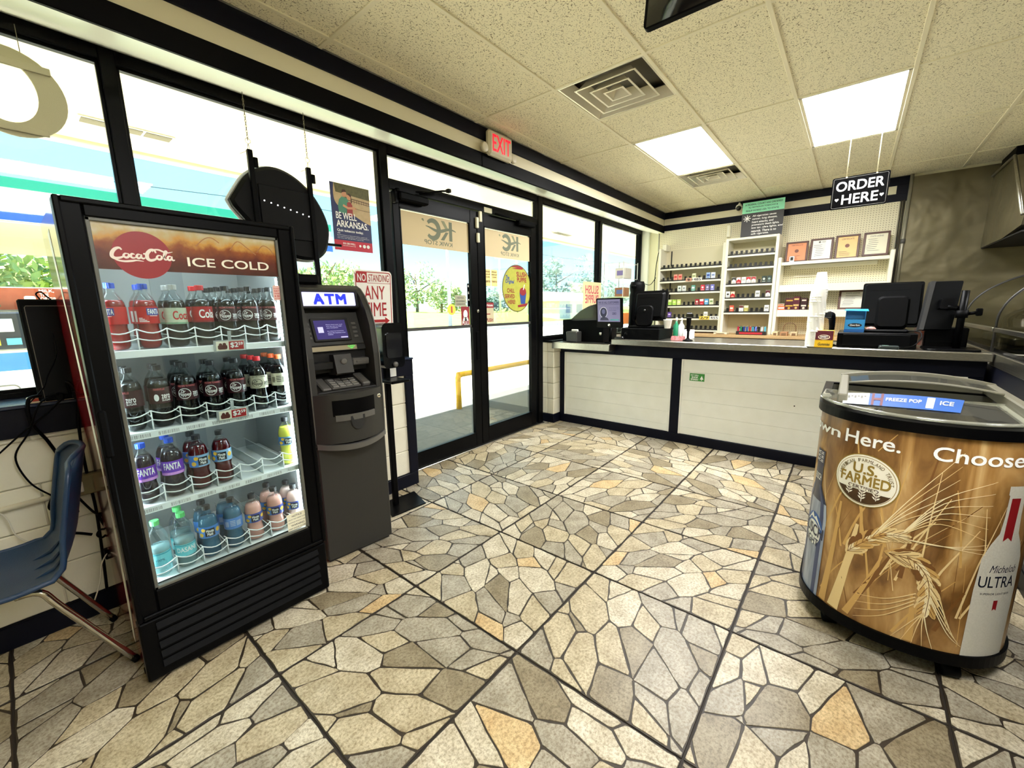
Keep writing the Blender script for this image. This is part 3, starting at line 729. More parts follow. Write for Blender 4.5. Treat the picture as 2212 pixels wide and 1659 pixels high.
# header picture on the glass: ice and cola, red disc, script
def cola_mat():
    m = mat('iced drink picture', (120, 50, 26), 0.25); n = m.node_tree; p = n.nodes['Principled BSDF']
    g_ = n.nodes.new('ShaderNodeNewGeometry'); s_ = n.nodes.new('ShaderNodeSeparateXYZ'); n.links.new(g_.outputs['Position'], s_.inputs[0])
    t = n.nodes.new('ShaderNodeTexNoise'); t.inputs['Scale'].default_value = 20; t.inputs['Detail'].default_value = 6; n.links.new(g_.outputs['Position'], t.inputs['Vector'])
    a = n.nodes.new('ShaderNodeMapRange'); a.inputs[1].default_value = 1.60; a.inputs[2].default_value = 1.77; n.links.new(s_.outputs['Z'], a.inputs[0])
    b = n.nodes.new('ShaderNodeMath'); b.operation = 'MULTIPLY_ADD'; b.inputs[1].default_value = 0.55; n.links.new(t.outputs[0], b.inputs[0])
    c = n.nodes.new('ShaderNodeMath'); c.operation = 'SUBTRACT'; c.inputs[1].default_value = 0.27
    n.links.new(a.outputs[0], b.inputs[2]); n.links.new(b.outputs[0], c.inputs[0])
    r = n.nodes.new('ShaderNodeValToRGB'); els = r.color_ramp.elements; els[0].position = 0; els[0].color = lin((70, 30, 22)); els[1].position = 1; els[1].color = lin((206, 200, 176))
    for ps, cl in ((.35, (96, 36, 24)), (.55, (140, 72, 32)), (.68, (196, 144, 66)), (.82, (190, 170, 120))): e = els.new(ps); e.color = lin(cl)
    n.links.new(c.outputs[0], r.inputs[0]); n.links.new(r.outputs[0], p.inputs['Base Color'])
    return m
F = frame((0, 2.0105, 0), (1, 0, 0), (0, 0, 1))
hdp = MB().poly([(GX0+.001, 1.603), (GX1-.001, 1.603), (GX1-.001, 1.768), (GX0+.001, 1.768)], F).build('header_picture', cola_mat(), door_c)
q = MB()
ICE = mat('ice edge', (150, 96, 40), 0.4)
for pts in ([(.52, 1.705), (.55, 1.735), (.575, 1.742), (.60, 1.725)], [(.635, 1.70), (.665, 1.738), (.70, 1.715), (.73, 1.69)], [(.735, 1.70), (.76, 1.73), (.785, 1.722), (.80, 1.70)]):
    q.ribbon([(v.x, v.y) for v in spline([(a, b, 0) for a, b in pts], 5)], .0016, F, .0006)
q.build('ice_print', ICE, door_c)
disc = MB().prism(circ(.357, 1.657, .082, 48), .0008, .0012, F).build('red_disc', mat('disc red', (146, 18, 28), 0.35), door_c)
put(MB(), 'ICE COLD', F, .487, .775, 1.628, 1.661, .001, .02).build('lettering', mat('cream ink', (238, 230, 210), 0.5), door_c)
def script_logo(q, F, x0, y0, sx, sy, w=0.0, mi=0, wd=1.0):
    """flowing script wordmark drawn as pen strokes of swelling width, in a unit box 10 x 4"""
    St = [([(1.9, 3.0), (1.6, 3.5), (1.0, 3.2), (.45, 2.2), (.35, 1.2), (.8, .75), (1.6, 1.0), (2.2, 1.5)], .25, 1), ([(.2, 1.3), (.9, .35), (2.0, .05), (3.2, .25), (3.9, .45), (5.0, .3)], .16, 0),
          ([(2.75, 2.1), (2.3, 2.1), (2.05, 1.5), (2.35, 1.05), (2.75, 1.3), (2.85, 1.9), (2.7, 2.15)], .17, 1), ([(3.75, 2.0), (3.35, 2.15), (3.1, 1.5), (3.4, 1.05), (3.95, 1.3)], .17, 1),
          ([(4.65, 2.0), (4.25, 2.1), (4.0, 1.5), (4.25, 1.05), (4.6, 1.4), (4.8, 2.15)], .17, 1), ([(4.8, 2.15), (4.7, 1.4), (4.95, 1.05), (5.3, 1.3)], .16, 1), ([(5.05, 2.3), (5.45, 2.4)], .13, 0),
          ([(7.1, 2.75), (6.9, 3.5), (6.3, 3.45), (5.7, 2.4), (5.65, 1.2), (6.1, .7), (6.8, 1.0), (7.2, 1.5)], .26, 1), ([(6.6, 3.0), (6.8, 3.6), (7.6, 3.7), (8.3, 3.3), (9.0, 3.05), (9.9, 3.4)], .14, 0),
          ([(7.85, 2.1), (7.4, 2.1), (7.15, 1.5), (7.45, 1.05), (7.85, 1.3), (7.95, 1.9), (7.8, 2.15)], .17, 1), ([(8.15, 1.3), (8.6, 2.3), (8.9, 3.3), (8.65, 3.4), (8.35, 2.2), (8.4, 1.2), (8.7, 1.1), (8.95, 1.4)], .15, 1),
          ([(9.55, 2.0), (9.15, 2.1), (8.9, 1.5), (9.15, 1.05), (9.5, 1.4), (9.7, 2.15)], .17, 1), ([(9.7, 2.15), (9.6, 1.4), (9.8, 1.05), (10.1, 1.2)], .15, 1)]
    for si_, (pts, wv, sw) in enumerate(St):
        P = [(x0+v.x/10*sx, y0+v.y/4*sy) for v in spline([(a, b, 0) for a, b in pts], 6)]; L = len(P)
        ws = [wv*wd*sx/10*(.45+.75*math.sin(PI*min(1, max(0, k/(L-1)))) if sw else .3+.9*math.sin(PI*k/(L-1))) for k in range(L)]
        q.ribbon(P, ws, F, w+.00012*si_, mi)
    return q
script_logo(MB(), F, .268, 1.632, .178, .052, .0016).build('script_logo', mat('script ink', (240, 226, 214), 0.5), door_c)
# small stickers on the glass
q = MB(); q.prism(rrect(.782, .812, 1.500, 1.565, .006), .0005, .001, F, 0)
for i, w_ in enumerate(('BALANCE', 'EAT', 'DRINK', '& BE', 'ACTIVE')): put(q, w_, F, .785, .809, 1.548-.011*i, 1.556-.011*i, .0014, .02, mi=1, keep=True)
q.build('sticker', [mat('sticker pink', (226, 186, 176), 0.5), INKR], door_c)
q = MB(); q.poly([(.725, .40), (.818, .40), (.818, .485), (.725, .485)], F, .0006, 0)
for i, w_ in enumerate(('NOTICE', 'USE OF THIS CABINET IS FOR', 'PACKAGED PRODUCT ONLY', 'WARNING', 'KEEP DOOR CLOSED')): put(q, w_, F, .73, .813, .466-.0155*i, .475-.0155*i, .001, .02, mi=1, keep=True)
q.build('sticker', [mat('notice paper', (236, 232, 206), 0.6), INKK], door_c)
# lamps
bx(.826, .836, 2.07, 2.09, .40, 1.60).build('lamp_strip', CLED, ck); bx(.208, .214, 2.10, 2.12, .40, 1.60).build('lamp_strip', CLED, ck); bx(.25, .80, 2.10, 2.13, 1.745, 1.757).build('lamp_strip', CLED, ck)
# louvred base
gr = bx(.155, .890, 2.0, 2.06, .012, .270, b=.006).build('grille', BLK, ck)
for k in range(5):
    z = .052+k*.042
    MB().prism([(0, 0), (.018, .006), (.018, .012), (.003, .034), (0, .034)], .205, .845, frame((0, 2.0, z), (0, -1, 0), (0, 0, 1), (1, 0, 0))).build('slat', BLKM, gr)
for x in (.165, .865): MB().cyl((x+.01, 2.1, 0), (x+.01, 2.1, .02), .02).build('foot', BLKM, ck)
# shelves
LANES = [.267, .357, .446, .535, .625, .716, .806]
SHZ = [1.318, 1.005, .706, .385]
SF = 2.072
for si, z in enumerate(SHZ):
    sh = MB().box(.206, .838, SF, 2.60, z-.014, z-.004).box(.206, .838, SF-.012, SF, z-.030, z-.002, b=.002).build('shelf', SHELFW, ck)
    q = MB()
    lx = [.212]+[(LANES[i]+LANES[i+1])/2 for i in range(6)]+[.838]
    for hz, dy in ((.075, .030), (.040, .026)):
        pts = []
        for i in range(7):
            for k in range(6):
                t = k/6; x = lx[i]+(lx[i+1]-lx[i])*t; s_ = math.sin(PI*t); pts.append((x, SF-.006-.010*s_, z+hz-.016*s_*(1 if hz > .05 else .6)))
        pts.append((lx[-1], SF-.006, z+hz)); q.tube(pts, .0026, 5)
    for x in lx[1:-1]:
        q.tube([(x, SF-.006, z-.004), (x, SF-.006, z+.076), (x, SF+.03, z+.070)], .0024, 5)
        q.tube([(x, SF, z+.05), (x, 2.58, z+.05)], .002, 4)
    q.build('wire_front', SHELFW, sh)
    q = MB()
    for x in lx[1:-1]: q.box(x-.001, x+.001, SF+.005, 2.56, z-.004, z+.045)
    q.build('lane_divider', clear('divider plastic', (235, 240, 240), 0.04, diffuse=.25, dcol=(220, 226, 226)), sh)
    if si >= 1:
        q = MB(); rg = random.Random(si); Fz = frame((0, SF-.0125, 0), (1, 0, 0), (0, 0, 1))
        for x in LANES:
            u = x-.034
            while u < x+.03: w_ = rg.uniform(.0006, .002); q.poly([(u, z-.024), (u+w_, z-.024), (u+w_, z-.010), (u, z-.010)], Fz); u += w_+rg.uniform(.0012, .004)
        stuff(q.build('barcode_print', INKG, sh))
    if si < 2:
        cxp = .600 if si == 0 else .575
        F2 = frame((cxp, SF-.026, z-.006 if si == 0 else z+.012), (1, 0, 0), (0, -.15, 1))
        q = MB(); q.box(-.06, .06, -.024, .024, 0, .003, F=F2, mi=0); q.poly([(-.052, -.02), (.052, -.02), (.052, .02), (-.052, .02)], F2, .004, 1)
        q.poly([(-.006, -.018), (.050, -.018), (.050, .018), (-.006, .018)], F2, .005, 2); put(q, '$2', F2, .0, .028, -.011, .013, .006, .04, mi=3); put(q, '59', F2, .030, .046, 0, .013, .006, .03, mi=3)
        q.prism(rrect(-.046, -.012, -.015, .004, .006), .004, .0055, F2, 4); q.prism(circ(-.036, .006, .006, 10), .004, .0055, F2, 4); q.prism(circ(-.022, .007, .006, 10), .004, .0055, F2, 4)
        q.box(-.006, .006, .022, .062, -.002, .002, F=F2, mi=0)
        q.build('price_tag', [clear('tag plastic', (240, 244, 244), 0.05, diffuse=.35, dcol=(225, 228, 228)), mat('tag cream', (240, 234, 214), 0.5), mat('tag red', (170, 26, 34), 0.5), INKW, mat('tag brown', (92, 34, 28), 0.5)], sh)

# ---------------------------------------------------------------- bottles
PET = clear('bottle plastic', (246, 250, 250), 0.02, k=.32)
CAPM = {k: mat('cap '+k, c, 0.4) for k, c in (('blue', (44, 84, 196)), ('black', (30, 30, 32)), ('grey', (176, 178, 172)), ('red', (206, 36, 44)), ('orange', (222, 92, 40)), ('green', (92, 196, 110)))}
def liquid(name, c, tr=0.0):
    if tr: return clear('liquid '+name, c, 0.03, diffuse=tr, dcol=c)
    return mat('liquid '+name, c, 0.12, coat=.3)
LIQ = {'cola': liquid('cola', (12, 6, 5)), 'strawberry': liquid('strawberry', (150, 8, 16)), 'grape': liquid('grape', (24, 14, 30)), 'punch': liquid('punch', (86, 10, 16)), 'yellow': liquid('yellow', (238, 232, 96)),
       'water': liquid('water', (206, 236, 238), .35), 'aqua': liquid('aqua', (70, 122, 150), .75), 'pink': liquid('pink', (240, 176, 160)), 'palepink': liquid('palepink', (252, 214, 204))}
def prof_soda(h):
    k = h/.235
    return [(.001, .004*k), (.016, .002*k), (.027, .004*k), (.0335, .016*k), (.036, .036*k), (.0352, .062*k), (.0325, .082*k), (.0335, .096*k), (.0362, .108*k), (.0362, .158*k), (.0345, .170*k), (.028, .186*k), (.019, .200*k), (.0140, .208*k), (.0132, .214*k), (.0150, .216*k), (.0150, .219*k), (.0128, .220*k), (.0128, .232*k)]
def prof_juice(h):
    k = h/.225
    return [(.001, .004*k), (.02, .002*k), (.031, .006*k), (.0350, .018*k), (.0358, .048*k), (.0318, .072*k), (.0315, .082*k), (.0352, .096*k), (.0360, .100*k), (.0360, .148*k), (.0352, .154*k), (.0340, .165*k), (.0280, .182*k), (.0190, .196*k), (.0142, .202*k), (.0142, .222*k)]
def bottle(name, kind, h, liq, cap, label_mats, art, z0, z1, fill, shape='soda'):
    """bottle prototype at the origin, its printed front facing -Y"""
    pr = (prof_soda if shape == 'soda' else prof_juice)(h); t = thing(name, '', 'bottle')
    mod = (lambda a, z: 1-.10*max(0, math.cos(5*a))**3*max(0, 1-z/.035)) if shape == 'soda' else None
    q = MB(); q.lathe(pr, 20, mod=mod); q.build('plastic_body', PET, t, local=True)
    zt = fill*h; ins = []
    for i, (r, z) in enumerate(pr):
        if z < zt: ins.append((max(.0005, r-.0016), z+.0016 if i < 3 else z))
        else:
            a, b = pr[i-1], pr[i]; f = (zt-a[1])/(b[1]-a[1]); ins.append((a[0]+(b[0]-a[0])*f-.0016, zt)); ins.append((.0005, zt+.0003)); break
    MB().lathe(ins, 20, mod=mod).build('drink', LIQ[liq], t, local=True)
    q = MB(); ct = h+.003; q.lathe([(.0148, ct-.020), (.0152, ct-.018), (.0152, ct-.002), (.0140, ct), (.0005, ct)], 32, sm=False, mod=lambda a, z: 1+.022*(1 if int(a*32/(2*PI)+.5) % 2 else -1)); q.build('cap', CAPM[cap], t, local=True)
    R = .0368; zz0, zz1 = z0*h, z1*h
    q = MB()
    if art is not None:
        q.sheet(lambda u, v: (R*math.sin(2*PI*u), -R*math.cos(2*PI*u), zz0+(zz1-zz0)*v), 24, 1)
        lab = q.build('wrap_label', label_mats[0], t, local=True)
        Fc = lambda u, v, w: Vector(((R+.0006+w)*math.sin(u/R), -(R+.0006+w)*math.cos(u/R), zz0+v*(zz1-zz0)))
        q = MB(); art(q, Fc); q.build('label_print', label_mats[1:], lab, local=True)
    return t
def bar(q, F, x0, x1, y0, y1, mi, w=0.0, n=6):
    for i in range(n):
        a, b = x0+(x1-x0)*i/n, x0+(x1-x0)*(i+1)/n; q.quad(F(a, y0, w), F(b, y0, w), F(b, y1, w), F(a, y1, w), mi)
def art_box(word, x0=-.016, x1=.03, y0=.42, y1=.84, extra=None, shear=0.0):
    def f(q, F):
        bar(q, F, x0, x1, y0, y1, 0, 0.0); put(q, word, F, x0+.003, x1-.003, y0+.1, y1-.1, .0003, .03, shear=shear, mi=1)
        if extra: extra(q, F)
    return f
def art_fanta(q, F):
    bar(q, F, -.004, .038, .50, .92, 0); put(q, 'FANTA', F, .0, .036, .56, .86, .0004, .04, mi=1); bar(q, F, .004, .03, .44, .47, 1, .0003)
    for k in range(4): bar(q, F, -.03, .0-.006*k, .10+.07*k, .14+.07*k, 1, .0002)
    bar(q, F, -.046, -.036, .1, .75, 1, .0002)
def art_grape(q, F):
    bar(q, F, -.05, .05, .02, .20, 0, .0002, 10)
    q.ribbon([(-.04+.008*k, .22+.1*math.sin(k*.9)) for k in range(11)], [.03]*11, F, .0004, 2)
    put(q, 'FANTA', F, -.030, .026, .42, .86, .0005, .05, mi=1)
def art_cola(word, sub):
    def f(q, F):
        put(q, word, F, -.012, .042, .28, .80, .0003, .03, shear=.0, mi=0)
        for i, s_ in enumerate(sub): put(q, s_, F, -.046, -.018, .66-.2*i, .80-.2*i, .0003, .02, mi=1, keep=True)
        bar(q, F, -.1, .1, .02, .10, 2, .0002, 16)
    return f
def art_pepper(q, F):
    put(q, 'WELCOME TO FANSVILLE', F, -.030, .030, .86, .97, .0003, .02, mi=1)
    pts = [(.022*math.cos(a)-.010, .42+.34*math.sin(a)) for a in [2*PI*k/24 for k in range(25)]]
    for a, b in zip(pts, pts[1:]):
        k = .9; q.quad(F(a[0], a[1], .0003), F(b[0], b[1], .0003), F(-.01+(b[0]+.01)*k, .42+(b[1]-.42)*k, .0003), F(-.01+(a[0]+.01)*k, .42+(a[1]-.42)*k, .0003), 0)
    put(q, 'Dr', F, -.022, -.008, .46, .66, .0004, .03, shear=.02, mi=0); put(q, 'Pepper', F, -.029, .010, .20, .48, .0004, .03, mi=0)
    put(q, 'zero', F, .018, .040, .30, .50, .0004, .03, mi=0); put(q, 'SUGAR', F, .019, .039, .18, .27, .0004, .02, mi=0)
def art_pepper_side(q, F):
    put(q, 'FANSVILLE', F, -.034, .0, .84, .96, .0003, .02, mi=1); put(q, 'zero', F, -.012, .016, .30, .55, .0004, .03, mi=0); put(q, 'SUGAR', F, -.012, .016, .14, .26, .0004, .02, mi=0)
    q.add([F(-.028+.008*math.cos(2*PI*k/14), .38+.22*math.sin(2*PI*k/14), .0003) for k in range(14)], [tuple(range(14))], 0)
def art_minute(q, F):
    bar(q, F, -.05, -.016, .02, .96, 1, .0002); bar(q, F, -.016, .020, .14, .82, 0, .0004); put(q, 'Minute', F, -.011, .015, .50, .74, .0008, .04, mi=2); put(q, 'Maid', F, -.008, .011, .22, .46, .0008, .04, mi=2)
    for cx_, cy_, r in ((-.032, .30, .009), (-.022, .74, .008), (.034, .55, .010)):
        q.add([F(cx_+r*math.cos(2*PI*k/14), cy_+r/.05*math.sin(2*PI*k/14), .0006) for k in range(14)], [tuple(range(14))], 3)
def art_barcode(q, F):
    for k in range(10): bar(q, F, -.034+.0016*k, -.0332+.0016*k, .25, .72, 0, .0003, 1)
    for k in range(12): bar(q, F, .012+.0016*k, .0128+.0016*k, .25, .72, 0, .0003, 1)
    for k in range(4): bar(q, F, -.012, .008, .3+.14*k, .35+.14*k, 0, .0003, 2)
def art_water(q, F):
    bar(q, F, -.1, .1, .86, .96, 0, .0002, 16); put(q, 'DASANI', F, -.034, .034, .36, .74, .0004, .03, mi=1)
def art_water2(q, F):
    put(q, '100%', F, -.016, .012, .34, .52, .0004, .02, mi=2)
    for k in range(3): put(q, 'RECYCLED BOTTLE', F, -.022, .018, .24-.1*k, .31-.1*k, .0004, .01, mi=2)
    bar(q, F, -.1, .1, .86, .96, 0, .0002, 16)
IBLU = mat('ink blue', (38, 56, 150), 0.5); ILIL = mat('ink lilac', (214, 150, 226), 0.5)
K = {}
def clearmat(n, c): return mat('label '+n, c, 0.35)
K['strawberry'] = bottle('soda_bottle', 'k', .245, 'strawberry', 'blue', [clearmat('red', (196, 20, 28)), IBLU, INKW], art_fanta, .40, .66, .76)
K['grape'] = bottle('soda_bottle', 'k', .245, 'grape', 'blue', [clearmat('purple', (116, 58, 190)), ILIL, INKW, mat('ink violet', (78, 44, 196), .5)], art_grape, .40, .64, .80)
K['zero'] = bottle('soda_bottle', 'k', .245, 'cola', 'grey', [clearmat('mint', (196, 206, 178)), INKR, INKK, mat('mint band', (128, 176, 140), .5)], art_cola('Coca', ('The a100%', 'recycled', 'bottle*')), .38, .64, .76)
K['cokered'] = bottle('soda_bottle', 'k', .245, 'cola', 'red', [clearmat('cola red', (176, 24, 34)), INKW, INKW, mat('cola red 2', (140, 16, 26), .5)], art_cola('Cola', ()), .40, .66, .78)
dk = clearmat('maroon', (58, 20, 26))
K['pepper'] = bottle('soda_bottle', 'k', .245, 'cola', 'black', [dk, INKW, mat('ink rose', (226, 120, 120), .5)], art_pepper, .40, .66, .78)
K['pepperside'] = bottle('soda_bottle', 'k', .245, 'cola', 'black', [dk, INKW, mat('ink rose', (226, 120, 120), .5)], art_pepper_side, .40, .66, .78)
K['pepperred'] = bottle('soda_bottle', 'k', .245, 'cola', 'red', [clearmat('cream', (214, 208, 182)), INKK, INKK], art_pepper, .42, .66, .80)
K['pepperorange'] = bottle('soda_bottle', 'k', .245, 'cola', 'orange', [clearmat('cream', (214, 208, 182)), INKK], art_barcode, .42, .66, .80)
mm = [mat('ink black label', (22, 22, 26), .5), mat('ink sky', (70, 130, 206), .5), INKW, mat('ink fruit', (240, 190, 60), .5)]
K['punch'] = bottle('juice_bottle', 'k', .235, 'punch', 'black', [clearmat('sky', (150, 190, 226))]+mm, art_minute, .44, .66, .82, 'juice')
K['lemon'] = bottle('juice_bottle', 'k', .235, 'yellow', 'black', [clearmat('pale blue', (120, 168, 206))]+mm, art_minute, .44, .62, .82, 'juice')
K['bluejuice'] = bottle('juice_bottle', 'k', .235, 'aqua', 'black', [clearmat('blue', (70, 128, 200))]+mm, art_minute, .42, .64, .80, 'juice')
K['bluejuiceback'] = bottle('juice_bottle', 'k', .235, 'aqua', 'black', [clearmat('blue', (70, 128, 200)), mat('ink pale blue', (190, 206, 216), .5)], art_barcode, .42, .64, .80, 'juice')
K['pinklemon'] = bottle('juice_bottle', 'k', .222, 'pink', 'black', [clearmat('navy blue', (58, 70, 150))]+mm, art_minute, .42, .62, .80, 'juice')
K['palelemon'] = bottle('juice_bottle', 'k', .205, 'palepink', 'black', [clearmat('navy blue', (58, 70, 150))]+mm, art_minute, .42, .62, .84, 'juice')
wl = [clearmat('aqua', (120, 214, 222)), mat('ink teal', (60, 160, 176), .5), INKW, mat('ink deep teal', (30, 92, 110), .5)]
K['water'] = bottle('water_bottle', 'k', .238, 'water', 'green', wl, art_water, .24, .46, .55, 'juice')
K['water2'] = bottle('water_bottle', 'k', .238, 'water', 'green', wl, art_water2, .24, .46, .55, 'juice')
ORD = ['first', 'second', 'third', 'fourth', 'fifth', 'sixth', 'seventh']
SHN = ['top', 'second', 'third', 'bottom']
DESC = {'strawberry': 'red soda bottle with a blue cap', 'grape': 'purple labelled soda bottle with a blue cap', 'zero': 'cola bottle with pale green label and grey cap', 'cokered': 'cola bottle with red label and red cap',
        'pepper': 'dark soda bottle with maroon label and black cap', 'pepperside': 'dark soda bottle with its label turned aside', 'pepperred': 'dark soda bottle with cream label and red cap', 'pepperorange': 'dark soda bottle with cream label and orange cap',
        'punch': 'red juice bottle with black cap', 'lemon': 'lone yellow juice bottle with black cap', 'bluejuice': 'blue juice bottle with black front label', 'bluejuiceback': 'blue juice bottle showing its barcode side',
        'pinklemon': 'pink juice bottle with black cap', 'palelemon': 'pale pink juice bottle with black cap', 'water': 'clear water bottle with green cap and white name', 'water2': 'clear water bottle with green cap and small print'}
PLAN = [(0, [('strawberry', 1, 62), ('strawberry', 2, 8), ('zero', 2, 6), ('cokered', 2, 2), ('pepper', 4, 0), ('pepper', 4, -6), ('pepper', 4, -14)]),
        (1, [('pepperside', 2, -6), ('pepperside', 2, 24), ('pepper', 3, 2), ('pepper', 2, 2), ('pepper', 2, 10), ('pepperred', 3, 4), ('pepperorange', 3, -4)]),
        (2, [('grape', 1, 10), ('grape', 2, 0), ('punch', 2, 18), ('punch', 1, -6), None, None, ('lemon', 1, 6)]),
        (3, [('water2', 1, 0), ('water', 2, 4), ('bluejuice', 2, 0), ('bluejuiceback', 2, 0), ('pinklemon', 1, 6), ('pinklemon', 2, -4), ('palelemon', 2, -6)])]
used_k = set(); rg = random.Random(3)
for si, row in PLAN:
    for li, it in enumerate(row):
        if not it: continue
        kd, n, turn = it
        for d in range(n):
            x = LANES[li]+rg.uniform(-.003, .003)+0; y = 2.118+d*.079; face = math.atan2(-y, -x)+PI/2
            rz = face+math.radians(turn)+(rg.uniform(-.5, .5) if d else 0)
            if kd == 'strawberry' and li == 0: rz = face-1.0
            where = ('front', 'second', 'third', 'fourth')[d]+' row'
            lb = '%s, %s from left, %s shelf%s' % (DESC[kd], ORD[li], SHN[si], '' if n == 1 else ', '+where)
            src = K[kd]; loc = (x, y, SHZ[si]-.0038)
            if kd not in used_k:
                used_k.add(kd); o = src; o.location = loc; o.rotation_euler = (0, 0, rz); o['label'] = lb
            else: o = dup(src, loc, rz, lb)
            o['group'] = 'bottles in the drinks cooler'
# ================================================================ cash machine
ATMG = mat('cash machine grey', (46, 45, 42), 0.45, spec=.35, bump=(900, .1)); ATMD = mat('cash machine dark', (24, 23, 22), 0.5, spec=.3); ATML = mat('cash machine edge', (88, 86, 82), 0.35)
am = thing('cash_machine', 'dark grey standing cash machine with lit sign, beside the drinks cooler', 'cash machine', (1.196, 2.19, 0), math.radians(-5))
def L(q, name, m, par=am): return q.build(name, m, par, local=True)
YZ = lambda x: frame((x, 0, 0), (0, 1, 0), (0, 0, 1), (1, 0, 0))
L(MB().box(-.203, .203, 0, .46, .018, .705, b=.006).box(-.203, .203, .06, .46, .70, 1.0).box(-.19, .19, .02, .44, 0, .02), 'cabinet', ATMG)
FIN = [(.24, 1.600), (.185, 1.578), (.134, 1.535), (.075, 1.455), (.034, 1.365), (.010, 1.20), (.002, .99), (.004, .80), (.012, .705), (.44, .705), (.44, 1.56), (.36, 1.60)]
for s_ in (-1, 1):
    q = MB(); q.prism(FIN, .172*s_, .208*s_, YZ(0), sm=False); L(q, 'side_fin', ATMG)
    q = MB(); q.tube([(.206*s_, y-.001, z) for y, z in FIN[:9]], .0045, 6); L(q, 'edge_trim', ATML)
L(MB().prism([(.24, 1.602), (.36, 1.602), (.44, 1.56), (.44, 1.0), (.30, 1.0), (.30, 1.46), (.165, 1.462), (.150, 1.475), (.165, 1.565), (.19, 1.582)], -.173, .173, YZ(0)), 'hood', ATMG)
LITW = mat('lit sign face', (205, 205, 255), 0.4, emit=.62, ecol=(206, 206, 255)); LITB = mat('lit sign blue', (10, 40, 220), 0.5, emit=.35, ecol=(8, 36, 225))
Fs = frame((0, .148, 1.478), (1, 0, 0), (0, .16, 1))
sg = L(MB().prism(rrect(-.150, .150, .0, .078, .006), .0, .004, Fs), 'sign_panel', LITW)
for ch_, a_, b2_ in (('A', -.090, -.036), ('T', -.024, .024), ('M', .038, .092)): L(put(MB(), ch_, Fs, a_, b2_, .012, .066, .006, .08), 'letter', LITB, sg)
q = MB()
for a in ((-.165, .165, -.012, .0), (-.165, .165, .078, .092), (-.165, -.150, -.012, .092), (.150, .165, -.012, .092)): q.box(a[0], a[1], a[2], a[3], -.02, .012, b=.003, F=Fs)
L(q, 'sign_bezel', ATMD)
# screen panel
Fp = frame((0, .115, 1.255), (1, 0, 0), (0, .42, 1))
pn = L(MB().box(-.172, .172, 0, .205, -.03, 0, b=.004, F=Fp), 'screen_panel', ATMG)
q = MB(); q.prism(rrect(-.118, .100, .022, .165, .008), 0, .010, Fp, inset=.006); L(q, 'screen_bezel', ATMD, pn)
sc_ = L(MB().poly([(-.100, .036), (.080, .036), (.080, .150), (-.100, .150)], Fp, .0105), 'screen', mat('screen purple', (52, 46, 96), 0.15, emit=.35, ecol=(60, 52, 120)))
q = MB()
lines(q, ['Please insert your card', 'into the slot to begin', 'your transaction', '', 'No dispense limitations', 'unless the machine is low', 'balance'], Fp, -.035, .068, .125, .006, .004, .0112, bold=.01)
q.poly([(-.085, .075), (-.055, .075), (-.055, .11), (-.085, .11)], Fp, .0112); q.poly([(.035, .040), (.076, .040), (.076, .047), (.035, .047)], Fp, .0112); L(q, 'screen_text', mat('screen ink', (190, 188, 230), .5, emit=.4, ecol=(190, 188, 230)), sc_)
for k in range(4):
    for x in (-.152, .118): L(MB().box(x, x+.028, .040+.027*k, .056+.027*k, 0, .006, b=.003, F=Fp), 'button', ATML, pn)
Fl = frame((0, .098, 1.222), (1, 0, 0), (0, .25, 1))
st_ = L(MB().box(-.17, .17, 0, .034, -.02, 0, b=.002, F=Fl), 'label_ledge', ATMD)
q = MB(); q.poly([(-.155, .004), (.115, .004), (.115, .030), (-.155, .030)], Fl, .001, 0); put(q, 'CARD', Fl, .062, .104, .019, .029, .002, .05, mi=1); q.poly([(.068, .017), (.098, .017), (.083, .007)], Fl, .002, 1)
L(q, 'label_print', [mat('tan label', (150, 138, 108), .5), mat('label green', (90, 220, 90), .5, emit=.3)], st_)
# card ledge
cl_ = L(MB().box(-.172, .172, .12, .26, 1.10, 1.222).box(-.165, -.045, .07, .13, 1.125, 1.165, b=.004), 'card_ledge', ATMD)
ct_ = L(MB().prism([(.030, 1.10), (.045, 1.09), (.15, 1.085), (.15, 1.20), (.06, 1.205)], -.045, .055, YZ(0)), 'centre_module', ATMG)
q = MB(); q.lathe([(.016, .0), (.019, .004), (.012, .008), (.0005, .006)], 18, F=lambda x, y, z: Vector((.005+x, .048-z, 1.165+y))); L(q, 'camera_eye', ATML, ct_)
rd_ = L(MB().box(.062, .165, .055, .13, 1.135, 1.175, b=.006).box(.085, .15, .048, .06, 1.150, 1.160), 'card_reader', ATML)
L(MB().box(-.02, .055, .045, .06, 1.068, 1.076), 'slot', BLK)
# keypad shelf
Fk = frame((0, .0, 1.008), (1, 0, 0), (0, 1, .36))
ks = L(MB().box(-.172, .172, 0, .20, -.03, 0, b=.005, F=Fk), 'keypad_shelf', ATMD)
kp = L(MB().prism(rrect(-.085, .085, .022, .135, .006), 0, .008, Fk, inset=.003), 'keypad_plate', ATML, ks)
KEY = mat('key metal', (150, 148, 142), .35, metal=.5)
for r in range(4):
    for c in range(4): L(MB().box(-.076+.039*c, -.042+.039*c, .028+.026*r, .049+.026*r, .008, .013, b=.002, F=Fk), 'key', KEY, ks)
for s_ in (-1, 1): L(MB().box(.115*s_-.025, .115*s_+.025, .015, .15, -.005, .022 if s_ > 0 else .012, b=.006, F=Fk), 'side_block', ATML, ks)
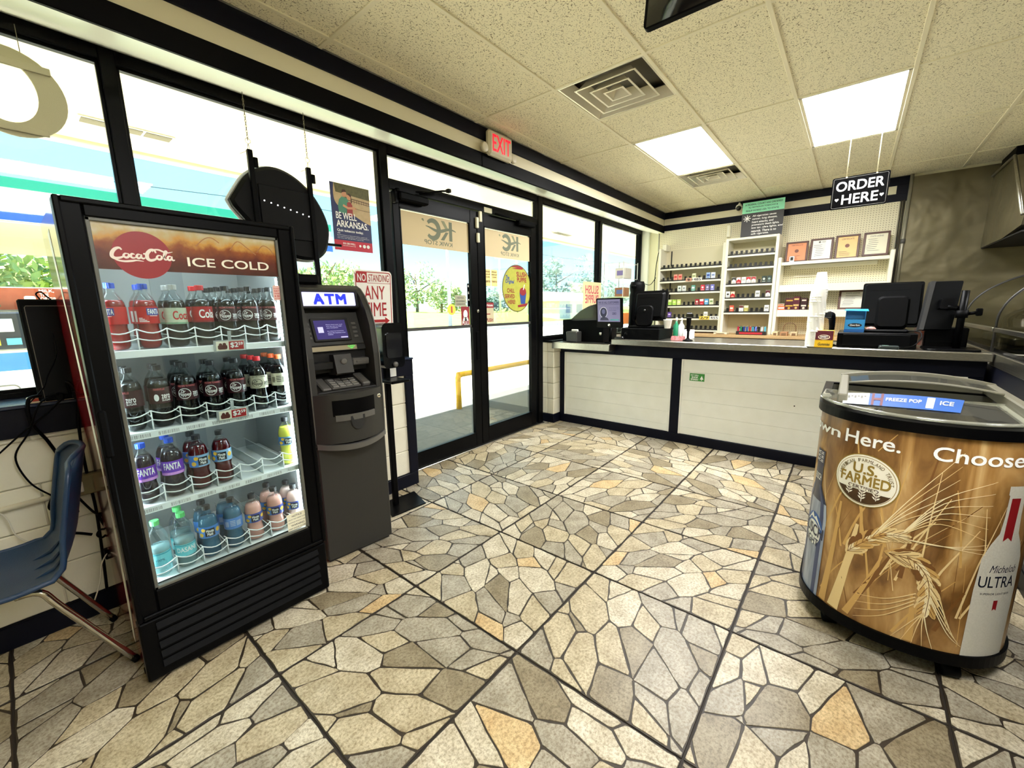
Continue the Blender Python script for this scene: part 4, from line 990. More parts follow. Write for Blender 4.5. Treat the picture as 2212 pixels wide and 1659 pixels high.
# bowed door with the cash slot
def bow(u, v, dy=0.0): x = -.205+.41*u; return (x, .004-.085*(1-(x/.205)**2)-dy, .722+.278*v)
q = MB(); q.sheet(bow, 16, 6); q.sheet(lambda u, v: (-.205+.41*u, (.004-.085*(1-((-.205+.41*u)/.205)**2))*(1-v)+.06*v, 1.0), 16, 1); dd = L(q, 'cash_door', ATMG)
def patch(u0, u1, v0, v1, dy): return lambda u, v: bow(u0+(u1-u0)*u, v0+(v1-v0)*v, dy)
q = MB(); q.sheet(patch(.20, .80, .56, .88, .001), 10, 1); L(q, 'slot_recess', BLK, dd)
q = MB(); q.sheet(patch(.22, .78, .46, .58, .010), 10, 2); q.sheet(lambda u, v: Vector(bow(.22+.56*u, .58, .010*(1-v))), 10, 1); L(q, 'cash_tray', ATML, dd)
q = MB(); N = 18
cp = [bow(.5+.10*math.cos(PI+PI*k/N), .46+.20*math.sin(PI+PI*k/N), .0115) for k in range(N+1)]+[bow(.60, .54, .0115), bow(.40, .54, .0115)]
q.add(cp, [tuple(range(len(cp)))]); L(q, 'thumb_cutout', mat('recess', (16, 16, 16), .6), dd)
q = MB(); c_ = Vector(bow(.90, .82, .002)); q.lathe([(.013, 0), (.013, .004), (.008, .007), (.0005, .007)], 16, F=lambda x, y, z: c_+Vector((x, -z, y))); L(q, 'lock', CHROME, dd)
q = MB(); q.sheet(lambda u, v: Vector(bow(u, 0, .010))+Vector((0, .0, -.024+.030*v-.018*(1-(2*u-1)**2))), 18, 1); q.sheet(lambda u, v: Vector(bow(u, 0, .010*(1-v)-.0))+Vector((0, .02*v, .006-.018*(1-(2*u-1)**2))), 18, 1)
L(q, 'chin_lip', ATML, dd)
q = MB(); q.sheet(lambda u, v: Vector((-.205+.41*u, (.004-.085*(1-(2*u-1)**2)-.008)*(1-v)+.02*v, .70-.018*(1-(2*u-1)**2)-.012*v)), 18, 2); L(q, 'chin_underside', ATMG, dd)
tb = thing('terminal_box', 'low black box lying on top of the cash machine', 'box', (1.10, 2.47, 1.602), math.radians(-5)); L(MB().box(-.17, .10, -.06, .06, 0, .055, b=.012), 'case', BLKM, tb); L(MB().box(-.01, .01, -.02, .02, .055, .06), 'switch', ATML, tb)

# ================================================================ red and white road sign leaning at the door
ns = thing('parking_sign', 'white and red no standing road sign leaning behind the cash machine', 'sign', (1.70, 2.66, 1.075))
Fn = frame((1.538, 2.655, 1.08), (1, .03, 0), (0, -.05, 1))
pl_ = MB().prism(rrect(0, .305, .0, .645, .03), -.003, 0, Fn).build('plate', mat('sign white', (240, 238, 230), .35), ns)
q = MB(); P = rrect(.010, .295, .010, .635, .022, 5); O = rrect(.016, .289, .016, .629, .018, 5)
for i in range(len(P)): j = (i+1) % len(P); q.quad(Fn(*P[i], .0008), Fn(*P[j], .0008), Fn(*O[j], .0008), Fn(*O[i], .0008))
q.poly([(.016, .560), (.100, .560), (.100, .629), (.016, .629)], Fn, .001, 0); q.poly([(.100, .557), (.289, .557), (.289, .560), (.1, .560)], Fn, .001, 0)
put(q, 'NO', Fn, .026, .090, .570, .618, .0018, .02, mi=1); put(q, 'STANDING', Fn, .112, .278, .570, .618, .001, .01)
put(q, 'ANY', Fn, .075, .240, .448, .540, .001, .01); put(q, 'TIME', Fn, .062, .250, .330, .425, .001, .01)
q.poly([(.05, .285), (.235, .285), (.235, .268), (.275, .295), (.235, .322), (.235, .305), (.05, .305)], Fn, .001, 0); q.build('sign_print', [mat('sign red', (168, 30, 34), .4), mat('sign white', 0)], ns)
for u, v in ((.012, .633), (.293, .012)): MB().cyl(Fn(u+.0, v-.012, 0), Fn(u, v-.012, .002), .006, 8).build('bolt_hole', CHROME, ns)
# dispenser on its stand
dp = thing('dispenser_stand', 'black dispenser on a floor stand with a square plate, beside the cash machine', 'dispenser', (1.675, 2.52, 0))
MB().prism([(1.547, 2.388), (1.83, 2.367), (1.903, 2.602), (1.62, 2.625)], .001, .010, frame((0, 0, 0), (1, 0, 0), (0, 1, 0)), inset=.002).build('floor_plate', BLK, dp)
bx(1.650, 1.692, 2.505, 2.535, .010, 1.36, b=.004).build('pole', BLK, dp)
hb = MB(); hb.prism(rrect(1.575, 1.745, 1.06, 1.365, .035, 5), 2.40, 2.505, frame((0, 0, 0), (1, 0, 0), (0, 0, 1), (0, 1, 0))); hb = hb.build('dispenser_body', BLKG, dp)
MB().prism(rrect(1.600, 1.722, 1.13, 1.30, .02, 4), 2.392, 2.402, frame((0, 0, 0), (1, 0, 0), (0, 0, 1), (0, 1, 0))).build('window', mat('smoked window', (30, 30, 32), .08, coat=.5), hb)
MB().cyl((1.66, 2.40, 1.085), (1.66, 2.385, 1.085), .018).build('button', ATML, hb)
bx(1.60, 1.75, 2.36, 2.52, .955, .975, b=.006).build('drip_tray', BLK, dp)
bx(1.66, 1.75, 2.52, 2.545, .98, 1.04).build('label_card', PAPER, dp)

# ================================================================ hanging window sign seen from behind
hs_ = thing('hanging_sign', 'back of a black leaf-shaped lit sign hanging on chains in the window', 'sign', (1.22, 2.86, 1.80))
out = spline([(.925, 2.09, 0), (.955, 2.14, 0), (1.02, 2.235, 0), (1.10, 2.295, 0), (1.20, 2.318, 0), (1.31, 2.285, 0), (1.41, 2.205, 0), (1.475, 2.10, 0), (1.502, 2.00, 0), (1.488, 1.90, 0), (1.455, 1.83, 0), (1.37, 1.785, 0), (1.22, 1.80, 0), (1.08, 1.89, 0), (.985, 2.00, 0), (.94, 2.055, 0)], 5)
P = [(v.x, v.y) for v in out]
FB = frame((0, 2.865, 0), (1, 0, 0), (0, 0, 1))
MB().prism(P, 0, .055, FB, inset=.02).build('back_shell', mat('sign back', (9, 9, 10), .5, spec=.14, bump=(300, .1)), hs_)
q = MB(); q.tube([FB(*p, -.005) for p in P], .012, 6, closed=True); q.build('rim', mat('clear edge', (200, 206, 210), .15), hs_)
bx(1.075, 1.40, 2.802, 2.812, 1.90, 2.20, b=.004).build('back_panel', mat('sign back', 0), hs_)
for x in (1.05, 1.385):
    st2 = bx(x-.014, x+.014, 2.79, 2.815, 1.62 if x > 1.2 else 1.80, 2.375 if x < 1.2 else 2.355, b=.003).build('hanging_strut', BLK, hs_)
    z = 2.34 if x < 1.2 else 2.32
    q = MB(); q.box(x+.016, x+.04, 2.795, 2.81, z-.055, z, b=.003); q.build('bracket', BLK, st2)
for k in range(8): MB().ball((1.10+.037*k, 2.798, 2.107-.0075*k), .0042, 5).build('status_lamp', mat('white lamp dots', (255, 255, 255), .4, emit=2.0), hs_)
bx(1.485, 1.60, 2.85, 2.87, 1.895, 1.912, b=.003).build('side_arm', BLK, hs_)
CH_ = mat('chain metal', (120, 112, 92), .35, metal=.8)
for n, (x, zt, zb) in enumerate(((1.048, 2.655, 2.375), (1.385, 2.655, 2.355))):
    q = MB(); zz = zt; k = 0
    while zz > zb+.06:
        a = (1, 0) if k % 2 else (0, 1); q.tube([(x+.004*a[0]*math.cos(t)+.0, 2.80+.004*a[1]*math.cos(t), zz-.009+.009*math.sin(t)) for t in [2*PI*i/8 for i in range(8)]], .0013, 4, closed=True); zz -= .0135; k += 1
    q.tube([(x+.014*math.cos(t), 2.80, zb+.045+.014*math.sin(t)) for t in [2*PI*i/12 for i in range(12)]], .0014, 4, closed=True)
    q.tube([(x, 2.80, zb+.031), (x-.008, 2.80, zb-.01)], .0014, 4); q.tube([(x, 2.80, zb+.031), (x+.010, 2.80, zb-.02)], .0014, 4); q.tube([(x-.008, 2.80, zb-.01), (x-.05, 2.80, zb-.035)], .0016, 4)
    q.cyl((x, 2.80, zt), (x, 2.80, zt+.02), .002, 5); q.build('chain', CH_, hs_)

# ================================================================ poster on the window
FPo = frame((1.622, 2.990, 1.895), (1, 0, 0), (0, 0, 1))
ps = thing('health_poster', 'navy and red tobacco quitting poster with a couple, taped to the window', 'poster', (1.777, 2.99, 1.895))
PNV = mat('poster navy', (38, 46, 92), .5); PRD = mat('poster red', (190, 28, 54), .5)
bx(0, .312, 0, .468, -.002, 0, F=FPo).build('sheet', PNV, ps)
q = MB(); q.poly([(0, 0), (.312, 0), (.312, .072), (0, .072)], FPo, .0006, 0); q.build('red_band', [PRD], ps)
q = MB(); S_ = [(.03, .468), (.022, .40), (.03, .34), (.07, .30), (.16, .265), (.26, .22), (.312, .205)]
q.poly([(v.x, v.y) for v in spline([(a, b, 0) for a, b in S_], 4)]+[(.312, .468)], FPo, .0006, 0)
q.poly([(.04, .405), (.312, .385), (.312, .468), (.03, .468)], FPo, .001, 1); q.poly([(.10, .375), (.312, .36), (.312, .366), (.10, .383)], FPo, .0012, 2); q.poly([(.10, .362), (.312, .345), (.312, .349), (.10, .368)], FPo, .0012, 2)
for k in range(8): q.poly([(.16+.02*k, .345), (.164+.02*k, .345), (.164+.02*k, .372), (.16+.02*k, .374)], FPo, .0013, 2)
q.build('poster_photo', [mat('river sand', (206, 182, 140), .5, noise=(30, (176, 150, 108), .8)), mat('poster trees', (66, 66, 34), .5, noise=(60, (110, 104, 58), .8)), mat('rail brown', (110, 84, 60), .5)], ps)
q = MB()
q.poly([(.055, .27), (.14, .25), (.14, .345), (.125, .375), (.085, .38), (.062, .355), (.05, .31)], FPo, .0014, 0); q.poly([(.115, .255), (.165, .25), (.165, .33), (.15, .352), (.125, .345)], FPo, .0016, 1)
q.prism(circ(.105, .403, .019, 14, .024), .0, .0018, FPo, 2); q.prism(circ(.140, .385, .017, 14, .021), .0, .0020, FPo, 2)
q.poly([(.085, .405), (.092, .430), (.115, .432), (.124, .415), (.112, .415), (.098, .412)], FPo, .0024, 3); q.poly([(.128, .40), (.14, .41), (.158, .402), (.162, .35), (.155, .34), (.155, .385), (.14, .397)], FPo, .0024, 3)
q.ribbon([(.09, .32), (.13, .305), (.18, .312), (.195, .305)], .008, FPo, .0022, 2); q.ribbon([(.185, .31), (.25, .305), (.312, .303)], .0012, FPo, .0024, 3)
q.build('poster_people', [mat('shirt green', (82, 140, 118), .6), mat('dress rose', (160, 66, 66), .6), mat('poster skin', (206, 150, 116), .6), mat('hair brown', (66, 42, 30), .6)], ps)
q = MB(); put(q, 'BE WELL', FPo, .028, .190, .222, .268, .003, .03); put(q, 'ARKANSAS.', FPo, .028, .284, .166, .212, .003, .03); put(q, 'Quit tobacco today.', FPo, .028, .240, .128, .150, .003, .02)
q.poly([(.028, .119), (.05, .119), (.05, .122), (.028, .122)], FPo, .003)
lines(q, ['Be Well Arkansas can help you be healthier, happier, and', 'more active by quitting tobacco, and controlling diabetes to', 'want to live. Call 1-833-283-WELL today for help.'], FPo, .026, .285, .110, .006, .005, .003)
put(q, '833-283-WELL', FPo, .066, .165, .044, .056, .003, .02); put(q, 'bewellarkansas.org', FPo, .066, .165, .030, .038, .003, .01)
for cx_ in (.205, .24, .273): q.prism(circ(cx_, .042, .013 if cx_ != .205 else .009, 14), .002, .003, FPo)
q.build('lettering', INKW, ps)

# ================================================================ big letter hung in the corner of the left window
og = thing('hanging_letter', 'large pale ring-shaped letter hanging in the top left window', 'sign', (.17, 2.9, 2.21))
OUT = circ(.165, 2.395, .172, 40, .178); INN = circ(.150, 2.40, .098, 40, .130); FO = frame((0, 2.90, 0), (1, 0, 0), (0, 0, 1))
q = MB()
for w in (0, .012):
    for i in range(40): j = (i+1) % 40; q.quad(FO(*OUT[i], w), FO(*OUT[j], w), FO(*INN[j], w), FO(*INN[i], w))
for R_ in (OUT, INN):
    for i in range(40): j = (i+1) % 40; q.quad(FO(*R_[i], 0), FO(*R_[j], 0), FO(*R_[j], .012), FO(*R_[i], .012))
OG = mat('letter board', (196, 190, 158), .7, bump=(500, .3)); q.build('letter_body', OG, og)
for z0, z1, x0, x1 in ((2.495, 2.525, -.01, .30), (2.235, 2.262, .02, .26)): bx(x0, x1, 2.878, 2.888, z0, z1, b=.002).build('batten', OG, og)
q = MB(); q.cyl((.12, 2.89, 2.55), (.12, 2.89, 2.67), .0015, 5); q.cyl((.22, 2.89, 2.55), (.22, 2.89, 2.67), .0015, 5); q.build('hanging_wire', CH_, og)

# ================================================================ exit sign
ex = thing('exit_sign', 'lit red exit sign with two side lamp heads, on the window header', 'sign', (2.78, 2.40, 2.65))
bx(2.635, 2.925, 2.352, 2.408, 2.655, 2.845, b=.018).build('housing', mat('exit housing', (224, 216, 190), .4), ex)
Fe = frame((2.635, 2.351, 2.655), (1, 0, 0), (0, 0, 1))
q = MB(); put(q, 'EXIT', Fe, .035, .255, .035, .155, .0006, .02); q.build('lettering', mat('exit red', (225, 20, 45), .5, emit=.62, ecol=(255, 20, 50)), ex)
for x in (2.60, 2.96):
    q = MB(); q.lathe([(.020, 0), (.034, .01), (.036, .03), (.03, .034), (.0005, .030)], 16, F=lambda a, b, c, x=x: Vector((x+a, 2.405-c*1.2, 2.70+b))); q.build('lamp_head', mat('exit housing', 0), ex)

# ================================================================ decals on the doors
FD = frame((0, 2.995, 0), (1, 0, 0), (0, 0, 1), (0, 1, 0))
FILM = mat('cream film', (222, 202, 160), .7); LOGO = mat('film grey green', (122, 128, 108), .7); LOGO2 = mat('film olive', (150, 152, 120), .7)
def film(d, x0, x1, z0, z1, lx0, lx1, lz0, lz1, tz0, tz1, tx0, tx1):
    f = MB().poly([(x0, z0), (x1, z0), (x1, z1), (x0, z1)], FD).build('window_film', FILM, d); q = MB()
    def m(u, v): return (lx1-(lx1-lx0)*u, lz0+(lz1-lz0)*v)     # mirrored: read from outside
    # K: upright and two arms; C: open curve; wave sweeping across
    for poly in ([(.02, .0), (.15, .0), (.15, 1.0), (.02, 1.0)], [(.17, .44), (.29, .44), (.50, .0), (.36, .0)], [(.17, .60), (.29, .60), (.46, 1.0), (.33, 1.0)]): q.poly([m(*p) for p in poly], FD, -.001, 0 if poly[0][1] < .5 else 1)
    cc = [(.80+.16*math.cos(a), .48+.42*math.sin(a)) for a in [math.radians(50+k*13) for k in range(21)]]
    q.ribbon([m(.80+(.24*math.cos(math.radians(42+k*14.5))), .48+.44*math.sin(math.radians(42+k*14.5))) for k in range(20)], [.014+.010*math.sin(PI*k/19) for k in range(20)], FD, -.0013, 0)
    q.ribbon([m(-.14+.1*k, .52+.09*math.sin(k*.62+.2)) for k in range(13)], [.003+.011*math.sin(PI*k/12) for k in range(13)], FD, -.0017, 0)
    q.ribbon([m(1.16+.02*math.cos(t), .86+.05*math.sin(t)) for t in (0, 1, 2, 3, 4)], .008, FD, -.001, 1)
    put(q, 'KWIK STOP', FD, tx0, tx1, tz0, tz1, -.001, .02, mirror=True); q.build('film_print', [LOGO, LOGO2], f)
film(d1, 2.205, 3.012, 1.995, 2.268, 2.50, 2.80, 2.075, 2.245, 2.025, 2.062, 2.46, 2.79)
film(d2, 3.220, 4.005, 1.985, 2.255, 3.52, 3.80, 2.075, 2.235, 2.015, 2.052, 3.49, 3.80)
SY = mat('slush yellow', (196, 192, 84), .45, noise=(26, (164, 170, 62), .8)); SR = mat('slush red', (150, 40, 48), .5); SB = mat('slush blue', (48, 80, 150), .5)
c_ = MB().prism(circ(3.765, 1.672, .262, 48), 0, .001, FD).build('round_sticker', mat('sticker rim', (96, 84, 60), .5), d2)
c_['label'] = 'round yellow drinks sticker on the door glass'
q = MB(); q.prism(circ(3.765, 1.672, .252, 48), -.001, -.0005, FD, 0)
q.prism([(3.77+.0*k, 1.90) for k in range(1)]+[(3.66+.03*k, 1.905+.018*math.sin(PI*k/7)) for k in range(8)]+[(3.87, 1.885), (3.665, 1.885)], -.002, -.0015, FD, 1)
put(q, 'The', FD, 3.565, 3.625, 1.765, 1.81, -.002, .04, mi=2); put(q, 'Original', FD, 3.555, 3.70, 1.715, 1.765, -.002, .04, shear=.2, mi=2)
for i, (w_, a, b) in enumerate((('CHILL', 3.585, 3.715), ('SERVED', 3.545, 3.715), ('HERE!', 3.595, 3.725))): put(q, w_, FD, a, b, 1.625-.062*i, 1.668-.062*i, -.002, .04, mi=1)
put(q, 'SLUSH', FD, 3.755, 3.94, 1.805, 1.855, -.002, .05, mi=1); put(q, 'PUPPIE', FD, 3.765, 3.935, 1.745, 1.795, -.002, .05, mi=1)
# cup of slush in place of the mascot
q.poly([(3.83, 1.50), (3.91, 1.50), (3.935, 1.63), (3.805, 1.63)], FD, -.002, 2); q.prism(circ(3.87, 1.64, .062, 20, .045), -.0025, -.002, FD, 1); q.ribbon([(3.875, 1.66), (3.90, 1.72)], .006, FD, -.003, 3)
q.poly([(3.78, 1.462), (3.93, 1.475), (3.96, 1.51), (3.77, 1.485)], FD, -.0025, 1); q.build('sticker_print', [SY, SR, SB, INKW], c_)
def decal(d, name, x0, x1, z0, z1, m, rows, ink, extra=None):
    s_ = MB().prism(rrect(x0, x1, z0, z1, .006), 0, .001, FD).build(name, m, d); q = MB()
    for (t, a, b, c, e) in rows: put(q, t, FD, x0+(x1-x0)*a, x0+(x1-x0)*b, z0+(z1-z0)*c, z0+(z1-z0)*e, -.001, .03)
    q.build('lettering', ink, s_); return s_
pu = decal(d1, 'pull_sticker', 2.875, 2.990, 1.285, 1.475, SR, [('PULL', .10, .90, .06, .24)], INKW)
q = MB(); q.prism(circ(2.932, 1.40, .030, 16, .042), -.0015, -.001, FD, 0); q.poly([(2.89, 1.335), (2.975, 1.335), (2.96, 1.37), (2.905, 1.37)], FD, -.0015, 0); q.prism(circ(2.932, 1.345, .014, 14), -.003, -.002, FD, 1); q.build('sticker_print', [INKW, INKK], pu)
pu = decal(d2, 'push_sticker', 3.222, 3.355, 1.305, 1.515, mat('push cream', (206, 196, 160), .5), [('PUSH', .10, .90, .05, .22)], SR)
q = MB(); q.poly([(3.222, 1.46), (3.355, 1.46), (3.355, 1.515), (3.222, 1.515)], FD, -.0015, 0); put(q, 'Welcome', FD, 3.24, 3.34, 1.475, 1.50, -.002, .03, mi=1); q.poly([(3.235, 1.39), (3.30, 1.39), (3.30, 1.40), (3.235, 1.40)], FD, -.0015, 0); q.build('sticker_print', [SR, INKW], pu)
hr = mat('pale yellow paper', (246, 226, 150), .6)
for x in (3.222, 3.328): decal(d2, 'hours_notice', x, x+.098, 1.685, 1.855, hr, [('OPEN DAILY', .1, .9, .82, .90), ('FROM 6 AM', .1, .9, .66, .74), ('TO 10 PM', .2, .8, .50, .58), ('THANK YOU', .1, .9, .22, .34)], mat('brown ink', (120, 90, 40), .5))
decal(d1, 'notice', 2.80, 2.945, 1.475, 1.585, mat('grey paper', (176, 174, 150), .6), [('NOTICE', .2, .8, .7, .85), ('NO LOITERING', .1, .9, .4, .55), ('CAMERAS IN USE', .1, .9, .15, .28)], INKG)
decal(d1, 'height_strip', 2.968, 2.998, 1.475, 1.70, BLK, [('6', .25, .75, .85, .94), ('5', .25, .75, .55, .64), ('4', .25, .75, .25, .34)], INKW)
# ================================================================ service counter
PLK = mat('white plank paint', (244, 244, 236), 0.42, noise=(7, (232, 231, 220), 0.9), bump=(60, .2))
ct = thing('service_counter', 'long service counter front of white planks in a navy frame', 'counter', (4.7, 1.0, 0))
bx(4.445, 4.98, -.78, 2.82, .0, .954).build('carcass', mat('counter inside', (70, 68, 62), .8), ct)
for nm, a in (('top_rail', (-.78, 2.082, .905, 1.03)), ('top_rail', (2.086, 2.82, .905, .953)), ('base_rail', (-.78, 2.82, 0, .102)), ('stile', (2.765, 2.83, .102, .905)), ('stile', (1.335, 1.430, .102, .905)), ('stile', (-.78, -.70, .102, .905))):
    bx(4.415, 4.450, a[0], a[1], a[2], a[3], b=.004).build(nm, NAVY, ct)
for y0, y1 in ((1.43, 2.765), (-.70, 1.335)):
    zs = [.102, .18, .325, .475, .625, .775, .905]
    for z0, z1 in zip(zs, zs[1:]): bx(4.4285+.0012*((z0*37) % 1), 4.447, y0+.001, y1-.001, z0+.0005, z1-.0005, b=.0012).build('plank', PLK, ct)
    for a_, b2_ in ((y0, y0+.018), (y1-.018, y1)): bx(4.418, 4.432, a_, b2_, .102, .905, b=.003).build('inner_bead', PLK, ct)
Fc = frame((4.4265, 1.248, .686), (0, -1, 0), (0, 0, 1), (-1, 0, 0))
st = MB().poly([(0, 0), (.145, 0), (.145, .078), (0, .078)], Fc, .001).build('sticker', mat('sticker green', (62, 142, 62), .5), ct); st['label'] = 'small green sticker with white words and a tree'
q = MB()
for i, w_ in enumerate(('EAT WELL', 'SHOP', 'SMART')): put(q, w_, Fc, .012, .088, .052-.022*i, .069-.022*i, .002, .05, keep=True)
q.poly([(.10, .02), (.135, .02), (.118, .058)], Fc, .002); q.poly([(.114, .008), (.121, .008), (.121, .02), (.114, .02)], Fc, .002); q.build('lettering', INKW, st)
MB().prism(circ(.92, -.145, .006, 8), 0, .002, Fc).build('dent', mat('dent', (60, 56, 48), .8), ct)
tp_ = thing('worktop', 'long stainless worktop along the service counter', 'worktop', (4.65, .65, 1.03))
bx(4.30, 5.02, -.785, 2.08, 1.032, 1.092, b=.006).build('steel_top', STEEL, tp_)
tl_ = thing('low_worktop', 'short lower stainless worktop at the window end of the counter', 'worktop', (4.62, 2.47, .95))
bx(4.27, 4.95, 2.085, 2.86, .955, 1.035, b=.005).build('steel_top', STEEL, tl_)
# right-hand run toward the camera
rc = thing('kitchen_counter', 'navy fronted kitchen counter with steel top, at the right edge', 'counter', (3.0, -1.1, 0))
bx(1.0, 5.64, -1.45, -.80, 0, 1.0).build('carcass', NAVY, rc); dp_ = bx(2.9, 3.9, -.806, -.798, .13, .84, b=.004).build('door_panel', mat('cabinet grey', (88, 92, 90), .45), rc); bx(2.95, 3.4, -.835, -.82, .60, .625, b=.005).build('handle', PAPER, dp_); bx(2.97, 2.99, -.822, -.805, .605, .62).build('handle_post', PAPER, dp_)
bx(1.0, 5.66, -1.45, -.79, 1.0, 1.09, b=.005).build('steel_top', STEEL, rc)
bx(1.0, 4.40, -.805, -.795, 0, .10, b=.002).build('base_rail', BLK, rc)

# ================================================================ hot food case on it
hc = thing('hot_food_case', 'glass fronted hot food display case with curved glass, on the kitchen counter', 'display case', (4.4, -1.1, 1.092))
bx(2.2, 5.65, -1.40, -.81, 1.091, 1.12, b=.004).build('base', BLK, hc)
for (x0, x1) in ((2.2, 4.47), (4.53, 5.62)): bx(x0, x1, -.815, -.79, 1.232, 1.262, b=.003).build('front_rail', STEEL, hc)
CASEG = clear('case glass', (214, 214, 200), .10)
for (x0, x1) in ((2.2, 4.49), (4.51, 5.64)): bx(x0, x1, -.808, -.802, 1.12, 1.232).build('lower_pane', CASEG, hc)
prof = spline([(-.802, 1.262, 0), (-.806, 1.36, 0), (-.85, 1.47, 0), (-.94, 1.57, 0), (-1.10, 1.66, 0), (-1.30, 1.70, 0)], 5)
for (x0, x1) in ((2.2, 4.49), (4.51, 5.64)):
    q = MB(); q.sheet(lambda u, v: (x0+(x1-x0)*u, prof[round(v*(len(prof)-1))].x, prof[round(v*(len(prof)-1))].y), 1, len(prof)-1); q.build('curved_pane', CASEG, hc)
for x in (2.2, 4.5, 5.65):
    q = MB(); q.tube([(x, v.x, v.y) for v in prof], .008, 6); q.box(x-.010, x+.010, -.815, -.795, 1.09, 1.265, b=.002); q.build('end_post', mat('case post', (40, 38, 34), .4), hc)
bx(2.2, 5.65, -1.45, -1.38, 1.09, 1.72, b=.005).build('back_panel', STEELD, hc)
bx(2.2, 5.65, -1.40, -1.25, 1.68, 1.72, b=.005).build('top_shelf', STEELD, hc)
for k in range(4): bx(4.62+.25*k, 4.82+.25*k, -1.25, -.92, 1.12, 1.18, b=.01).build('food_pan', STEEL, hc)

# ================================================================ things on the counter
CT = 1.092
# left register: terminal seen from behind, on a cash drawer
dw = thing('cash_till', 'black cash till box under the touch terminal, left part of the counter', 'cash till', (4.62, 1.80, CT))
bx(4.42, 4.86, 1.585, 2.02, CT, 1.212, b=.008).build('case', BLKM, dw); q = MB(); Fd = frame((4.42, 2.02, CT), (0, -1, 0), (0, 0, 1), (-1, 0, 0)); q.tube([Fd(*p, .0) for p in rrect(.285, .335, .03, .065, .008)], .003, 5, closed=True); q.build('notch', BLK, dw); MB().prism(circ(.06, .06, .016, 14), 0, .003, Fd).build('lock', BLKG, dw)
pt = thing('touch_terminal', 'black touch terminal seen from behind, on the cash drawer', 'terminal', (4.62, 1.80, 1.212))
bx(4.50, 4.80, 1.62, 1.98, 1.212, 1.238, b=.01).build('base', BLKM, pt)
Ft = frame((4.545, 1.955, 1.30), (0, -1, 0), (.20, 0, 1), (-1, 0, .20))
q = MB(); q.prism(rrect(0, .375, 0, .33, .02), -.05, -.015, Ft); q.prism(rrect(.02, .355, .02, .31, .02), -.015, .012, Ft, inset=.03); mo = q.build('screen_back', mat('terminal grey', (10, 10, 11), .35, spec=.12), pt)
bx(.06, .25, .245, .249, .0118, .0135, F=Ft).build('vent_slot', BLK, mo)
q = MB(); q.prism(rrect(.06, .25, -.075, .16, .05), .004, .035, Ft, inset=.012); q.build('stand_neck', BLKM, pt)
MB().cyl(Ft(.155, .10, .034), Ft(.155, .10, .042), .014, 12).build('hinge_cap', BLKG, pt)
# customer screen on a post
cs = thing('customer_screen', 'black customer screen showing a blue portrait notice, on a short post', 'screen', (4.42, 2.08, CT))
Fq = frame((4.40, 2.315, 1.215), (-.12, -1, 0), (-.10, 0, 1))
pn = MB().prism(rrect(0, .335, 0, .335, .015), -.03, 0, Fq, inset=.004).build('panel', BLK, cs)
sc2 = MB().poly([(.02, .07), (.315, .07), (.315, .32), (.02, .32)], Fq, .001).build('display', mat('lilac display', (110, 106, 150), .25, emit=.25, ecol=(120, 116, 165)), pn)
q = MB(); B1 = mat('display navy', (26, 30, 84), .4)
put(q, 'WE ID ALL CUSTOMERS', Fq, .035, .30, .275, .297, .002, .03); q.poly([(.03, .262), (.305, .262), (.305, .265), (.03, .265)], Fq, .002)
q.prism(circ(.10, .175, .052, 22, .062), .001, .0016, Fq, 1); q.prism(circ(.10, .175, .046, 22, .056), .0016, .002, Fq, 0); q.prism(circ(.10, .185, .022, 16, .028), .002, .0024, Fq, 2)
q.poly([(.05, .085), (.17, .085), (.155, .11), (.12, .125), (.085, .125), (.06, .11)], Fq, .002, 0)
lines(q, ['Have your licence ready', 'for age restricted items', 'born on or before'], Fq, .175, .305, .235, .010, .006, .002); put(q, '2003', Fq, .215, .265, .15, .175, .002, .02); q.poly([(.19, .085), (.30, .085), (.30, .10), (.19, .10)], Fq, .002, 3)
q.build('display_print', [B1, mat('display pale', (200, 200, 225), .4, emit=.2), mat('display mid', (96, 100, 170), .4), mat('display teal', (90, 190, 200), .4)], sc2)
MB().lathe([(.016, 0), (.018, .003), (.010, .005), (.0005, .005)], 14, F=lambda x, y, z: Fq(.17+x, .032+y, z)).build('emblem', CHROME, pn)
MB().cyl((4.445, 2.16, CT-.055), (4.445, 2.16, 1.25), .018).lathe([(.07, CT-.057), (.07, CT-.045), (.02, CT-.04)], 16, c=(4.445, 2.16, 0)).build('post', BLK, cs)
# dark curved machine at the window end
mc = thing('slush_machine', 'black curved drinks machine at the window end of the counter', 'machine', (4.66, 2.55, 1.035))
q = MB(); q.prism([(2.83, 1.036), (2.83, 1.30), (2.66, 1.31), (2.62, 1.345), (2.54, 1.41), (2.44, 1.46), (2.34, 1.49), (2.27, 1.49), (2.27, 1.036)], 4.48, 4.84, frame((0, 0, 0), (0, 1, 0), (0, 0, 1), (1, 0, 0)), inset=.0); q.build('housing', BLKM, mc)
q = MB(); q.prism([(2.72, 1.29), (2.655, 1.345), (2.57, 1.41), (2.46, 1.462), (2.35, 1.49), (2.29, 1.49), (2.29, 1.30)], 4.463, 4.485, frame((0, 0, 0), (0, 1, 0), (0, 0, 1), (1, 0, 0))); q.build('side_cover', BLKG, mc)
for z in (1.14, 1.23): MB().cyl((4.478, 2.30, z), (4.462, 2.30, z), .016).build('tap', CHROME, mc)
rp = thing('receipt_printer', 'small dark receipt printer with paper sticking out, on the low worktop', 'printer', (4.40, 2.60, 1.035))
bx(4.34, 4.46, 2.545, 2.70, 1.036, 1.165, b=.01).build('case', mat('printer grey', (52, 52, 50), .4), rp); bx(4.37, 4.40, 2.555, 2.64, 1.16, 1.19, b=.006).build('paper', PAPER, rp)
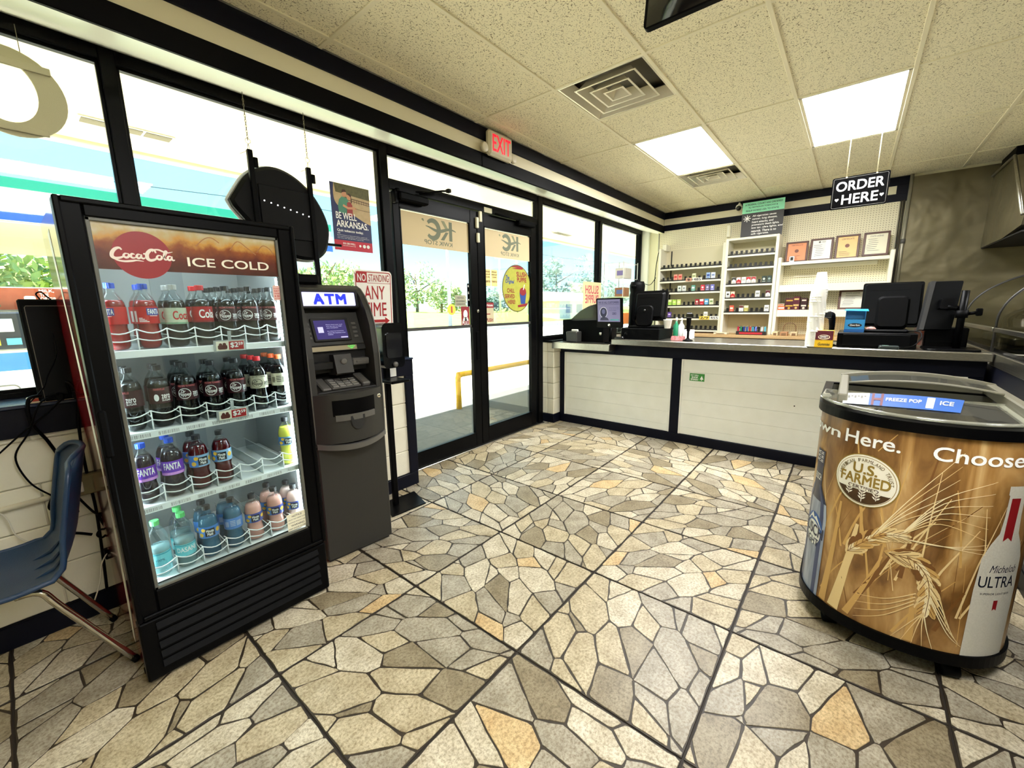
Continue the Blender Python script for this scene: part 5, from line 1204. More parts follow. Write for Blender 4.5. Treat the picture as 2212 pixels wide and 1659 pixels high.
# coffee urn behind
cu = thing('coffee_urn', 'tall black insulated coffee urn behind the touch terminal', 'urn', (4.93, 2.06, CT))
MB().lathe([(.085, CT), (.09, CT+.02), (.088, 1.58), (.08, 1.62), (.086, 1.64), (.09, 1.70), (.075, 1.745), (.0005, 1.75)], 20, c=(4.93, 2.06, 0)).build('body', BLKM, cu); bx(4.80, 4.90, 2.03, 2.09, 1.67, 1.70, b=.008).build('spout', BLK, cu); MB().ball((4.93, 2.06, 1.755), .018, 6).build('lid_button', BLK, cu)
# cups, scanner
def cup(x, y, z, lb):
    t = thing('foam_cup', lb, 'cup', (x, y, z)); MB().lathe([(.030, 0), (.032, .001), (.044, .088), (.047, .090), (.045, .093), (.041, .090), (.031, .006), (.0005, .006)], 20).build('wall', mat('foam white', (246, 244, 234), .6), t, local=True); return t
cup(4.55, 1.545, 1.213, 'white foam cup on the cash drawer beside the touch terminal')
def scanner(x, y, z, rz, lb):
    t = thing('barcode_scanner', lb, 'scanner', (x, y, z), rz)
    MB().lathe([(.05, 0), (.05, .008), (.02, .018), (.014, .03), (.0005, .03)], 18).build('foot', BLK, t, local=True)
    MB().tube(spline([(0, 0, .02), (0, 0, .10), (.005, 0, .16)], 4), [.011]*9, 10).build('stem', BLKM, t, local=True)
    q = MB(); q.tube([(.012, 0, .10), (.010, 0, .17), (-.002, 0, .225), (-.03, 0, .258), (-.065, 0, .262)], [.017, .021, .024, .030, .032], 12); q.build('head', BLKM, t, local=True)
    MB().box(-.100, -.094, -.026, .026, .240, .284, b=.002).build('window', BLKG, t, local=True); MB().ball((-.02, 0, .288), .006, 5).build('indicator', CHROME, t, local=True); return t
scanner(4.46, 1.30, CT, .3, 'black barcode scanner on its stand, middle of the counter')
hs1 = thing('hand_scanner', 'small dark card reader lying below the customer screen', 'card reader', (4.36, 1.98, CT)); MB().prism(rrect(4.33, 4.39, 1.95, 2.06, .012), CT, CT+.03, inset=.008).build('case', BLKG, hs1)
q = MB(); q.tube(spline([(4.39, 1.99, CT+.02), (4.44, 1.93, CT+.10), (4.50, 1.98, CT+.06), (4.56, 1.98, CT+.02)], 6), .003, 6); q.build('cable', BLK, hs1)
def bag(x, y, z, c, lb, n, grp, cat='candy', h=.045):
    for i in range(n):
        o = MB().prism(rrect(-.02, .02, 0, h, .006, 3), -.008, .008, frame((0, 0, 0), (0, 1, 0), (.25, 0, 1)), inset=.004)
        t = o.build('candy_pack', mat('wrap '+c[0], c[1], .3, noise=(120, c[2], .5)), None, loc=None); t.location = (x+.03*(i % 2), y+.045*(i//2), z); t.rotation_euler = (0, 0, .3*(i % 3)-.3)
        tag(t, lb % ORD2[i], cat, grp)
ORD2 = ['nearest the doors', 'second from the doors', 'third from the doors', 'fourth from the doors', 'fifth from the doors', 'sixth from the doors']
bag(4.46, 1.36, CT, ('red foil', (196, 30, 48), (230, 190, 190)), 'small red wrapped sweet pack by the scanner stand, %s', 6, 'red sweet packs by the cash drawer')
for i, (y, h, c, lb) in enumerate(((1.525, .10, (40, 130, 92), 'green capped small bottle behind the cash drawer'), (1.47, .085, (216, 220, 224), 'clear sanitizer bottle behind the cash drawer'))):
    t = thing('pump_bottle', lb, 'bottle', (4.78, y, CT)); MB().lathe([(.03, 0), (.032, .01), (.032, .14), (.012, .17), (.012, .19)], 16, c=(4.78, y, CT)).build('body', mat('small bottle %d' % i, c, .2), t); MB().cyl((4.78, y, CT+.19), (4.78, y, CT+.21+h*.2), .01).build('pump', PAPER, t)
t = thing('foam_box', 'white carton behind the cash drawer near the scanner', 'box', (4.75, 1.38, CT)); bx(4.70, 4.80, 1.33, 1.43, CT, CT+.10, b=.006).build('carton', PAPER, t)
# right register group
dr2 = thing('cash_till', 'black cash till box under the big monitor, right part of the counter', 'cash till', (4.62, -.16, CT))
bx(4.40, 4.86, -.40, .085, CT, 1.212, b=.006).build('case', BLK, dr2); bx(4.393, 4.40, -.36, .05, CT+.02, 1.20, b=.003).build('drawer_front', BLKM, dr2)
mn = thing('big_monitor', 'large black monitor seen from behind, on the right cash drawer', 'monitor', (4.66, -.24, 1.212))
Fm = frame((4.62, -.045, 1.262), (0, -1, 0), (.22, 0, 1), (-1, 0, .22))
q = MB(); q.prism(rrect(0, .375, 0, .365, .015), -.06, -.02, Fm); q.prism(rrect(.01, .365, .01, .355, .02), -.02, .006, Fm, inset=.012); mb_ = q.build('back_shell', mat('monitor grey', (6, 7, 8), .38, spec=.08), mn)
bx(.05, .30, .295, .299, .0058, .0075, F=Fm).build('vent_slot', BLK, mb_)
q = MB(); q.prism(rrect(.10, .30, -.03, .24, .035), .004, .045, Fm, inset=.02); q.build('stand', BLKM, mn); bx(4.52, 4.80, -.36, -.08, 1.212, 1.235, b=.012).build('foot', BLKM, mn)
sd2 = thing('second_monitor', 'dark monitor angled sideways on a clamp arm, beside the big monitor', 'monitor', (4.70, -.46, 1.25))
Fs2 = frame((4.50, -.425, 1.235), (.30, -.95, 0), (.30, -.10, 1))
MB().prism(rrect(0, .165, 0, .385, .01), -.02, .02, Fs2, inset=.006).build('panel', mat('monitor grey', 0), sd2)
q = MB(); q.prism([(-.028, .0), (.0, .0), (.0, .385), (-.028, .385)], -.02, .022, Fs2); q.build('side_edge', mat('edge grey', (40, 40, 40), .35), sd2)
q = MB(); q.prism(rrect(.05, .13, .16, .24, .01), .02, .05, Fs2); q.build('arm_plate', BLK, sd2)
pa = thing('monitor_arm', 'black monitor pole with clamp knob and round foot, right end of the counter', 'monitor stand', (4.52, -.625, CT))
MB().cyl((4.52, -.625, CT), (4.52, -.625, 1.53), .022, 14).build('pole', BLK, pa); MB().prism(rrect(4.36, 4.68, -.74, -.44, .06), CT, CT+.012, inset=.004).build('foot_plate', BLK, pa)
MB().lathe([(.034, 1.33), (.034, 1.385)], 14, c=(4.52, -.625, 0)).build('collar', BLKM, pa); MB().tube([(4.52, -.60, 1.40), (4.55, -.55, 1.41), (4.57, -.515, 1.42)], .018, 8).build('arm', BLK, pa); MB().cyl((4.52, -.655, 1.36), (4.50, -.70, 1.37), .012).box(4.49, 4.51, -.725, -.69, 1.345, 1.40, b=.006).build('clamp_knob', BLK, pa)
bb = thing('black_box', 'low black box behind the monitor pole', 'box', (4.76, -.58, CT)); bx(4.66, 4.88, -.70, -.46, CT, 1.25, b=.008).build('case', BLK, bb); bx(4.655, 4.661, -.68, -.48, CT+.04, CT+.05).build('seam', BLKM, bb)
cr_ = thing('card_reader', 'small card reader lying at the counter edge below the big monitor', 'card reader', (4.34, -.23, CT)); MB().prism(rrect(4.31, 4.38, -.30, -.18, .012), CT, CT+.028, inset=.006).build('case', mat('reader grey', (46, 54, 52), .35), cr_); bx(4.325, 4.365, -.24, -.20, CT+.027, CT+.0295).build('display', mat('reader display', (120, 150, 140), .2), cr_)
q = MB(); q.tube(spline([(4.35, -.30, CT+.015), (4.38, -.38, CT+.03), (4.42, -.42, CT+.09), (4.46, -.41, 1.225), (4.50, -.34, 1.228)], 6), .004, 6); q.build('cable', BLK, cr_)
scanner(4.50, .135, CT, -.3, 'black barcode scanner on its stand behind the yellow sweets box')
# tall tower of foam cups
tw = []
proto = MB().lathe([(.030, 0), (.032, .001), (.049, .132), (.053, .135), (.053, .142), (.049, .144), (.045, .138), (.031, .008), (.0005, .008)], 22).build('foam_cup', mat('foam white', 0))
N = 24
for k in range(N):
    o = proto if k == 0 else proto.copy()
    if k: COL.objects.link(o)
    up = k == N-1
    o.location = (4.345+.006*math.sin(k*.9), .240+.006*math.cos(k*.7), CT+.0205*k+.144 if not up else CT+.0205*k+.142); o.rotation_euler = (PI+.02*math.sin(k*1.7), .02*math.cos(k*2.1), k)
    tag(o, 'top cup of the tall foam cup tower, with small black print' if up else 'white foam cup in the tall tower on the counter, below the top one', 'cup', 'foam cups in the tall tower')
q = MB(); Fu = lambda u, v, w: Vector((4.345-(.0415+w)*math.cos(u/.0415+.05), .240+(.0415+w)*-math.sin(u/.0415+.05), CT+.0205*23+.142-.06+v))
o = [x for x in bpy.data.objects if x.name.startswith('foam_cup') and x.type == 'MESH'][-1]
q = MB(); Fu = lambda u, v, w: Vector(((.0385+w)*-math.cos(u/.0385), (.0385+w)*math.sin(u/.0385), v))
put(q, 'Eat Dixie', Fu, -.03, .03, .058, .072, .001, .02); put(q, 'Eat Love', Fu, -.03, .03, .038, .052, .001, .02); b_ = q.build('cup_print', INKK, o, local=True)
# sleeve of cups wrapped in film reads as slack plastic round the lower stack
q = MB(); q.sheet(lambda u, v: ((4.345+(.056+.004*math.sin(9*2*PI*u+v*14))*math.cos(2*PI*u)), .240+(.056+.004*math.sin(7*2*PI*u+v*19))*math.sin(2*PI*u), CT+.002+.47*v), 40, 24)
sl = q.build('cup_sleeve', clear('slack film', (250, 250, 250), .05, diffuse=.82, dcol=(246, 244, 236)), None, loc=(4.345, .24, CT)); tag(sl, 'crinkled clear plastic sleeve round the tall foam cup tower', 'wrapper')
# yellow sweets box
gb = thing('sweets_box', 'small yellow and maroon sweets box at the counter edge by the cup tower', 'box', (4.31, .165, CT))
Fg = frame((4.285, .228, CT), (0, -1, 0), (.04, 0, 1), (-1, 0, 0))
bx(0, .122, 0, .14, -.07, 0, F=Fg, b=.003).build('carton', mat('box yellow', (246, 196, 34), .4), gb)
q = MB(); q.poly([(.002, .062), (.12, .062), (.12, .138), (.002, .138)], Fg, .001, 0); q.prism(circ(.060, .085, .040, 24, .020), .001, .0016, Fg, 1); q.prism(circ(.060, .087, .034, 24, .014), .0016, .002, Fg, 0); put(q, 'SWEET', Fg, .035, .085, .078, .096, .003, .04, mi=2); put(q, 'Gummies', Fg, .022, .10, .016, .038, .001, .03, shear=.2, mi=3)
q.build('box_print', [mat('box maroon', (98, 22, 40), .4), mat('box cream', (246, 226, 200), .5), INKW, INKK], gb)
# blue open display box with packs
bl = thing('display_box', 'bright blue open-topped display carton of small packs, on the right cash drawer', 'box', (4.47, -.02, 1.212))
Fb = frame((4.44, .048, 1.213), (0, -1, 0), (.03, 0, 1), (-1, 0, 0)); BL = mat('box blue', (40, 140, 204), .4); BL2 = mat('box deep blue', (24, 96, 170), .4)
q = MB(); q.box(0, .13, 0, .105, -.003, 0, F=Fb); q.box(0, .13, 0, .185, -.09, -.087, F=Fb); q.box(0, .003, 0, .17, -.09, 0, F=Fb); q.box(.127, .13, 0, .17, -.09, 0, F=Fb); q.box(0, .13, 0, .003, -.09, 0, F=Fb); q.quad(Fb(-.015, .178, .01), Fb(.145, .172, .012), Fb(.14, .188, -.085), Fb(-.005, .19, -.085)); q.build('carton', BL, bl)
q = MB(); q.prism(circ(.067, .058, .045, 24, .017), 0, .001, Fb, 0); put(q, 'Clove Gum', Fb, .036, .098, .052, .066, .002, .03, mi=1); q.poly([(.002, .002), (.128, .002), (.128, .026), (.002, .026)], Fb, .001, 2); q.build('box_print', [INKK, INKW, BL2], bl)
for k in range(5):
    o = MB().cyl((0, 0, 0), (0, 0, .10), .011, 10).build('gum_roll', mat('dark roll', (52, 54, 58), .4)); o.location = Fb(.018+.023*k, .006, -.045); tag(o, 'dark roll in the blue display carton, '+('leftmost', 'second from the left', 'third from the left', 'fourth from the left', 'rightmost')[k], 'pack', 'rolls in the blue display carton')
t = thing('crumpled_wrapper', 'crumpled pale wrapper beside the blue display carton', 'wrapper', (4.56, -.13, 1.213)); MB().ball((4.56, -.125, 1.235), .03, 5, sc=(1, 1.2, .75)).build('foil', mat('wrapper pale', (226, 190, 180), .4, noise=(60, (150, 60, 50), .5)), t)
t = thing('snack_bag', 'orange and white snack bag between the monitors and the pole', 'bag', (4.74, -.43, CT)); q = MB(); q.sheet(lambda u, v: (4.74+.02*math.sin(PI*u)*math.sin(PI*v), -.40-.10*u, CT+.01+.19*v), 8, 8); q.sheet(lambda u, v: (4.74-.02*math.sin(PI*u)*math.sin(PI*v), -.40-.10*u, CT+.01+.19*v), 8, 8); q.build('foil_bag', mat('snack orange', (214, 96, 50), .35, noise=(30, (240, 224, 210), .5)), t)
# poster and racks near the far window
sp = thing('drinks_poster', 'cream poster with mirrored red drinks lettering, standing in the far window', 'poster', (5.37, 2.88, 1.05))
Fw = frame((5.10, 2.90, 1.22), (1, 0, 0), (0, 0, 1)); bx(0, .52, 0, .58, -.004, 0, F=Fw).build('sheet', mat('poster cream', (240, 220, 170), .6), sp); bx(.2, .3, -.17, .02, -.012, -.004, F=Fw).build('stand', CLEARP if 0 else PAPER, sp)
q = MB(); put(q, 'SLUSH', Fw, .06, .44, .42, .53, .001, .04, mirror=True); put(q, 'PUPPIE', Fw, .06, .44, .29, .40, .001, .04, mirror=True); put(q, 'made fresh', Fw, .20, .44, .24, .27, .001, .02, mirror=True); q.poly([(.0, .0), (.52, .0), (.52, .22), (.30, .23), (.15, .15), (0, .12)], Fw, .001, 1); q.prism(circ(.22, .08, .05, 16), .001, .002, Fw, 2); q.build('poster_print', [mat('poster pink', (206, 96, 100), .6), mat('poster gold', (232, 184, 80), .6), mat('poster blue', (110, 130, 180), .6)], sp)
rk = thing('snack_rack', 'clear wire snack rack with cartons by the far window corner', 'rack', (6.0, 2.75, 1.05))
WR = mat('pale wire', (206, 208, 200), .4)
q = MB()
for x in (5.75, 6.25):
    for y in (2.62, 2.92): q.cyl((x, y, 1.05), (x, y, 2.10), .006, 6)
q.build('upright', WR, rk)
for z in (1.20, 1.60, 1.86, 2.08): bx(5.75, 6.25, 2.62, 2.92, z-.008, z, b=.002).build('shelf', clear('rack clear', (240, 244, 240), .05, diffuse=.4, dcol=(230, 232, 226)), rk)
for i, (y, z, w, h, c, lb) in enumerate(((2.63, 1.86, .22, .15, (206, 202, 190), 'pale printed carton on the upper shelf of the window rack'), (2.63, 1.60, .16, .13, (150, 104, 70), 'brown basket of snacks on the middle shelf of the window rack'), (2.63, 1.20, .20, .16, (220, 130, 60), 'orange carton on the lowest shelf of the window rack'))):
    t = thing('snack_carton', lb, 'box', (5.95, y+.08, z)); bx(5.84, 5.84+w, y, y+.16, z, z+h, b=.006).build('carton', mat('carton %d' % i, c, .6), t); bx(5.836, 5.84, y+.03, y+.13, z+h*.3, z+h*.75).build('print', mat('carton print %d' % i, (120-30*i, 110, 160), .6), t)
bk = thing('books', 'pale binder standing at the far window behind the curved machine', 'binder', (5.42, 2.78, 1.05)); bx(5.60, 5.68, 2.70, 2.84, 1.05, 1.58, b=.006).build('cover', mat('binder', (190, 186, 172), .6), bk); bx(5.594, 5.60, 2.73, 2.81, 1.3, 1.5).build('spine_label', PAPER, bk); bk.name = 'binder'
# ================================================================ back counter and shelving on the far wall
LAM = mat('speckled laminate', (214, 182, 132), .4, noise=(160, (176, 140, 92), .5))
bc = thing('back_counter', 'low white cupboard counter with speckled tan top, under the cigarette shelves', 'counter', (6.45, 1.0, 0))
bx(6.24, 6.72, -.30, 2.80, 0, .985).build('carcass', WHITE, bc)
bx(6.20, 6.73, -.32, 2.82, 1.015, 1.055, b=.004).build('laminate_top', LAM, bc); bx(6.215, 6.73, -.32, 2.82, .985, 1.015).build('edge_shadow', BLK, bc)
for k in range(6):
    d = bx(6.222, 6.242, -.27+.51*k, .21+.51*k, .06, .97, b=.004).build('cupboard_door', WHITE, bc); MB().cyl((6.222, .15+.51*k, .80), (6.205, .15+.51*k, .80), .012).build('knob', STEEL, d)
SHW = mat('shelf white', (238, 234, 214), .45); SHIN = mat('shelf back', (222, 214, 182), .6); STRIP = mat('shelf edge black', (30, 28, 26), .5); TAB = mat('pusher tab', (26, 24, 22), .4)
PUSHC = clear('pusher plastic', (236, 236, 226), .05, diffuse=.3, dcol=(222, 218, 200))
tabs_me = None
def unit(t, xf, y0, y1, z0, z1, shelves, n, top=True):
    """open shelf unit: side posts, back, shelves with black edge strip and a row of spring pushers"""
    for y in (y0, y1): bx(xf, 6.735, y-.018, y+.018, z0, z1, b=.004).build('side_post', SHW, t)
    bx(6.71, 6.735, y0, y1, z0, z1).build('back_board', SHIN, t)
    if top: bx(xf, 6.735, y0+.018, y1-.018, z1-.03, z1, b=.003).build('top_board', SHW, t)
    for z in shelves:
        s_ = MB().box(xf+.006, 6.71, y0+.018, y1-.018, z-.012, z).box(xf, xf+.01, y0+.018, y1-.018, z-.030, z-.006, b=.002).build('shelf', SHW, t)
        bx(xf-.002, xf+.008, y0+.018, y1-.018, z-.006, z+.010).build('edge_strip', STRIP, s_)
        w = (y1-y0-.05)/n
        for k in range(n):
            y = y1-.025-w*(k+.5)
            o = MB().box(xf+.045, xf+.050, -.016, .016, 0, .052, b=.002)
            global tabs_me
            if tabs_me is None or tabs_me[0] != xf: q = o.build('pusher_tab', TAB, s_, local=True); tabs_me = (xf, q.data)
            else: q = bpy.data.objects.new('pusher_tab', tabs_me[1]); COL.objects.link(q); q.parent = s_
            iv = WM[t.name].inverted(); p = iv @ Vector((0, y, z+.004)); q.location = (p.x, p.y, p.z)
            q.location = (Matrix.Translation((0, y, z+.004)).translation.x-t.location.x*0, y-t.location.y*0, z+.004)
            q.location = Vector((0, y, z+.004))-t.location
            ix = xf
        q = MB()
        for k in range(n+1): yy = y1-.025-w*k; q.box(xf+.012, xf+.30 if xf+.30 < 6.70 else 6.70, yy-.001, yy+.001, z, z+.035)
        q.build('lane_divider', PUSHC, s_)
UL_Z = [2.005, 1.822, 1.655, 1.455, 1.272, 1.105]
ul = thing('shelf_unit', 'wide white cigarette shelf unit with six shelves, nearest the windows', 'shelf unit', (6.45, 1.91, 1.055))
unit(ul, 6.45, 1.468, 2.36, 1.055, 2.30, UL_Z, 13, top=False)
bx(6.55, 6.735, 2.30, 2.36, 2.28, 2.37, b=.004).build('post_cap', SHW, ul)
q = MB(); q.box(6.700, 6.708, 2.26, 2.275, 1.06, 2.28); q.build('slotted_rail', STRIP, ul)
um = thing('shelf_unit', 'narrow white cigarette shelf unit with five shelves, under the grey warning sign', 'shelf unit', (6.40, 1.13, 1.055))
UM_Z = [2.115, 1.948, 1.730, 1.545, 1.355]
unit(um, 6.40, .84, 1.425, 1.055, 2.335, UM_Z, 9)
ur = thing('shelf_unit', 'broad white shelf unit with three deep shelves, right of the cigarette shelves', 'shelf unit', (6.45, .26, 1.055))
for y in (-.275, .80): bx(6.42, 6.735, y-.02, y+.02, 1.055, 2.04, b=.006).build('side_post', SHW, ur)
for z, h in ((1.975, .035), (1.69, .085), (1.375, .085)):
    s_ = bx(6.45, 6.735, -.255, .78, z-.02, z, b=.003).build('shelf', SHW, ur); bx(6.44, 6.455, -.255, .78, z-h, z+.004, b=.003).build('front_board', SHW, s_)
bx(6.65, 6.735, -.16, .70, 1.905, 1.95, b=.004).build('brace', SHW, ur)
bx(6.715, 6.735, .30, .66, 1.80, 1.815).build('peg_strip', SHW, ur)
# cigarette packs
PK = {}
def pack(x, y, z, c1, c2, style, lb, w=.052, h=.088):
    k = (c1, c2, style)
    if k not in PK:
        t = thing('cigarette_pack', lb, 'pack', (x, y, z)); b_ = MB().box(-.022, 0, -w/2, w/2, 0, h, b=.0015).build('carton', mat('pack %s' % (c1,), c1, .4), t, local=True)
        q = MB(); F = frame((-.0225, 0, 0), (0, -1, 0), (0, 0, 1), (-1, 0, 0)); M2 = mat('pack ink %s' % (c2,), c2, .4)
        if style == 'chevron': q.poly([(-w/2+.001, h*.97), (w/2-.001, h*.97), (w/2-.001, h*.50), (0, h*.72), (-w/2+.001, h*.50)], F); q.poly([(-.014, .022), (.014, .022), (.014, .026), (-.014, .026)], F); put(q, 'FILTER', F, -.016, .016, .010, .017, 0, .02)
        elif style == 'disc': q.prism(circ(0, h*.58, .014, 16), 0, .0004, F); q.poly([(-.018, .016), (.018, .016), (.018, .022), (-.018, .022)], F)
        elif style == 'band': q.poly([(-w/2+.001, h*.62), (w/2-.001, h*.62), (w/2-.001, h*.97), (-w/2+.001, h*.97)], F); q.poly([(-.014, .02), (.014, .02), (.014, .024), (-.014, .024)], F)
        else: q.poly([(-.018, h*.45), (.018, h*.45), (.018, h*.72), (-.018, h*.72)], F); q.poly([(-.012, .016), (.012, .016), (.012, .021), (-.012, .021)], F)
        q.build('pack_print', M2, b_, local=True); PK[k] = t
    else: t = dup(PK[k], (x, y, z), 0, lb)
    t['group'] = 'cigarette packs on the shelves'; return t
WH = (240, 238, 228); RD = (190, 36, 44)
CN = {WH: 'white', RD: 'red'}
U1 = {1: [(3, (232, 150, 130), RD, 'label', 'salmon and red'), (4, (232, 150, 130), RD, 'label', 'salmon and red'), (7, (214, 218, 176), (150, 160, 110), 'label', 'pale olive'), (10, (150, 176, 212), (40, 70, 150), 'label', 'pale blue'), (11, (214, 222, 232), (120, 140, 180), 'label', 'silver blue')],
      2: [(4, (214, 224, 214), (90, 110, 100), 'disc', 'pale green white'), (5, (226, 228, 222), (130, 140, 140), 'disc', 'white grey'), (7, (110, 170, 150), (236, 240, 236), 'label', 'teal'), (9, (206, 60, 78), (240, 220, 220), 'disc', 'rose red'), (10, (110, 104, 140), (200, 200, 220), 'disc', 'mauve'), (11, (120, 120, 190), (220, 220, 240), 'disc', 'violet blue')],
      3: [(1, (232, 230, 206), (40, 36, 30), 'disc', 'cream with a black disc'), (2, (170, 214, 84), (226, 240, 170), 'band', 'lime green'), (3, (170, 214, 84), (226, 240, 170), 'label', 'lime green'), (4, (206, 222, 130), (240, 244, 200), 'label', 'pale lime'), (8, (160, 34, 50), (236, 220, 210), 'disc', 'maroon'), (9, (206, 44, 60), (240, 220, 220), 'band', 'bright red'), (10, (84, 160, 206), (230, 240, 246), 'label', 'sky blue'), (11, (226, 226, 190), (120, 150, 90), 'label', 'pale cream')],
      4: [(0, (216, 60, 44), (120, 20, 20), 'label', 'orange red'), (2, (92, 60, 150), (220, 200, 236), 'label', 'purple'), (10, (232, 232, 224), (180, 180, 170), 'label', 'plain white')]}
for si, L_ in U1.items():
    for (k, c1, c2, st_, nm) in L_:
        w = (2.36-1.468-.05)/13; pack(6.472, 2.335-w*(k+.5), UL_Z[si]+.002, c1, c2, st_, '%s cigarette pack, slot %s, %s shelf down, wide unit' % (nm, ['one', 'two', 'three', 'four', 'five', 'six', 'seven', 'eight', 'nine', 'ten', 'eleven', 'twelve', 'thirteen'][k], ['first', 'second', 'third', 'fourth', 'fifth'][si]))
U2 = {2: [(1, WH, (60, 58, 54), 'chevron', 'white and black'), (2, RD, WH, 'chevron', 'red and white'), (3, WH, (190, 186, 170), 'label', 'plain white'), (4, WH, RD, 'chevron', 'white and red'), (5, (236, 226, 214), (170, 60, 60), 'chevron', 'cream and red'), (7, (40, 56, 48), (200, 206, 196), 'disc', 'dark green'), (8, (44, 60, 54), (150, 170, 160), 'disc', 'dark green')],
      3: [(0, (236, 234, 224), (40, 40, 38), 'disc', 'white with a black disc'), (1, RD, (244, 230, 190), 'chevron', 'red and cream'), (6, (236, 234, 226), (150, 150, 140), 'label', 'white'), (8, WH, (90, 30, 34), 'chevron', 'white and maroon')],
      4: [(1, (222, 90, 66), (244, 220, 200), 'label', 'orange red'), (3, WH, (110, 60, 50), 'band', 'white and brown'), (4, (176, 166, 84), (230, 224, 190), 'band', 'olive gold'), (8, (232, 232, 226), (150, 150, 146), 'label', 'plain white')]}
for si, L_ in U2.items():
    for (k, c1, c2, st_, nm) in L_:
        w = (1.425-.84-.05)/9; pack(6.422, 1.40-w*(k+.5), UM_Z[si]+.002, c1, c2, st_, '%s cigarette pack, slot %s, %s shelf down, narrow unit' % (nm, ['one', 'two', 'three', 'four', 'five', 'six', 'seven', 'eight', 'nine'][k], ['first', 'second', 'third', 'fourth', 'fifth'][si]))
def ticket(z, y0, y1, c, txt, lb):
    t = bx(6.438, 6.442, y0, y1, z-.020, z+.028).build('shelf_ticket', mat('ticket %s' % (c,), c, .5), None, loc=(6.44, (y0+y1)/2, z)); tag(t, lb, 'price card', 'price cards on the shelf edges')
    MBt = MB(); put(MBt, txt, frame((6.4375, y1, z-.020), (0, -1, 0), (0, 0, 1)), .012, y1-y0-.012, .008, .040, .0004, .03); MBt.build('lettering', INKK, t)
ticket(1.822, 1.735, 1.86, WH, '485', 'white price card reading 485 on the wide unit, second shelf down'); ticket(1.822, 1.875, 1.955, (226, 170, 140), '$', 'salmon price card on the wide unit, second shelf down')
ticket(1.272, 1.60, 1.735, (238, 210, 90), '2/9', 'yellow price card on the wide unit, fifth shelf down'); ticket(1.272, 1.475, 1.595, WH, '455', 'white price card reading 455 on the wide unit, fifth shelf down')
# cigar boxes on the broad unit
for i, (y, w, h, c, c2, lb) in enumerate(((.745, .075, .085, (236, 220, 190), (206, 96, 60), 'pale cream cigar carton at the end of the broad unit, third shelf'), (.655, .09, .15, (90, 26, 40), (200, 160, 60), 'tall maroon cigar carton, first of four dark ones, third shelf'), (.58, .07, .17, (104, 30, 50), (220, 180, 110), 'maroon cigar carton, second dark one, third shelf'),
        (.50, .065, .15, (66, 26, 26), (226, 210, 190), 'dark brown cigar carton with pale print, third shelf'), (.42, .075, .14, (92, 66, 20), (220, 190, 80), 'brown gold cigar carton, nearest the cup tower, third shelf'))):
    t = thing('cigar_carton', lb, 'box', (6.52, y, 1.376), group='cigar cartons on the broad shelf unit'); F = frame((6.469, y+w/2, 1.376), (0, -1, 0), (0, 0, 1), (-1, 0, 0))
    bx(6.47, 6.60, y-w/2, y+w/2, 1.376, 1.376+h, b=.002).build('carton', mat('cigar %d' % i, c, .4, noise=(90, tuple(int(v*.6) for v in c), .6)), t)
    q = MB(); q.poly([(.006, h*.30), (w-.006, h*.30), (w-.006, h*.42), (.006, h*.42)], F, .001); q.prism(circ(w/2, h*.16, .014, 14), 0, .001, F); q.poly([(.01, h*.75), (w-.01, h*.75), (w-.01, h*.86), (.01, h*.86)], F, .001); q.build('box_print', mat('cigar ink %d' % i, c2, .4), t)
t = thing('orange_packs', 'orange and white packs lying at the end of the third shelf', 'pack', (6.5, .79, 1.376)); bx(6.46, 6.56, .70, .775, 1.376, 1.43, b=.003).build('carton', mat('orange pack', (222, 110, 60), .4), t); bx(6.458, 6.461, .705, .77, 1.395, 1.412).build('stripe', INKW, t); t.name = 'cigar_pack'
# framed certificates
FRM = mat('wood frame', (96, 52, 30), .4, noise=(20, (66, 34, 20), .7), aniso=(1, 1, 8))
def cert(y0, y1, z0, h, paper, kind, lb, x=6.56):
    t = thing('certificate', lb, 'picture', (x, (y0+y1)/2, z0), group='framed certificates on the broad shelf unit'); w = abs(y0-y1); F = frame((x, max(y0, y1), z0), (0, -1, 0), (.16, 0, 1))
    q = MB()
    for a in ((0, w, 0, .022), (0, w, h-.022, h), (0, .022, 0, h), (w-.022, w, 0, h)): q.box(a[0], a[1], a[2], a[3], -.008, .008, b=.003, F=F)
    q.build('frame', FRM, t)
    s_ = MB().poly([(.022, .022), (w-.022, .022), (w-.022, h-.022), (.022, h-.022)], F, 0).build('sheet', mat('cert %s' % (paper,), paper, .4, noise=(14, tuple(int(v*.93) for v in paper), .9)), t)
    q = MB(); rg = random.Random(int(y0*100)+7)
    if kind == 'seal': q.prism(circ(w/2, h*.55, .022, 16), .0005, .001, F); put(q, 'CERTIFICATE', F, w*.25, w*.75, h*.80, h*.86, .001, .02)
    elif kind == 'logo': q.prism(circ(w*.40, h*.84, .012, 14), .0005, .001, F); put(q, 'PERMIT', F, w*.5, w*.72, h*.81, h*.86, .001, .02); q.poly([(w*.66, .024), (w-.024, .024), (w-.024, h-.024), (w*.66, h-.024)], F, .0012, 1)
    else: put(q, 'STATE LICENSE', F, w*.25, w*.75, h*.80, h*.86, .001, .02)
    for k in range(7 if kind != 'seal' else 3): z = h*(.70-.08*k) if kind != 'seal' else h*(.30-.07*k); a = w*rg.uniform(.14, .25); q.poly([(a, z), (a+w*rg.uniform(.25, .38 if kind == 'logo' else .55), z), (a+w*.4, z+.005), (a, z+.005)], F, .001)
    q.build('print', [mat('cert ink %s' % kind, (120, 70, 50) if kind == 'seal' else (110, 106, 96), .5), PAPER], s_)
Z1 = 1.978
cert(.765, .525, Z1, .262, (226, 140, 84), 'seal', 'framed orange certificate with a small photo in front, first on the top shelf')
cert(.505, .275, Z1, .275, (238, 236, 226), 'logo', 'framed white permit with a grey emblem, second on the top shelf')
cert(.255, .025, Z1, .288, (242, 196, 116), 'seal', 'framed golden certificate with a red seal, third on the top shelf')
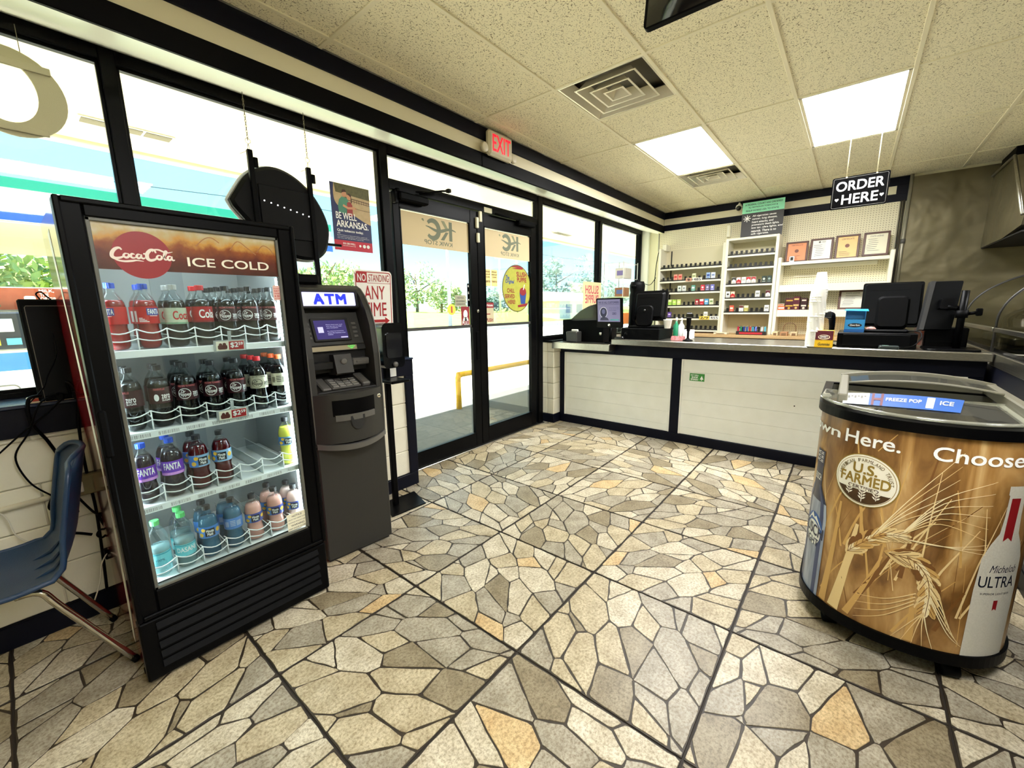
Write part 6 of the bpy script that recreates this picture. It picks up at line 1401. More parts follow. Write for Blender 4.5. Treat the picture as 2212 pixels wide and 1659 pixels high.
cert(-.005, -.240, Z1+.015, .275, (232, 226, 196), 'text', 'framed cream licence full of print, last on the top shelf')
cert(.160, -.105, 1.378, .235, (226, 222, 206), 'text', 'framed cream licence on the third shelf, half hidden by the big monitor')
t = thing('small_photo', 'tiny white-framed dark photo standing before the orange certificate', 'picture', (6.50, .68, Z1)); bx(6.495, 6.505, .655, .705, Z1, Z1+.072, b=.002).build('frame', PAPER, t); bx(6.493, 6.496, .665, .695, Z1+.022, Z1+.062).build('photo', mat('photo dark', (50, 44, 36), .3), t)
bx(6.49, 6.52, .65, .71, Z1-.002, Z1+.006).build('stand', PAPER, t)
# lighters and small boxes on the back counter
LC = [(170, 40, 60), (40, 120, 90), (40, 60, 130), (60, 90, 150), (170, 50, 60), (60, 140, 170), (110, 120, 200), (30, 30, 34), (206, 206, 210), (90, 170, 190)]
LN = ['wine', 'green', 'navy', 'slate blue', 'red', 'teal', 'lilac', 'black', 'silver', 'pale teal']
lt = thing('lighter_tray', 'dark tray of upright lighters on the back counter under the narrow unit', 'tray', (6.32, 1.02, 1.055)); MB().box(6.28, 6.36, .86, 1.21, 1.055, 1.10, b=.003).build('tray', STRIP, lt); MB().box(6.277, 6.281, .90, 1.17, 1.065, 1.09).build('front_label', mat('tray label', (180, 40, 50), .5), lt)
lp = None
for i in range(10):
    lb = '%s lighter in the tray under the narrow cigarette unit' % LN[i]; y = 1.19-.035*i
    t = thing('lighter', lb, 'lighter', (6.31, y, 1.101), group='lighters in the tray'); MB().box(-.007, .007, -.012, .012, 0, .060, b=.004).build('body', mat('lighter %d' % i, LC[i], .3), t, local=True); MB().box(-.006, .006, -.011, .011, .060, .074, b=.003).build('guard', CHROME, t, local=True)
for i, (y, w, c, lb) in enumerate(((1.40, .17, (220, 210, 180), 'flat stack of papers on the back counter beside the lighter tray'), (.755, .06, (220, 204, 160), 'small cream carton on the back counter, first right of the lighters'), (.66, .08, (176, 130, 90), 'small brown carton on the back counter, second right of the lighters'), (.555, .07, (210, 190, 150), 'small tan carton on the back counter, third right of the lighters'))):
    t = thing('small_carton' if i else 'paper_stack', lb, 'box' if i else 'papers', (6.3, y, 1.055)); bx(6.26, 6.38, y-w/2, y+w/2, 1.0555, 1.0555+(.05 if i else .022), b=.003).build('carton' if i else 'sheets', mat('carton tan %d' % i, c, .6), t)
    bx(6.256, 6.262, y-w*.3, y+w*.3, 1.062, 1.09 if i else 1.07).build('print', mat('carton pr', (120, 90, 60), .6), t)
t = thing('wire_stand', 'small bent wire stand on the back counter', 'stand', (6.5, .60, 1.055)); q = MB(); q.tube(spline([(6.45, .69, 1.056), (6.45, .68, 1.18), (6.45, .62, 1.21), (6.45, .56, 1.18), (6.45, .55, 1.056)], 5), .005, 6); q.build('wire', mat('brown wire', (120, 90, 60), .4), t)
t = thing('lighter_caps', 'dark round display tops above the lighters', 'display', (6.4, 1.1, 1.055)); q = MB(); q.lathe([(.02, 1.056), (.018, 1.13), (.045, 1.145), (.045, 1.152), (.0005, 1.153)], 16, c=(6.44, 1.17, 0)); q.build('stand', STRIP, t); q = MB(); q.lathe([(.02, 1.056), (.018, 1.13), (.045, 1.145), (.045, 1.152), (.0005, 1.153)], 16, c=(6.44, 1.00, 0)); q.build('stand', STRIP, t); t.name = 'display_stand'
# grey and mint warning sign on the narrow unit
ws = thing('warning_sign', 'grey and mint printed court warning sign standing on the narrow shelf unit', 'sign', (6.52, 1.06, 2.335))
Fw2 = frame((6.53, 1.300, 2.338), (0, -1, 0), (.02, 0, 1), (-1, 0, .02))
bx(0, .48, 0, .455, -.004, 0, F=Fw2).build('board', mat('sign charcoal', (58, 56, 56), .5), ws)
MB().poly([(0, .315), (.48, .315), (.48, .455), (0, .455)], Fw2, .001).build('mint_band', mat('mint', (150, 232, 190), .5), ws)
q = MB(); put(q, 'A FEDERAL COURT HAS ORDERED', Fw2, .03, .455, .413, .434, .002, .02); put(q, 'R.J. REYNOLDS TOBACCO &', Fw2, .075, .405, .374, .395, .002, .02); put(q, 'PHILIP MORRIS USA TO STATE:', Fw2, .045, .42, .335, .356, .002, .02); q.build('lettering', INKK, ws)
q = MB()
for i, r_ in enumerate(('All cigarettes cause', 'cancer, lung disease,', 'heart attacks, and', 'premature death-lights,', 'low tar, ultra lights, and', 'naturals. There is no', 'safe cigarette.')): put(q, r_, Fw2, .125, .125+.0135*len(r_), .258-.038*i, .286-.038*i, .001, .025, shear=.12)
for k in range(4): a = PI*k/4; q.ribbon([(.065+.044*math.cos(a), .250+.044*math.sin(a)), (.065-.044*math.cos(a), .250-.044*math.sin(a))], .0042, Fw2, .001+.0001*k)
q.build('lettering', INKW, ws)
for u in (.04, .42): bx(u-.03, u+.03, -.006, .010, -.012, .004, F=Fw2).build('clip', SHW, ws)
cm = thing('security_camera', 'white dome security camera with black eye on the far wall', 'camera', (6.70, 1.37, 2.80)); q = MB(); q.ball((6.665, 1.372, 2.775), .042, 8); q.build('housing', WHITE, cm); q = MB(); q.ball((6.640, 1.370, 2.760), .034, 7); q.build('lens_dome', BLKG, cm); MB().cyl((6.70, 1.375, 2.80), (6.72, 1.375, 2.815), .025).cyl((6.69, 1.375, 2.79), (6.70, 1.375, 2.84), .012).build('mount', WHITE, cm)
t = thing('wall_holder', 'small cream holder on the pegboard above the wide unit', 'holder', (6.72, 1.49, 2.42)); bx(6.69, 6.735, 1.455, 1.51, 2.40, 2.56, b=.006).build('case', SHW, t); bx(6.68, 6.69, 1.462, 1.472, 2.40, 2.56).build('edge', CREAM, t)

# ================================================================ ORDER HERE sign hung from the ceiling
os_ = thing('order_sign', 'black order here sign hanging on two cords from the ceiling light', 'sign', (4.40, .065, 2.19))
Fo = frame((4.40, .238, 2.195), (0, -1, 0), (0, 0, 1), (-1, 0, 0))
pl = MB().prism(rrect(0, .348, 0, .240, .012), -.004, 0, Fo).build('board', BLK, os_)
q = MB(); q.tube([Fo(*p, .001) for p in rrect(.010, .338, .010, .230, .010)], .0013, 4, closed=True); q.build('border', INKG, os_)
q = MB(); SL = mat('silver ink', (196, 196, 196), .4)
put(q, 'ORDER', Fo, .030, .318, .135, .205, .001, .03); put(q, 'HERE', Fo, .072, .290, .035, .105, .001, .03); q.build('lettering', SL, os_)
for u in (.040, .312):
    q = MB(); q.add([Fo(u+.0014*9*(16*math.sin(t)**3)/16, .072+.0009*(13*math.cos(t)-5*math.cos(2*t)-2*math.cos(3*t)-math.cos(4*t)), .001) for t in [2*PI*k/24 for k in range(24)]], [tuple(range(24))]); q.build('heart', SL, os_)
CORD = mat('cord', (226, 216, 176), .8)
for u, dx in ((.088, 0), (.270, 0)):
    a = Fo(u, .232, .003)
    for k in (0, 1): MB().cyl((a.x, a.y+.004*k, a.z), (a.x, a.y+.002*k, CZ+.002), .0016, 5).build('cord', CORD, os_)
    MB().ball(a, .006, 5).build('knot', CORD, os_)

# ================================================================ ceiling-hung television, seen from behind
tv = thing('television', 'black television hung from the ceiling, cut by the top edge', 'television', (1.80, .45, 2.62))
Ft2 = frame((1.765, .755, 2.515), (0, -1, 0), (.16, 0, 1), (-1, 0, .16))
q = MB(); q.prism(rrect(0, .95, 0, .30, .02), -.02, .0, Ft2); q.build('screen_frame', BLK, tv)
q = MB(); prf = spline([(0, .0, 0), (.03, .02, 0), (.10, .05, 0), (.19, .058, 0), (.30, .06, 0)], 4)
q.sheet(lambda u, v: Ft2(.012+.926*u, .006+.29*v, (.002+.055*min(1, (min(u, 1-u)*7))*min(1, v*4)**.7)), 28, 10); q.build('back_cover', BLKG, tv)
q = MB()
for k in range(14): q.box(.20+.012*k, .206+.012*k, .05, .16, .057, .0585, F=Ft2)
stuff(q.build('vent_slots', BLKM, tv))
MB().prism(rrect(.022, .030, .12, .22, .003), .02, .034, Ft2).build('sticker', PAPER, tv)
MB().cyl((1.86, .30, 2.62), (1.86, .30, CZ+.01), .025).box(1.82, 1.90, .26, .34, CZ-.004, CZ).build('ceiling_pole', BLK, tv)
bx(1.795, 1.86, .24, .36, 2.60, 2.74, b=.004).build('bracket', BLK, tv)
# ================================================================ round-fronted ice barrel freezer
RZ = -PI/2
fz = thing('barrel_freezer', 'round-fronted barrel freezer wrapped in a wheat field print, glass lids on top', 'freezer', (2.082, -.268, 0), RZ)
def outl(grow=0.0, n=44, bk=.84):
    """plan: bowed front, straight sides, square back"""
    P = []; ex = 2/2.2
    for k in range(n+1):
        t = -PI/2+PI*k/n; P.append(((.335+grow)*math.copysign(abs(math.sin(t))**ex, math.sin(t)), .31-(.31+grow)*max(0, abs(math.cos(t)))**ex))
    return [(-.335-grow, bk+grow)]+P+[(.335+grow, bk+grow)]
OL = outl(0, 120); _d = [0.0]
for a, b in zip(OL, OL[1:]): _d.append(_d[-1]+math.hypot(b[0]-a[0], b[1]-a[1]))
_m = _d[min(range(len(OL)), key=lambda k: abs(OL[k][0])+OL[k][1])]
def surf(s, w=0.0):
    t = min(max(s+_m, 0), _d[-1]-1e-6); lo = 0
    for i in range(len(_d)-1):
        if _d[i] <= t <= _d[i+1]: lo = i; break
    f = (t-_d[lo])/max(1e-9, _d[lo+1]-_d[lo]); a, b = OL[lo], OL[lo+1]; x, y = a[0]+(b[0]-a[0])*f, a[1]+(b[1]-a[1])*f
    L_ = math.hypot(b[0]-a[0], b[1]-a[1]); nx, ny = (b[1]-a[1])/L_, -(b[0]-a[0])/L_
    return x+nx*w, y+ny*w
FW = lambda u, v, w=0.0: Vector((*surf(u+.030, w), v))
def LF_(q, name, m, par=None): return q.build(name, m, par or fz, local=True)
def wrapmat():
    m = mat('wheat field print', (170, 130, 74), .3, coat=.2); n = m.node_tree; p = n.nodes['Principled BSDF']
    g = n.nodes.new('ShaderNodeNewGeometry'); mp = n.nodes.new('ShaderNodeMapping'); mp.inputs['Scale'].default_value = (9, 9, 2.6); mp.inputs['Rotation'].default_value = (.5, .3, 0)
    n.links.new(g.outputs['Position'], mp.inputs[0])
    t = n.nodes.new('ShaderNodeTexNoise'); t.inputs['Scale'].default_value = 1.0; t.inputs['Detail'].default_value = 5; t.inputs['Distortion'].default_value = .8; n.links.new(mp.outputs[0], t.inputs['Vector'])
    r = n.nodes.new('ShaderNodeValToRGB'); e = r.color_ramp.elements; e[0].position = .30; e[0].color = lin((84, 54, 22)); e[1].position = .72; e[1].color = lin((214, 182, 128))
    for ps, c in ((.42, (124, 86, 42)), (.52, (160, 118, 64)), (.62, (188, 148, 92))): x = e.new(ps); x.color = lin(c)
    n.links.new(t.outputs[0], r.inputs[0]); n.links.new(r.outputs[0], p.inputs['Base Color']); return m
FB_ = outl(0)
q = MB()
q.prism(outl(-.004), .10, .97, IDF, sm=False)
body = LF_(q, 'body', BLKM)
q = MB(); S0, S1 = -1.04, .96; q.sheet(lambda u, v: FW(S0+(S1-S0)*u, .122+.856*v, .0), 90, 1); wrap = LF_(q, 'print_wrap', wrapmat())
wrap['label'] = 'glossy wheat field print with beer bottles and white words'
q = MB(); q.prism(outl(.010), .078, .124, IDF); LF_(q, 'base_ring', BLK)
q = MB(); O1, I1 = outl(.014), outl(-.022)
for (z0, z1) in ((.974, 1.013),):
    n_ = len(O1)
    for i in range(n_):
        j = (i+1) % n_; a, b, c, d = O1[i], O1[j], I1[i], I1[j]
        q.quad((*a, z0), (*b, z0), (*b, z1), (*a, z1)); q.quad((*a, z1), (*b, z1), (*d, z1), (*c, z1)); q.quad((*c, z1), (*d, z1), (*d, z0), (*c, z0)); q.quad((*a, z0), (*b, z0), (*d, z0), (*c, z0))
LF_(q, 'rim', BLK)
q = MB(); q.prism(outl(-.022), .60, .605, IDF); I2 = outl(-.0225); n_ = len(I2)
for i in range(n_): j = (i+1) % n_; q.quad((*I2[i], .60), (*I2[j], .60), (*I2[j], 1.005), (*I2[i], 1.005))
LF_(q, 'inner_tub', mat('freezer liner', (120, 118, 106), .5, noise=(12, (84, 82, 74), .9)))
q = MB()
for x in (-.10, .13): q.box(x-.003, x+.003, .06, .76, .61, .93)
q.box(-.30, .30, .40, .406, .61, .95); LF_(q, 'basket_divider', SHELFW)
# lids
FG = clear('freezer lid plastic', (226, 226, 214), .09, rough=.05, diffuse=.10, dcol=(206, 204, 190)); GF = mat('lid frame grey', (128, 124, 108), .4); CLR = clear('clear lid edge', (232, 234, 228), .16, rough=.05, diffuse=.3, dcol=(206, 206, 196))
F1 = clip(outl(.0), 0, 1, .46); zed = lambda x, y: 1.026+.030*(1-(x/.34)**2)*min(1, max(0, (y+.02)/.45))
q = MB()
C1 = (0, .30)
for ring in range(6):
    k0, k1 = 1-ring/6, 1-(ring+1)/6
    for i in range(len(F1)):
        j = (i+1) % len(F1); P = [(C1[0]+(F1[i][0]-C1[0])*k0, C1[1]+(F1[i][1]-C1[1])*k0), (C1[0]+(F1[j][0]-C1[0])*k0, C1[1]+(F1[j][1]-C1[1])*k0), (C1[0]+(F1[j][0]-C1[0])*k1, C1[1]+(F1[j][1]-C1[1])*k1), (C1[0]+(F1[i][0]-C1[0])*k1, C1[1]+(F1[i][1]-C1[1])*k1)]
        q.quad(*[(x, y, zed(x, y)) for x, y in P])
fl_ = LF_(q, 'front_lid', FG)
q = MB(); q.tube([(x, y, zed(x, y)) for x, y in F1], .007, 6, closed=True); LF_(q, 'lid_edge', CLR, fl_)
MB().box(-.345, -.305, .20, .245, 1.030, 1.05, b=.008).build('lid_grip', CLR, fl_, local=True)
# printed banner lying on the front lid
zb = lambda u, v: (lambda x, y: Vector((x, y, zed(x, y)+.004)))(-.265+.345*u+.04*v*u, .115+.015*u+.225*v)
FBn = lambda u, v, w=0.0: zb(u/.44, v/.10)+Vector((0, 0, w))
q = MB(); q.sheet(lambda u, v: zb(u, v), 14, 2); ban = LF_(q, 'lid_banner', mat('banner blue', (52, 104, 190), .35), fl_)
q = MB(); 
def strip(x0, x1, y0, y1, mi, w=.001, n=5): bar(q, FBn, x0, x1, y0, y1, mi, w, n)
strip(.0, .105, .0, .10, 0); strip(.115, .125, .0, .10, 1, .0015); strip(.15, .16, .0, .10, 1, .0015); strip(.115, .16, .04, .06, 1, .0015); strip(.318, .345, .01, .09, 0)
put(q, 'FREEZE POP', FBn, .17, .30, .04, .065, .0018, .02, mi=2); put(q, 'ICE', FBn, .365, .41, .04, .07, .0018, .03, mi=2)
for k in range(6): strip(.02+.013*k, .028+.013*k, .05+.012*(k % 2), .075, 3, .0016, 1)
q.build('banner_print', [PAPER, mat('banner maroon', (110, 34, 54), .4), INKW, INKG], ban, local=True)
# rear frame with its own glass
zr = lambda x: 1.064+.034*(1-(x/.285)**2)
q = MB()
for s_ in (-1, 1):
    q.box(.250*s_, .285*s_, .17, .84, 1.013, 1.064, b=.005)
q.sheet(lambda u, v: (-.285+.57*u, .805+.035*v, zr(-.285+.57*u)), 14, 1); q.sheet(lambda u, v: (-.285+.57*u, .84, 1.013+(zr(-.285+.57*u)-1.013)*v), 14, 1); q.sheet(lambda u, v: (-.285+.57*u, .805, zr(-.285+.57*u)-.014*v), 14, 1)
LF_(q, 'rear_frame', GF)
q = MB(); q.tube([(-.25+.5*k/14, .49, zr(-.25+.5*k/14)-.004) for k in range(15)], .006, 6); LF_(q, 'lid_bar', GF)
q = MB(); q.sheet(lambda u, v: (-.25+.50*u, .49+.32*v, zr(-.25+.5*u)-.008), 14, 1); LF_(q, 'rear_lid', FG)
q = MB(); q.box(.235, .262, .14, .50, 1.012, 1.028, b=.004); LF_(q, 'slide_rail', SHELFW)
# casters
for (x, y) in ((-.212, .140), (.164, .077), (-.26, .70), (.26, .70)):
    c_ = MB().box(x-.025, x+.025, y-.03, y+.03, .062, .09, b=.004).build('caster', BLK, fz, local=True)
    MB().cyl((x-.022, y-.012, .032), (x+.022, y+.004, .032), .032, 14).build('wheel', BLKM, c_, local=True)
# ---------------------------------------------------------------- what is printed on the wrap
rg = random.Random(11)
ST = [mat('straw light', (232, 204, 146), .35), mat('straw mid', (206, 164, 96), .35), mat('straw dark', (120, 78, 34), .35), mat('straw pale', (244, 226, 180), .35)]
q = MB()
def stroke(q, pts, w, off, mi, k=6):
    P = [(v.x, v.y) for v in spline([(a, b, 0) for a, b in pts], k)]; L_ = len(P); q.ribbon(P, [w*(1-.75*i/(L_-1)) for i in range(L_)], FW, off, mi)
for _ in range(46):      # background stalks, mostly upright, leaning
    s = rg.uniform(-.52, .36); z = rg.uniform(.13, .5); ln = rg.uniform(.2, .55); lean = rg.uniform(-.10, .22); stroke(q, [(s, z), (s+lean*.4, z+ln*.5), (s+lean, min(.955, z+ln))], rg.uniform(.0012, .0075), .0004+rg.random()*.0004, rg.choice((0, 1, 1, 2)), 3)
for (a, b, w, m_) in (((-.30, .13), (-.27, .62), .016, 1), ((-.25, .13), (-.20, .55), .022, 0), ((-.20, .14), (-.11, .45), .012, 1), ((-.17, .24), (-.085, .47), .013, 2), ((.0, .13), (-.01, .33), .014, 1)): stroke(q, [a, ((a[0]+b[0])/2+.004, (a[1]+b[1])/2), b], w, .001, m_)
def ear(q, pts, n, w, awns, off):
    P = [(v.x, v.y) for v in spline([(a, b, 0) for a, b in pts], 8)]; L_ = len(P)
    for k in range(n):
        f = k/(n-1); i = min(L_-2, int(f*(L_-1))); x, y = P[i]; dx, dy = P[i+1][0]-x, P[i+1][1]-y; d = math.hypot(dx, dy); dx, dy = dx/d, dy/d
        for s_ in (-1, 1, 0):
            a = math.atan2(dy, dx)+s_*.5; r = w*(1.25-.45*f); cx_, cy_ = x-dy*s_*w*.55, y+dx*s_*w*.55; pts_ = []
            for t in range(10): th = 2*PI*t/10; u, v = r*1.25*math.cos(th), r*.46*math.sin(th); pts_.append(FW(cx_+u*math.cos(a)-v*math.sin(a), cy_+u*math.sin(a)+v*math.cos(a), off+.0005*(k % 3)+.0006*(s_ == 0)))
            q.add(pts_, [tuple(range(10))], rg.choice((0, 1, 3) if s_ == 0 else (0, 1, 2, 0)))
            cx2, cy2 = cx_, cy_; q.ribbon([(cx_-r*.9*math.cos(a), cy_-r*.9*math.sin(a)-.0015), (cx_+r*.9*math.cos(a), cy_+r*.9*math.sin(a)-.0015)], .0008, FW, off+.0025, 2)
    for (a, b, c) in awns: stroke(q, [a, b, c], .0022, off+.002, rg.choice((0, 3)), 6)
ear(q, [(-.205, .44), (-.16, .50), (-.11, .545), (-.055, .56)], 10, .024, [((-.07, .56), (.03, .64+.02*k), (.16, .60+.045*k)) for k in range(6)]+[((-.15, .52), (-.06, .63+.02*k), (.06, .72+.05*k)) for k in range(5)]+[((-.06, .55), (.05, .555), (.17, .545+.02*k)) for k in range(3)], .0016)
ear(q, [(-.065, .475), (-.02, .47), (.02, .42), (.035, .35), (.035, .27)], 12, .027, [((.0+.006*k, .45-.02*k), (.06+.008*k, .36-.03*k), (.10+.01*k, .22-.012*k)) for k in range(6)]+[((.0, .34-.015*k), (-.08, .28-.025*k), (-.17, .25-.035*k)) for k in range(4)]+[((.03, .27), (.02+.014*k-.03, .2), (.0+.03*k-.05, .126)) for k in range(5)], .002)
q.build('wheat_print', ST, wrap, local=True)
# words
put(put(MB(), 'Grown', FW, -.665, -.312, .888, .932, .0022, .02), 'Here.', FW, -.286, -.106, .884, .938, .0022, .02).build('lettering', INKW, wrap, local=True)
put(MB(), 'Choose', FW, -.018, .232, .880, .932, .0022, .02).build('lettering', INKW, wrap, local=True)
# round emblem
CX, CZ_ = -.198, .742; q = MB()
RI = mat('emblem cream', (244, 238, 220), .35); EG = mat('emblem gold', (150, 122, 48), .35); ED = mat('emblem brown', (70, 46, 20), .35)
def fan(q, cx, cz, r, off, mi, n=40, a0=0, a1=2*PI):
    m_ = 22; full = a1-a0 > 6; zt = r if full else r*math.sin(a0)
    for i in range(m_):     # vertical strips keep the print lying on the curved front
        u0, u1 = -r*math.cos(PI*i/m_), -r*math.cos(PI*(i+1)/m_); h0, h1 = math.sqrt(max(0, r*r-u0*u0)), math.sqrt(max(0, r*r-u1*u1))
        t0, t1 = (h0, h1) if full else (min(h0, zt), min(h1, zt))
        if not full and (t0 <= -h0+1e-6 and t1 <= -h1+1e-6): continue
        q.quad(FW(cx+u0, cz-h0, off), FW(cx+u1, cz-h1, off), FW(cx+u1, cz+max(-h1, t1), off), FW(cx+u0, cz+max(-h0, t0), off), mi)
def wq(q, c, xa, xb, r0, z0, r1, z1, off, mi, n=10):
    for i in range(n):
        a, b = xa+(xb-xa)*i/n, xa+(xb-xa)*(i+1)/n; q.quad(FW(c+r0*a, z0, off), FW(c+r0*b, z0, off), FW(c+r1*b, z1, off), FW(c+r1*a, z1, off), mi)
fan(q, CX, CZ_, .110, .0028, 1); fan(q, CX, CZ_, .106, .0038, 0); fan(q, CX, CZ_, .100, .0046, 1); fan(q, CX, CZ_, .098, .0052, 0)
th = math.asin(-.44); fan(q, CX, CZ_, .096, .0060, 2, 24, PI-th, 2*PI+th)
W_ = 'AMERICAN FARMLAND TRUST'
for i, ch in enumerate(W_):
    if ch == ' ': continue
    a = PI*.97-PI*.94*i/(len(W_)-1); ux, uz = math.cos(a), math.sin(a); put(q, ch, (lambda u, v, w, ux=ux, uz=uz: FW(CX+ux*(.078+v)+uz*u, CZ_+uz*(.078+v)-ux*u, w)), -.0045, .0045, 0, .013, .0062, .02, mi=3)
put(q, 'U.S.', FW, CX-.040, CX+.038, CZ_+.028, CZ_+.068, .0062, .04, mi=1); put(q, 'FARMED', FW, CX-.082, CX+.082, CZ_-.018, CZ_+.022, .0062, .04, mi=1); put(q, 'CERTIFIED', FW, CX-.05, CX+.05, CZ_-.038, CZ_-.025, .0064, .03, mi=2)
for cx_ in (-.045, 0, .045):
    q.ribbon([(CX+cx_, CZ_-.090+.020*(cx_ != 0)), (CX+cx_, CZ_-.045)], .0012, FW, .0068, 0)
    for k in range(3 if cx_ else 4):
        for s_ in (-1, 1): z_ = CZ_-.078+.012*k+.012*(cx_ != 0)-.0; q.add([FW(CX+cx_+s_*a, z_+b, .0070) for a, b in ((.001, 0), (.008, .004), (.013, .012), (.005, .010))], [(0, 1, 2, 3)], 0)
q.build('emblem', [RI, EG, ED, mat('emblem text', (120, 104, 70), .4)], wrap, local=True)
# blue-grey aluminium bottle at the left
q = MB(); BC = -.415
AL = mat('aluminium print', (196, 206, 222), .3, noise=(14, (84, 98, 130), .8, 3), aniso=(1, 6, .5)); AD = mat('aluminium shade', (50, 66, 110), .3); AB = mat('cap navy', (24, 34, 66), .3)
prf_ = [(.088, .124), (.090, .30), (.090, .50), (.080, .565), (.050, .612), (.034, .64), (.031, .73), (.034, .735), (.034, .80)]
for (r0, z0), (r1, z1) in zip(prf_, prf_[1:]): wq(q, BC, -1, 1, r0, z0, r1, z1, .0026, 0 if z1 < .61 else 2, 14)
for x0, x1 in ((.56, .82),):
    for (r0, z0), (r1, z1) in zip(prf_[:5], prf_[1:6]): wq(q, BC, x0, x1, r0, z0, r1, z1, .0034, 1, 4); wq(q, BC, -x1, -x0, r0, z0, r1, z1, .0034, 1, 4)
fan(q, BC+.012, .44, .062, .0036, 4, 30); fan(q, BC+.012, .405, .056, .0042, 3, 24)
q.add([FW(BC-.05, .445, .005), FW(BC+.0, .500, .005), FW(BC+.015, .478, .005), FW(BC+.03, .490, .005), FW(BC+.072, .44, .005)], [(0, 1, 2, 3, 4)], 3)
put(q, 'BUSCH', FW, BC-.072, BC+.085, .398, .448, .0056, .03, mi=2); put(q, 'LIGHT', FW, BC-.045, BC+.062, .350, .386, .0056, .02, mi=2)
put(q, 'BUSCH', FW, BC-.024, BC+.026, .66, .69, .0034, .02, mi=3)
for k in range(3): put(q, 'ICE', FW, BC-.026, BC+.026, .745+.018*k, .757+.018*k, .0034, .02, mi=3)
q.build('bottle_print', [AL, AD, AB, INKW, mat('badge blue', (36, 92, 170), .35)], wrap, local=True)
# white frosted bottle at the right
q = MB(); MC = .235
prf_ = [(.083, .124), (.082, .40), (.076, .53), (.058, .585), (.036, .63), (.030, .70), (.029, .775), (.033, .778), (.033, .81)]
for (r0, z0), (r1, z1) in zip(prf_, prf_[1:]): wq(q, MC, -1, 1, r0, z0, r1, z1, .0026, 0, 14)
q.add([FW(MC-.006+a, b, .0034) for a, b in ((-.016, .60), (.0, .615), (.016, .60), (.018, .765), (-.014, .765))], [(0, 1, 2, 3, 4)], 1)
put(q, 'ULTRA', FW, MC-.072, MC+.060, .415, .460, .0034, .01, mi=2); put(q, 'Michelob', FW, MC-.045, MC+.055, .475, .505, .0034, .0, shear=.25, mi=2); put(q, 'SUPERIOR LIGHT BEER', FW, MC-.06, MC+.05, .385, .393, .0034, .0, mi=2); q.add([FW(MC+a, b, .0034) for a, b in ((-.008, .32), (.0, .328), (.008, .32), (.008, .362), (-.008, .362))], [(0, 1, 2, 3, 4)], 1)
q.build('bottle_print', [mat('frosted print', (222, 218, 204), .45, noise=(160, (204, 200, 186), .8)), mat('ribbon red', (150, 30, 34), .35), mat('navy ink', (24, 28, 44), .4)], wrap, local=True)
# ================================================================ left of the cooler: screen back, power strip, chair, cables
sb = thing('screen_panel', 'black back of a lit window screen standing on the sill left of the cooler', 'screen', (.10, 2.72, 1.075))
Fz = frame((-.10, 2.800, 1.076), (1, .02, 0), (0, -.35, 1))
Fz = frame((.050, 2.72, 1.076), (1, 0, 0), (0, .12, 1))
bx(0, .17, 0, .442, 0, .035, b=.006, F=Fz).build('back_shell', BLKM, sb); bx(.012, .16, .02, .415, .034, .040, b=.003, F=Fz).build('back_plate', BLK, sb)
q = MB(); q.tube([Fz(a, b, .041) for a, b in ((.018, .0), (.018, .405), (.022, .412), (.155, .412))], .0014, 5); q.build('edge_line', INKG, sb)
q = MB(); q.tube(spline([Fz(.07, .44, .02), Fz(.06, .465, .02), Fz(.075, .475, .02), Fz(.09, .455, .02), Fz(.10, .44, .03)], 5), .003, 5); q.build('cable_loop', BLK, sb)
q = MB(); q.tube(spline([Fz(.082, .30, .042), Fz(.08, .2, .044), Fz(.04, .11, .044), Fz(.02, .06, .046), Fz(-.03, .0, .05)], 6), .0025, 5); q.build('thin_cable', BLK, sb)
ps2 = thing('power_strip', 'cream power strip lying on the navy sill below the screen', 'power strip', (.11, 2.712, 1.076)); bx(.015, .36, 2.695, 2.718, 1.076, 1.104, b=.004).build('case', mat('strip cream', (226, 214, 184), .45), ps2); bx(.03, .05, 2.693, 2.696, 1.085, 1.097).build('switch', mat('strip switch', (190, 60, 40), .4), ps2)
for k in range(3): bx(.10+.05*k, .125+.05*k, 2.66, 2.698, 1.08, 1.112, b=.004).build('plug', BLK, ps2)
def cable(lb, pts, r, m=BLK, name='cable'):
    q = MB(); q.tube(spline(pts, 8), r, 7); o = q.build(name, m, None, loc=pts[0]); tag(o, lb, 'cable', 'cables hanging by the window sill'); return o
Yk = 2.70
cable('thick black cable hanging from the power strip, nearest the cooler', [(.145, 2.68, 1.10), (.142, 2.66, 1.16), (.165, 2.65, 1.10), (.150, 2.68, .95), (.145, Yk, .75), (.150, Yk, .55), (.14, Yk, .30), (.13, Yk, .12)], .006)
cable('black cable looping twice in front of the block wall', [(.06, 2.66, 1.11), (.02, 2.65, 1.10), (.015, 2.66, 1.0), (.05, 2.69, .90), (.07, Yk, .80), (.04, Yk, .68), (.01, Yk, .60), (.05, Yk, .58), (.09, Yk, .55), (.03, Yk, .50), (.01, Yk, .47), (.07, Yk, .45), (.12, Yk, .42)], .0065)
cable('thin black cable hanging straight down the block wall, leftmost', [(.11, 2.66, 1.11), (.05, 2.65, 1.08), (.0, 2.66, .96), (-.05, 2.69, .86), (-.03, Yk, .74), (.02, Yk, .66), (.06, Yk, .62)], .0035)
cable('thin black cable falling left across the navy sill board', [(.12, 2.66, 1.09), (.06, 2.655, 1.03), (-.03, 2.66, .95), (-.12, 2.68, .86), (-.2, Yk, .80)], .0035)
cable('black cable coiled in two loops low beside the cooler', [(.10, Yk, .62), (.14, 2.69, .53), (.17, 2.685, .50), (.155, 2.68, .52), (.158, 2.68, .48), (.17, 2.68, .42), (.15, 2.675, .40), (.135, 2.675, .42), (.15, 2.675, .44), (.175, 2.675, .43)], .005)
WCB = mat('white cable', (226, 222, 206), .45)
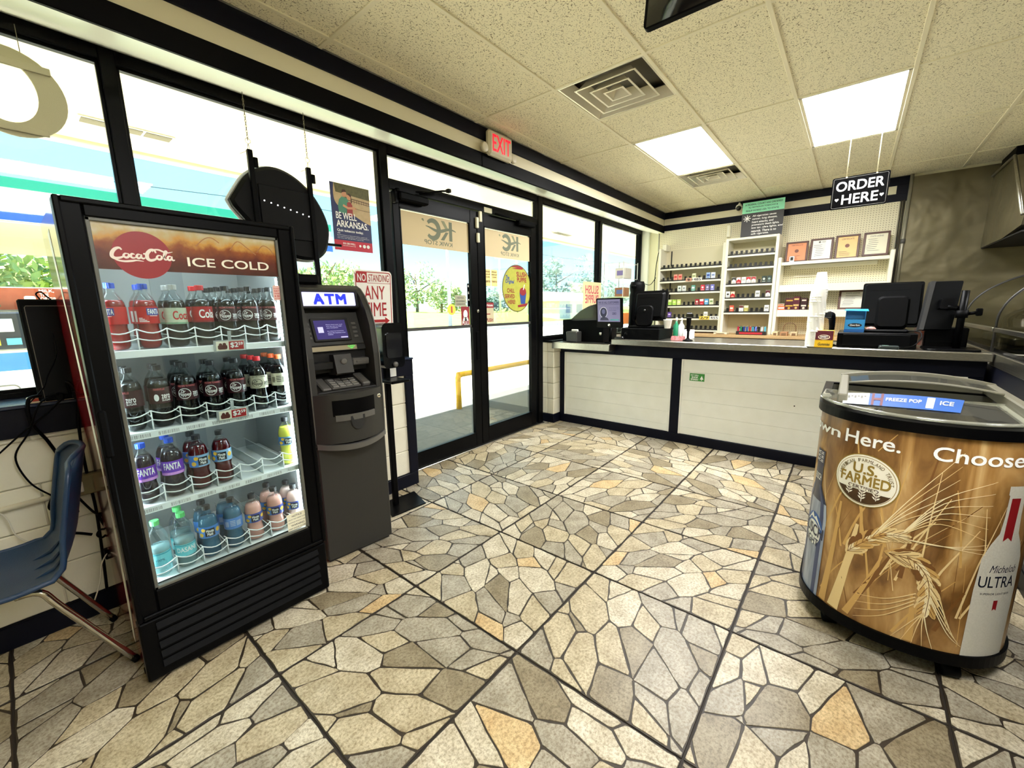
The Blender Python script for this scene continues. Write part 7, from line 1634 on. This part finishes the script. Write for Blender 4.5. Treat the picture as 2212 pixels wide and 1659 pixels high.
cable('thin white cable with a small plug near the floor', [(.168, 2.69, .46), (.165, 2.68, .37), (.16, 2.67, .33), (.13, 2.66, .28), (.11, 2.64, .20), (.08, 2.62, .13)], .0028, WCB)
cable('thin white cable hanging on the block wall at the far left', [(-.20, Yk, .70), (-.12, Yk, .62), (-.10, Yk, .52), (-.06, Yk, .46), (-.02, Yk, .44)], .0028, WCB)
t = thing('wall_outlet', 'grey outlet box on the block wall behind the chair', 'outlet', (.12, 2.72, .66)); bx(.08, .175, 2.690, 2.732, .62, .72, b=.006).build('box', STEELD, t); bx(.10, .125, 2.685, 2.692, .64, .69, b=.003).build('socket', PAPER, t)
t = thing('small_adapter', 'small dark adapter hanging low by the cooler', 'adapter', (.16, 2.68, .30)); bx(.145, .185, 2.665, 2.70, .285, .335, b=.004).build('body', BLKM, t); bx(.155, .165, 2.66, 2.667, .30, .31).build('light', ATML, t)
MB().cyl((-1.4, 2.715, .60), (.08, 2.715, .645), .012).build('x', CREAM, None)
o = bpy.data.objects['x']; o.name = 'wall_pipe'; tag(o, 'cream conduit pipe running along the block wall to the outlet', 'pipe')
# moulded chair
BLU = mat('chair blue', (24, 52, 84), .38, bump=(220, .25)); chm = mat('chair chrome', (190, 186, 176), .12, metal=1.0)
ch = thing('shell_chair', 'dark blue moulded plastic chair on chrome legs, half out of frame beside the cooler', 'chair', (-.15, 2.38, 0))
def shell(u, v, off=0.0):
    """u across (0 window side, 1 room side), v from the seat front to the top of the back; the back is toward +X"""
    pr = [(-.50, .470), (-.44, .485), (-.34, .470), (-.22, .455), (-.10, .450), (-.02, .465), (.035, .525), (.065, .61), (.088, .72), (.108, .82), (.125, .90), (.132, .925)]
    f = v*(len(pr)-1); i = min(len(pr)-2, int(f)); t = f-i; x, z = pr[i][0]+(pr[i+1][0]-pr[i][0])*t, pr[i][1]+(pr[i+1][1]-pr[i][1])*t
    c = 2*u-1; back = max(0, min(1, (v-.42)/.25)); w = (.235-.02*back)*(1-.30*max(0, (v-.86)/.14)**2)*(1-.12*max(0, (.10-v)/.10))
    z += .035*abs(c)**3*(1-back); x -= .055*abs(c)**2.4*back; z -= .03*abs(c)**6*back
    y = 2.395-w*c*1.0
    return Vector((x-off*back*1.0, y, z-off*(1-back)))
q = MB(); q.sheet(lambda u, v: shell(u, v), 16, 26); q.sheet(lambda u, v: shell(u, v, -.007)+Vector((.0, 0, 0)), 16, 26)
E_ = [(0, k/26) for k in range(27)]+[(k/16, 1) for k in range(1, 17)]+[(1, 1-k/26) for k in range(1, 27)]+[(1-k/16, 0) for k in range(1, 16)]
q.tube([shell(a, b) for a, b in E_], .010, 7, closed=True); se = q.build('shell', BLU, ch)
for c in (.30, .5, .70):
    q = MB(); q.tube([shell(c, .40)+Vector((0, 0, .004)), shell(c, .47)+Vector((0, 0, .006)), shell(c, .54)+Vector((-.006, 0, .002))], [.003, .009, .003], 6); q.build('moulded_rib', BLU, se)
for (a, b) in (((-.06, 2.24, .432), (.150, 2.205, .006)), ((-.06, 2.55, .432), (.13, 2.60, .006)), ((-.40, 2.24, .45), (-.56, 2.20, .006)), ((-.40, 2.55, .45), (-.56, 2.60, .006))):
    q = MB(); A, B = Vector(a), Vector(b); d = (B-A).normalized(); q.tube(spline([A+Vector((-.06, .02, .006)), A, A+d*.10, B], 4), .0125, 9); lg = q.build('leg', chm, ch); MB().cyl(B-d*.02, B, .014, 9).build('foot_cap', BLK, lg)
bx(-.42, -.04, 2.37, 2.42, .425, .445, b=.006).build('under_frame', chm, ch)
# ================================================================ steel hood and pipes on the right
hw = thing('range_hood', 'stainless range hood over the kitchen, cut by the right edge', 'hood', (6.0, -1.6, 2.0))
q = MB(); P = [(6.72, 2.01), (5.9, 2.01), (5.35, 2.055), (5.30, 2.13), (5.9, 2.72), (6.72, 2.72)]
FH = frame((0, 0, 0), (1, 0, 0), (0, 0, 1), (0, 1, 0)); q.prism(P, -2.6, -.98, FH); q.build('canopy', STEELD, hw)
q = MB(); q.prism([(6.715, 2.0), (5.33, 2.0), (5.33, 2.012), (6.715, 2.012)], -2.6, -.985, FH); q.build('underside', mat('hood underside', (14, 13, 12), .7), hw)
q = MB(); q.tube([(6.70, -.97, 2.722), (5.92, -.97, 2.722), (5.32, -.97, 2.135)], .012, 6); q.build('edge_trim', STEEL, hw)
Fh2 = frame((5.31, -1.05, 2.062), (0, -1, 0), (0, 0, 1), (-1, 0, 0)); pl2 = MB().poly([(0, 0), (.30, 0), (.30, .055), (0, .055)], Fh2, .006).build('label_plate', PAPER, hw); put(MB(), 'HOOD-RANGE', Fh2, .03, .27, .015, .04, .008, .02).build('lettering', INKG, pl2)
bx(6.2, 6.72, -2.6, -1.02, 2.72, CZ).build('duct_collar', BLKM, hw)
cp_ = thing('conduit', 'grey vertical conduit pipe with coupling at the edge of the steel wall', 'pipe', (6.70, -.345, 1.06)); MB().cyl((6.70, -.355, 1.06), (6.70, -.355, CZ), .017, 10).build('pipe', mat('conduit grey', (160, 156, 140), .4, metal=.5), cp_); MB().cyl((6.70, -.355, 2.12), (6.70, -.355, 2.17), .022, 10).build('coupling', ATML, cp_)
for i, (y, r) in enumerate(((-.318, .010), (-.298, .007))):
    o = MB().tube([(6.715, y, 1.06), (6.715, y-.004, 1.8), (6.715, y, 2.60)], r, 7).build('cable', mat('cable brown', (62, 56, 44), .6), None, loc=(6.715, y, 1.06)); tag(o, ('thicker dark cable running up beside the grey conduit', 'thinner dark cable running up between pegboard and conduit')[i], 'cable')
cw = thing('corner_conduit', 'thin grey conduit and loose cables in the far left corner', 'pipe', (6.72, 2.46, 1.06)); MB().cyl((6.700, 2.475, 2.30), (6.700, 2.475, 2.565), .012, 8).build('pipe', mat('conduit grey', 0), cw)
q = MB(); q.tube(spline([(6.715, 2.475, 2.30), (6.70, 2.50, 2.1), (6.71, 2.52, 1.8), (6.70, 2.50, 1.5), (6.71, 2.49, 1.1)], 6), .006, 6); q.tube(spline([(6.70, 2.50, 1.9), (6.75, 2.60, 1.80), (6.9, 2.75, 1.82), (7.1, 2.85, 1.85)], 6), .005, 6); q.build('cable', BLK, cw)
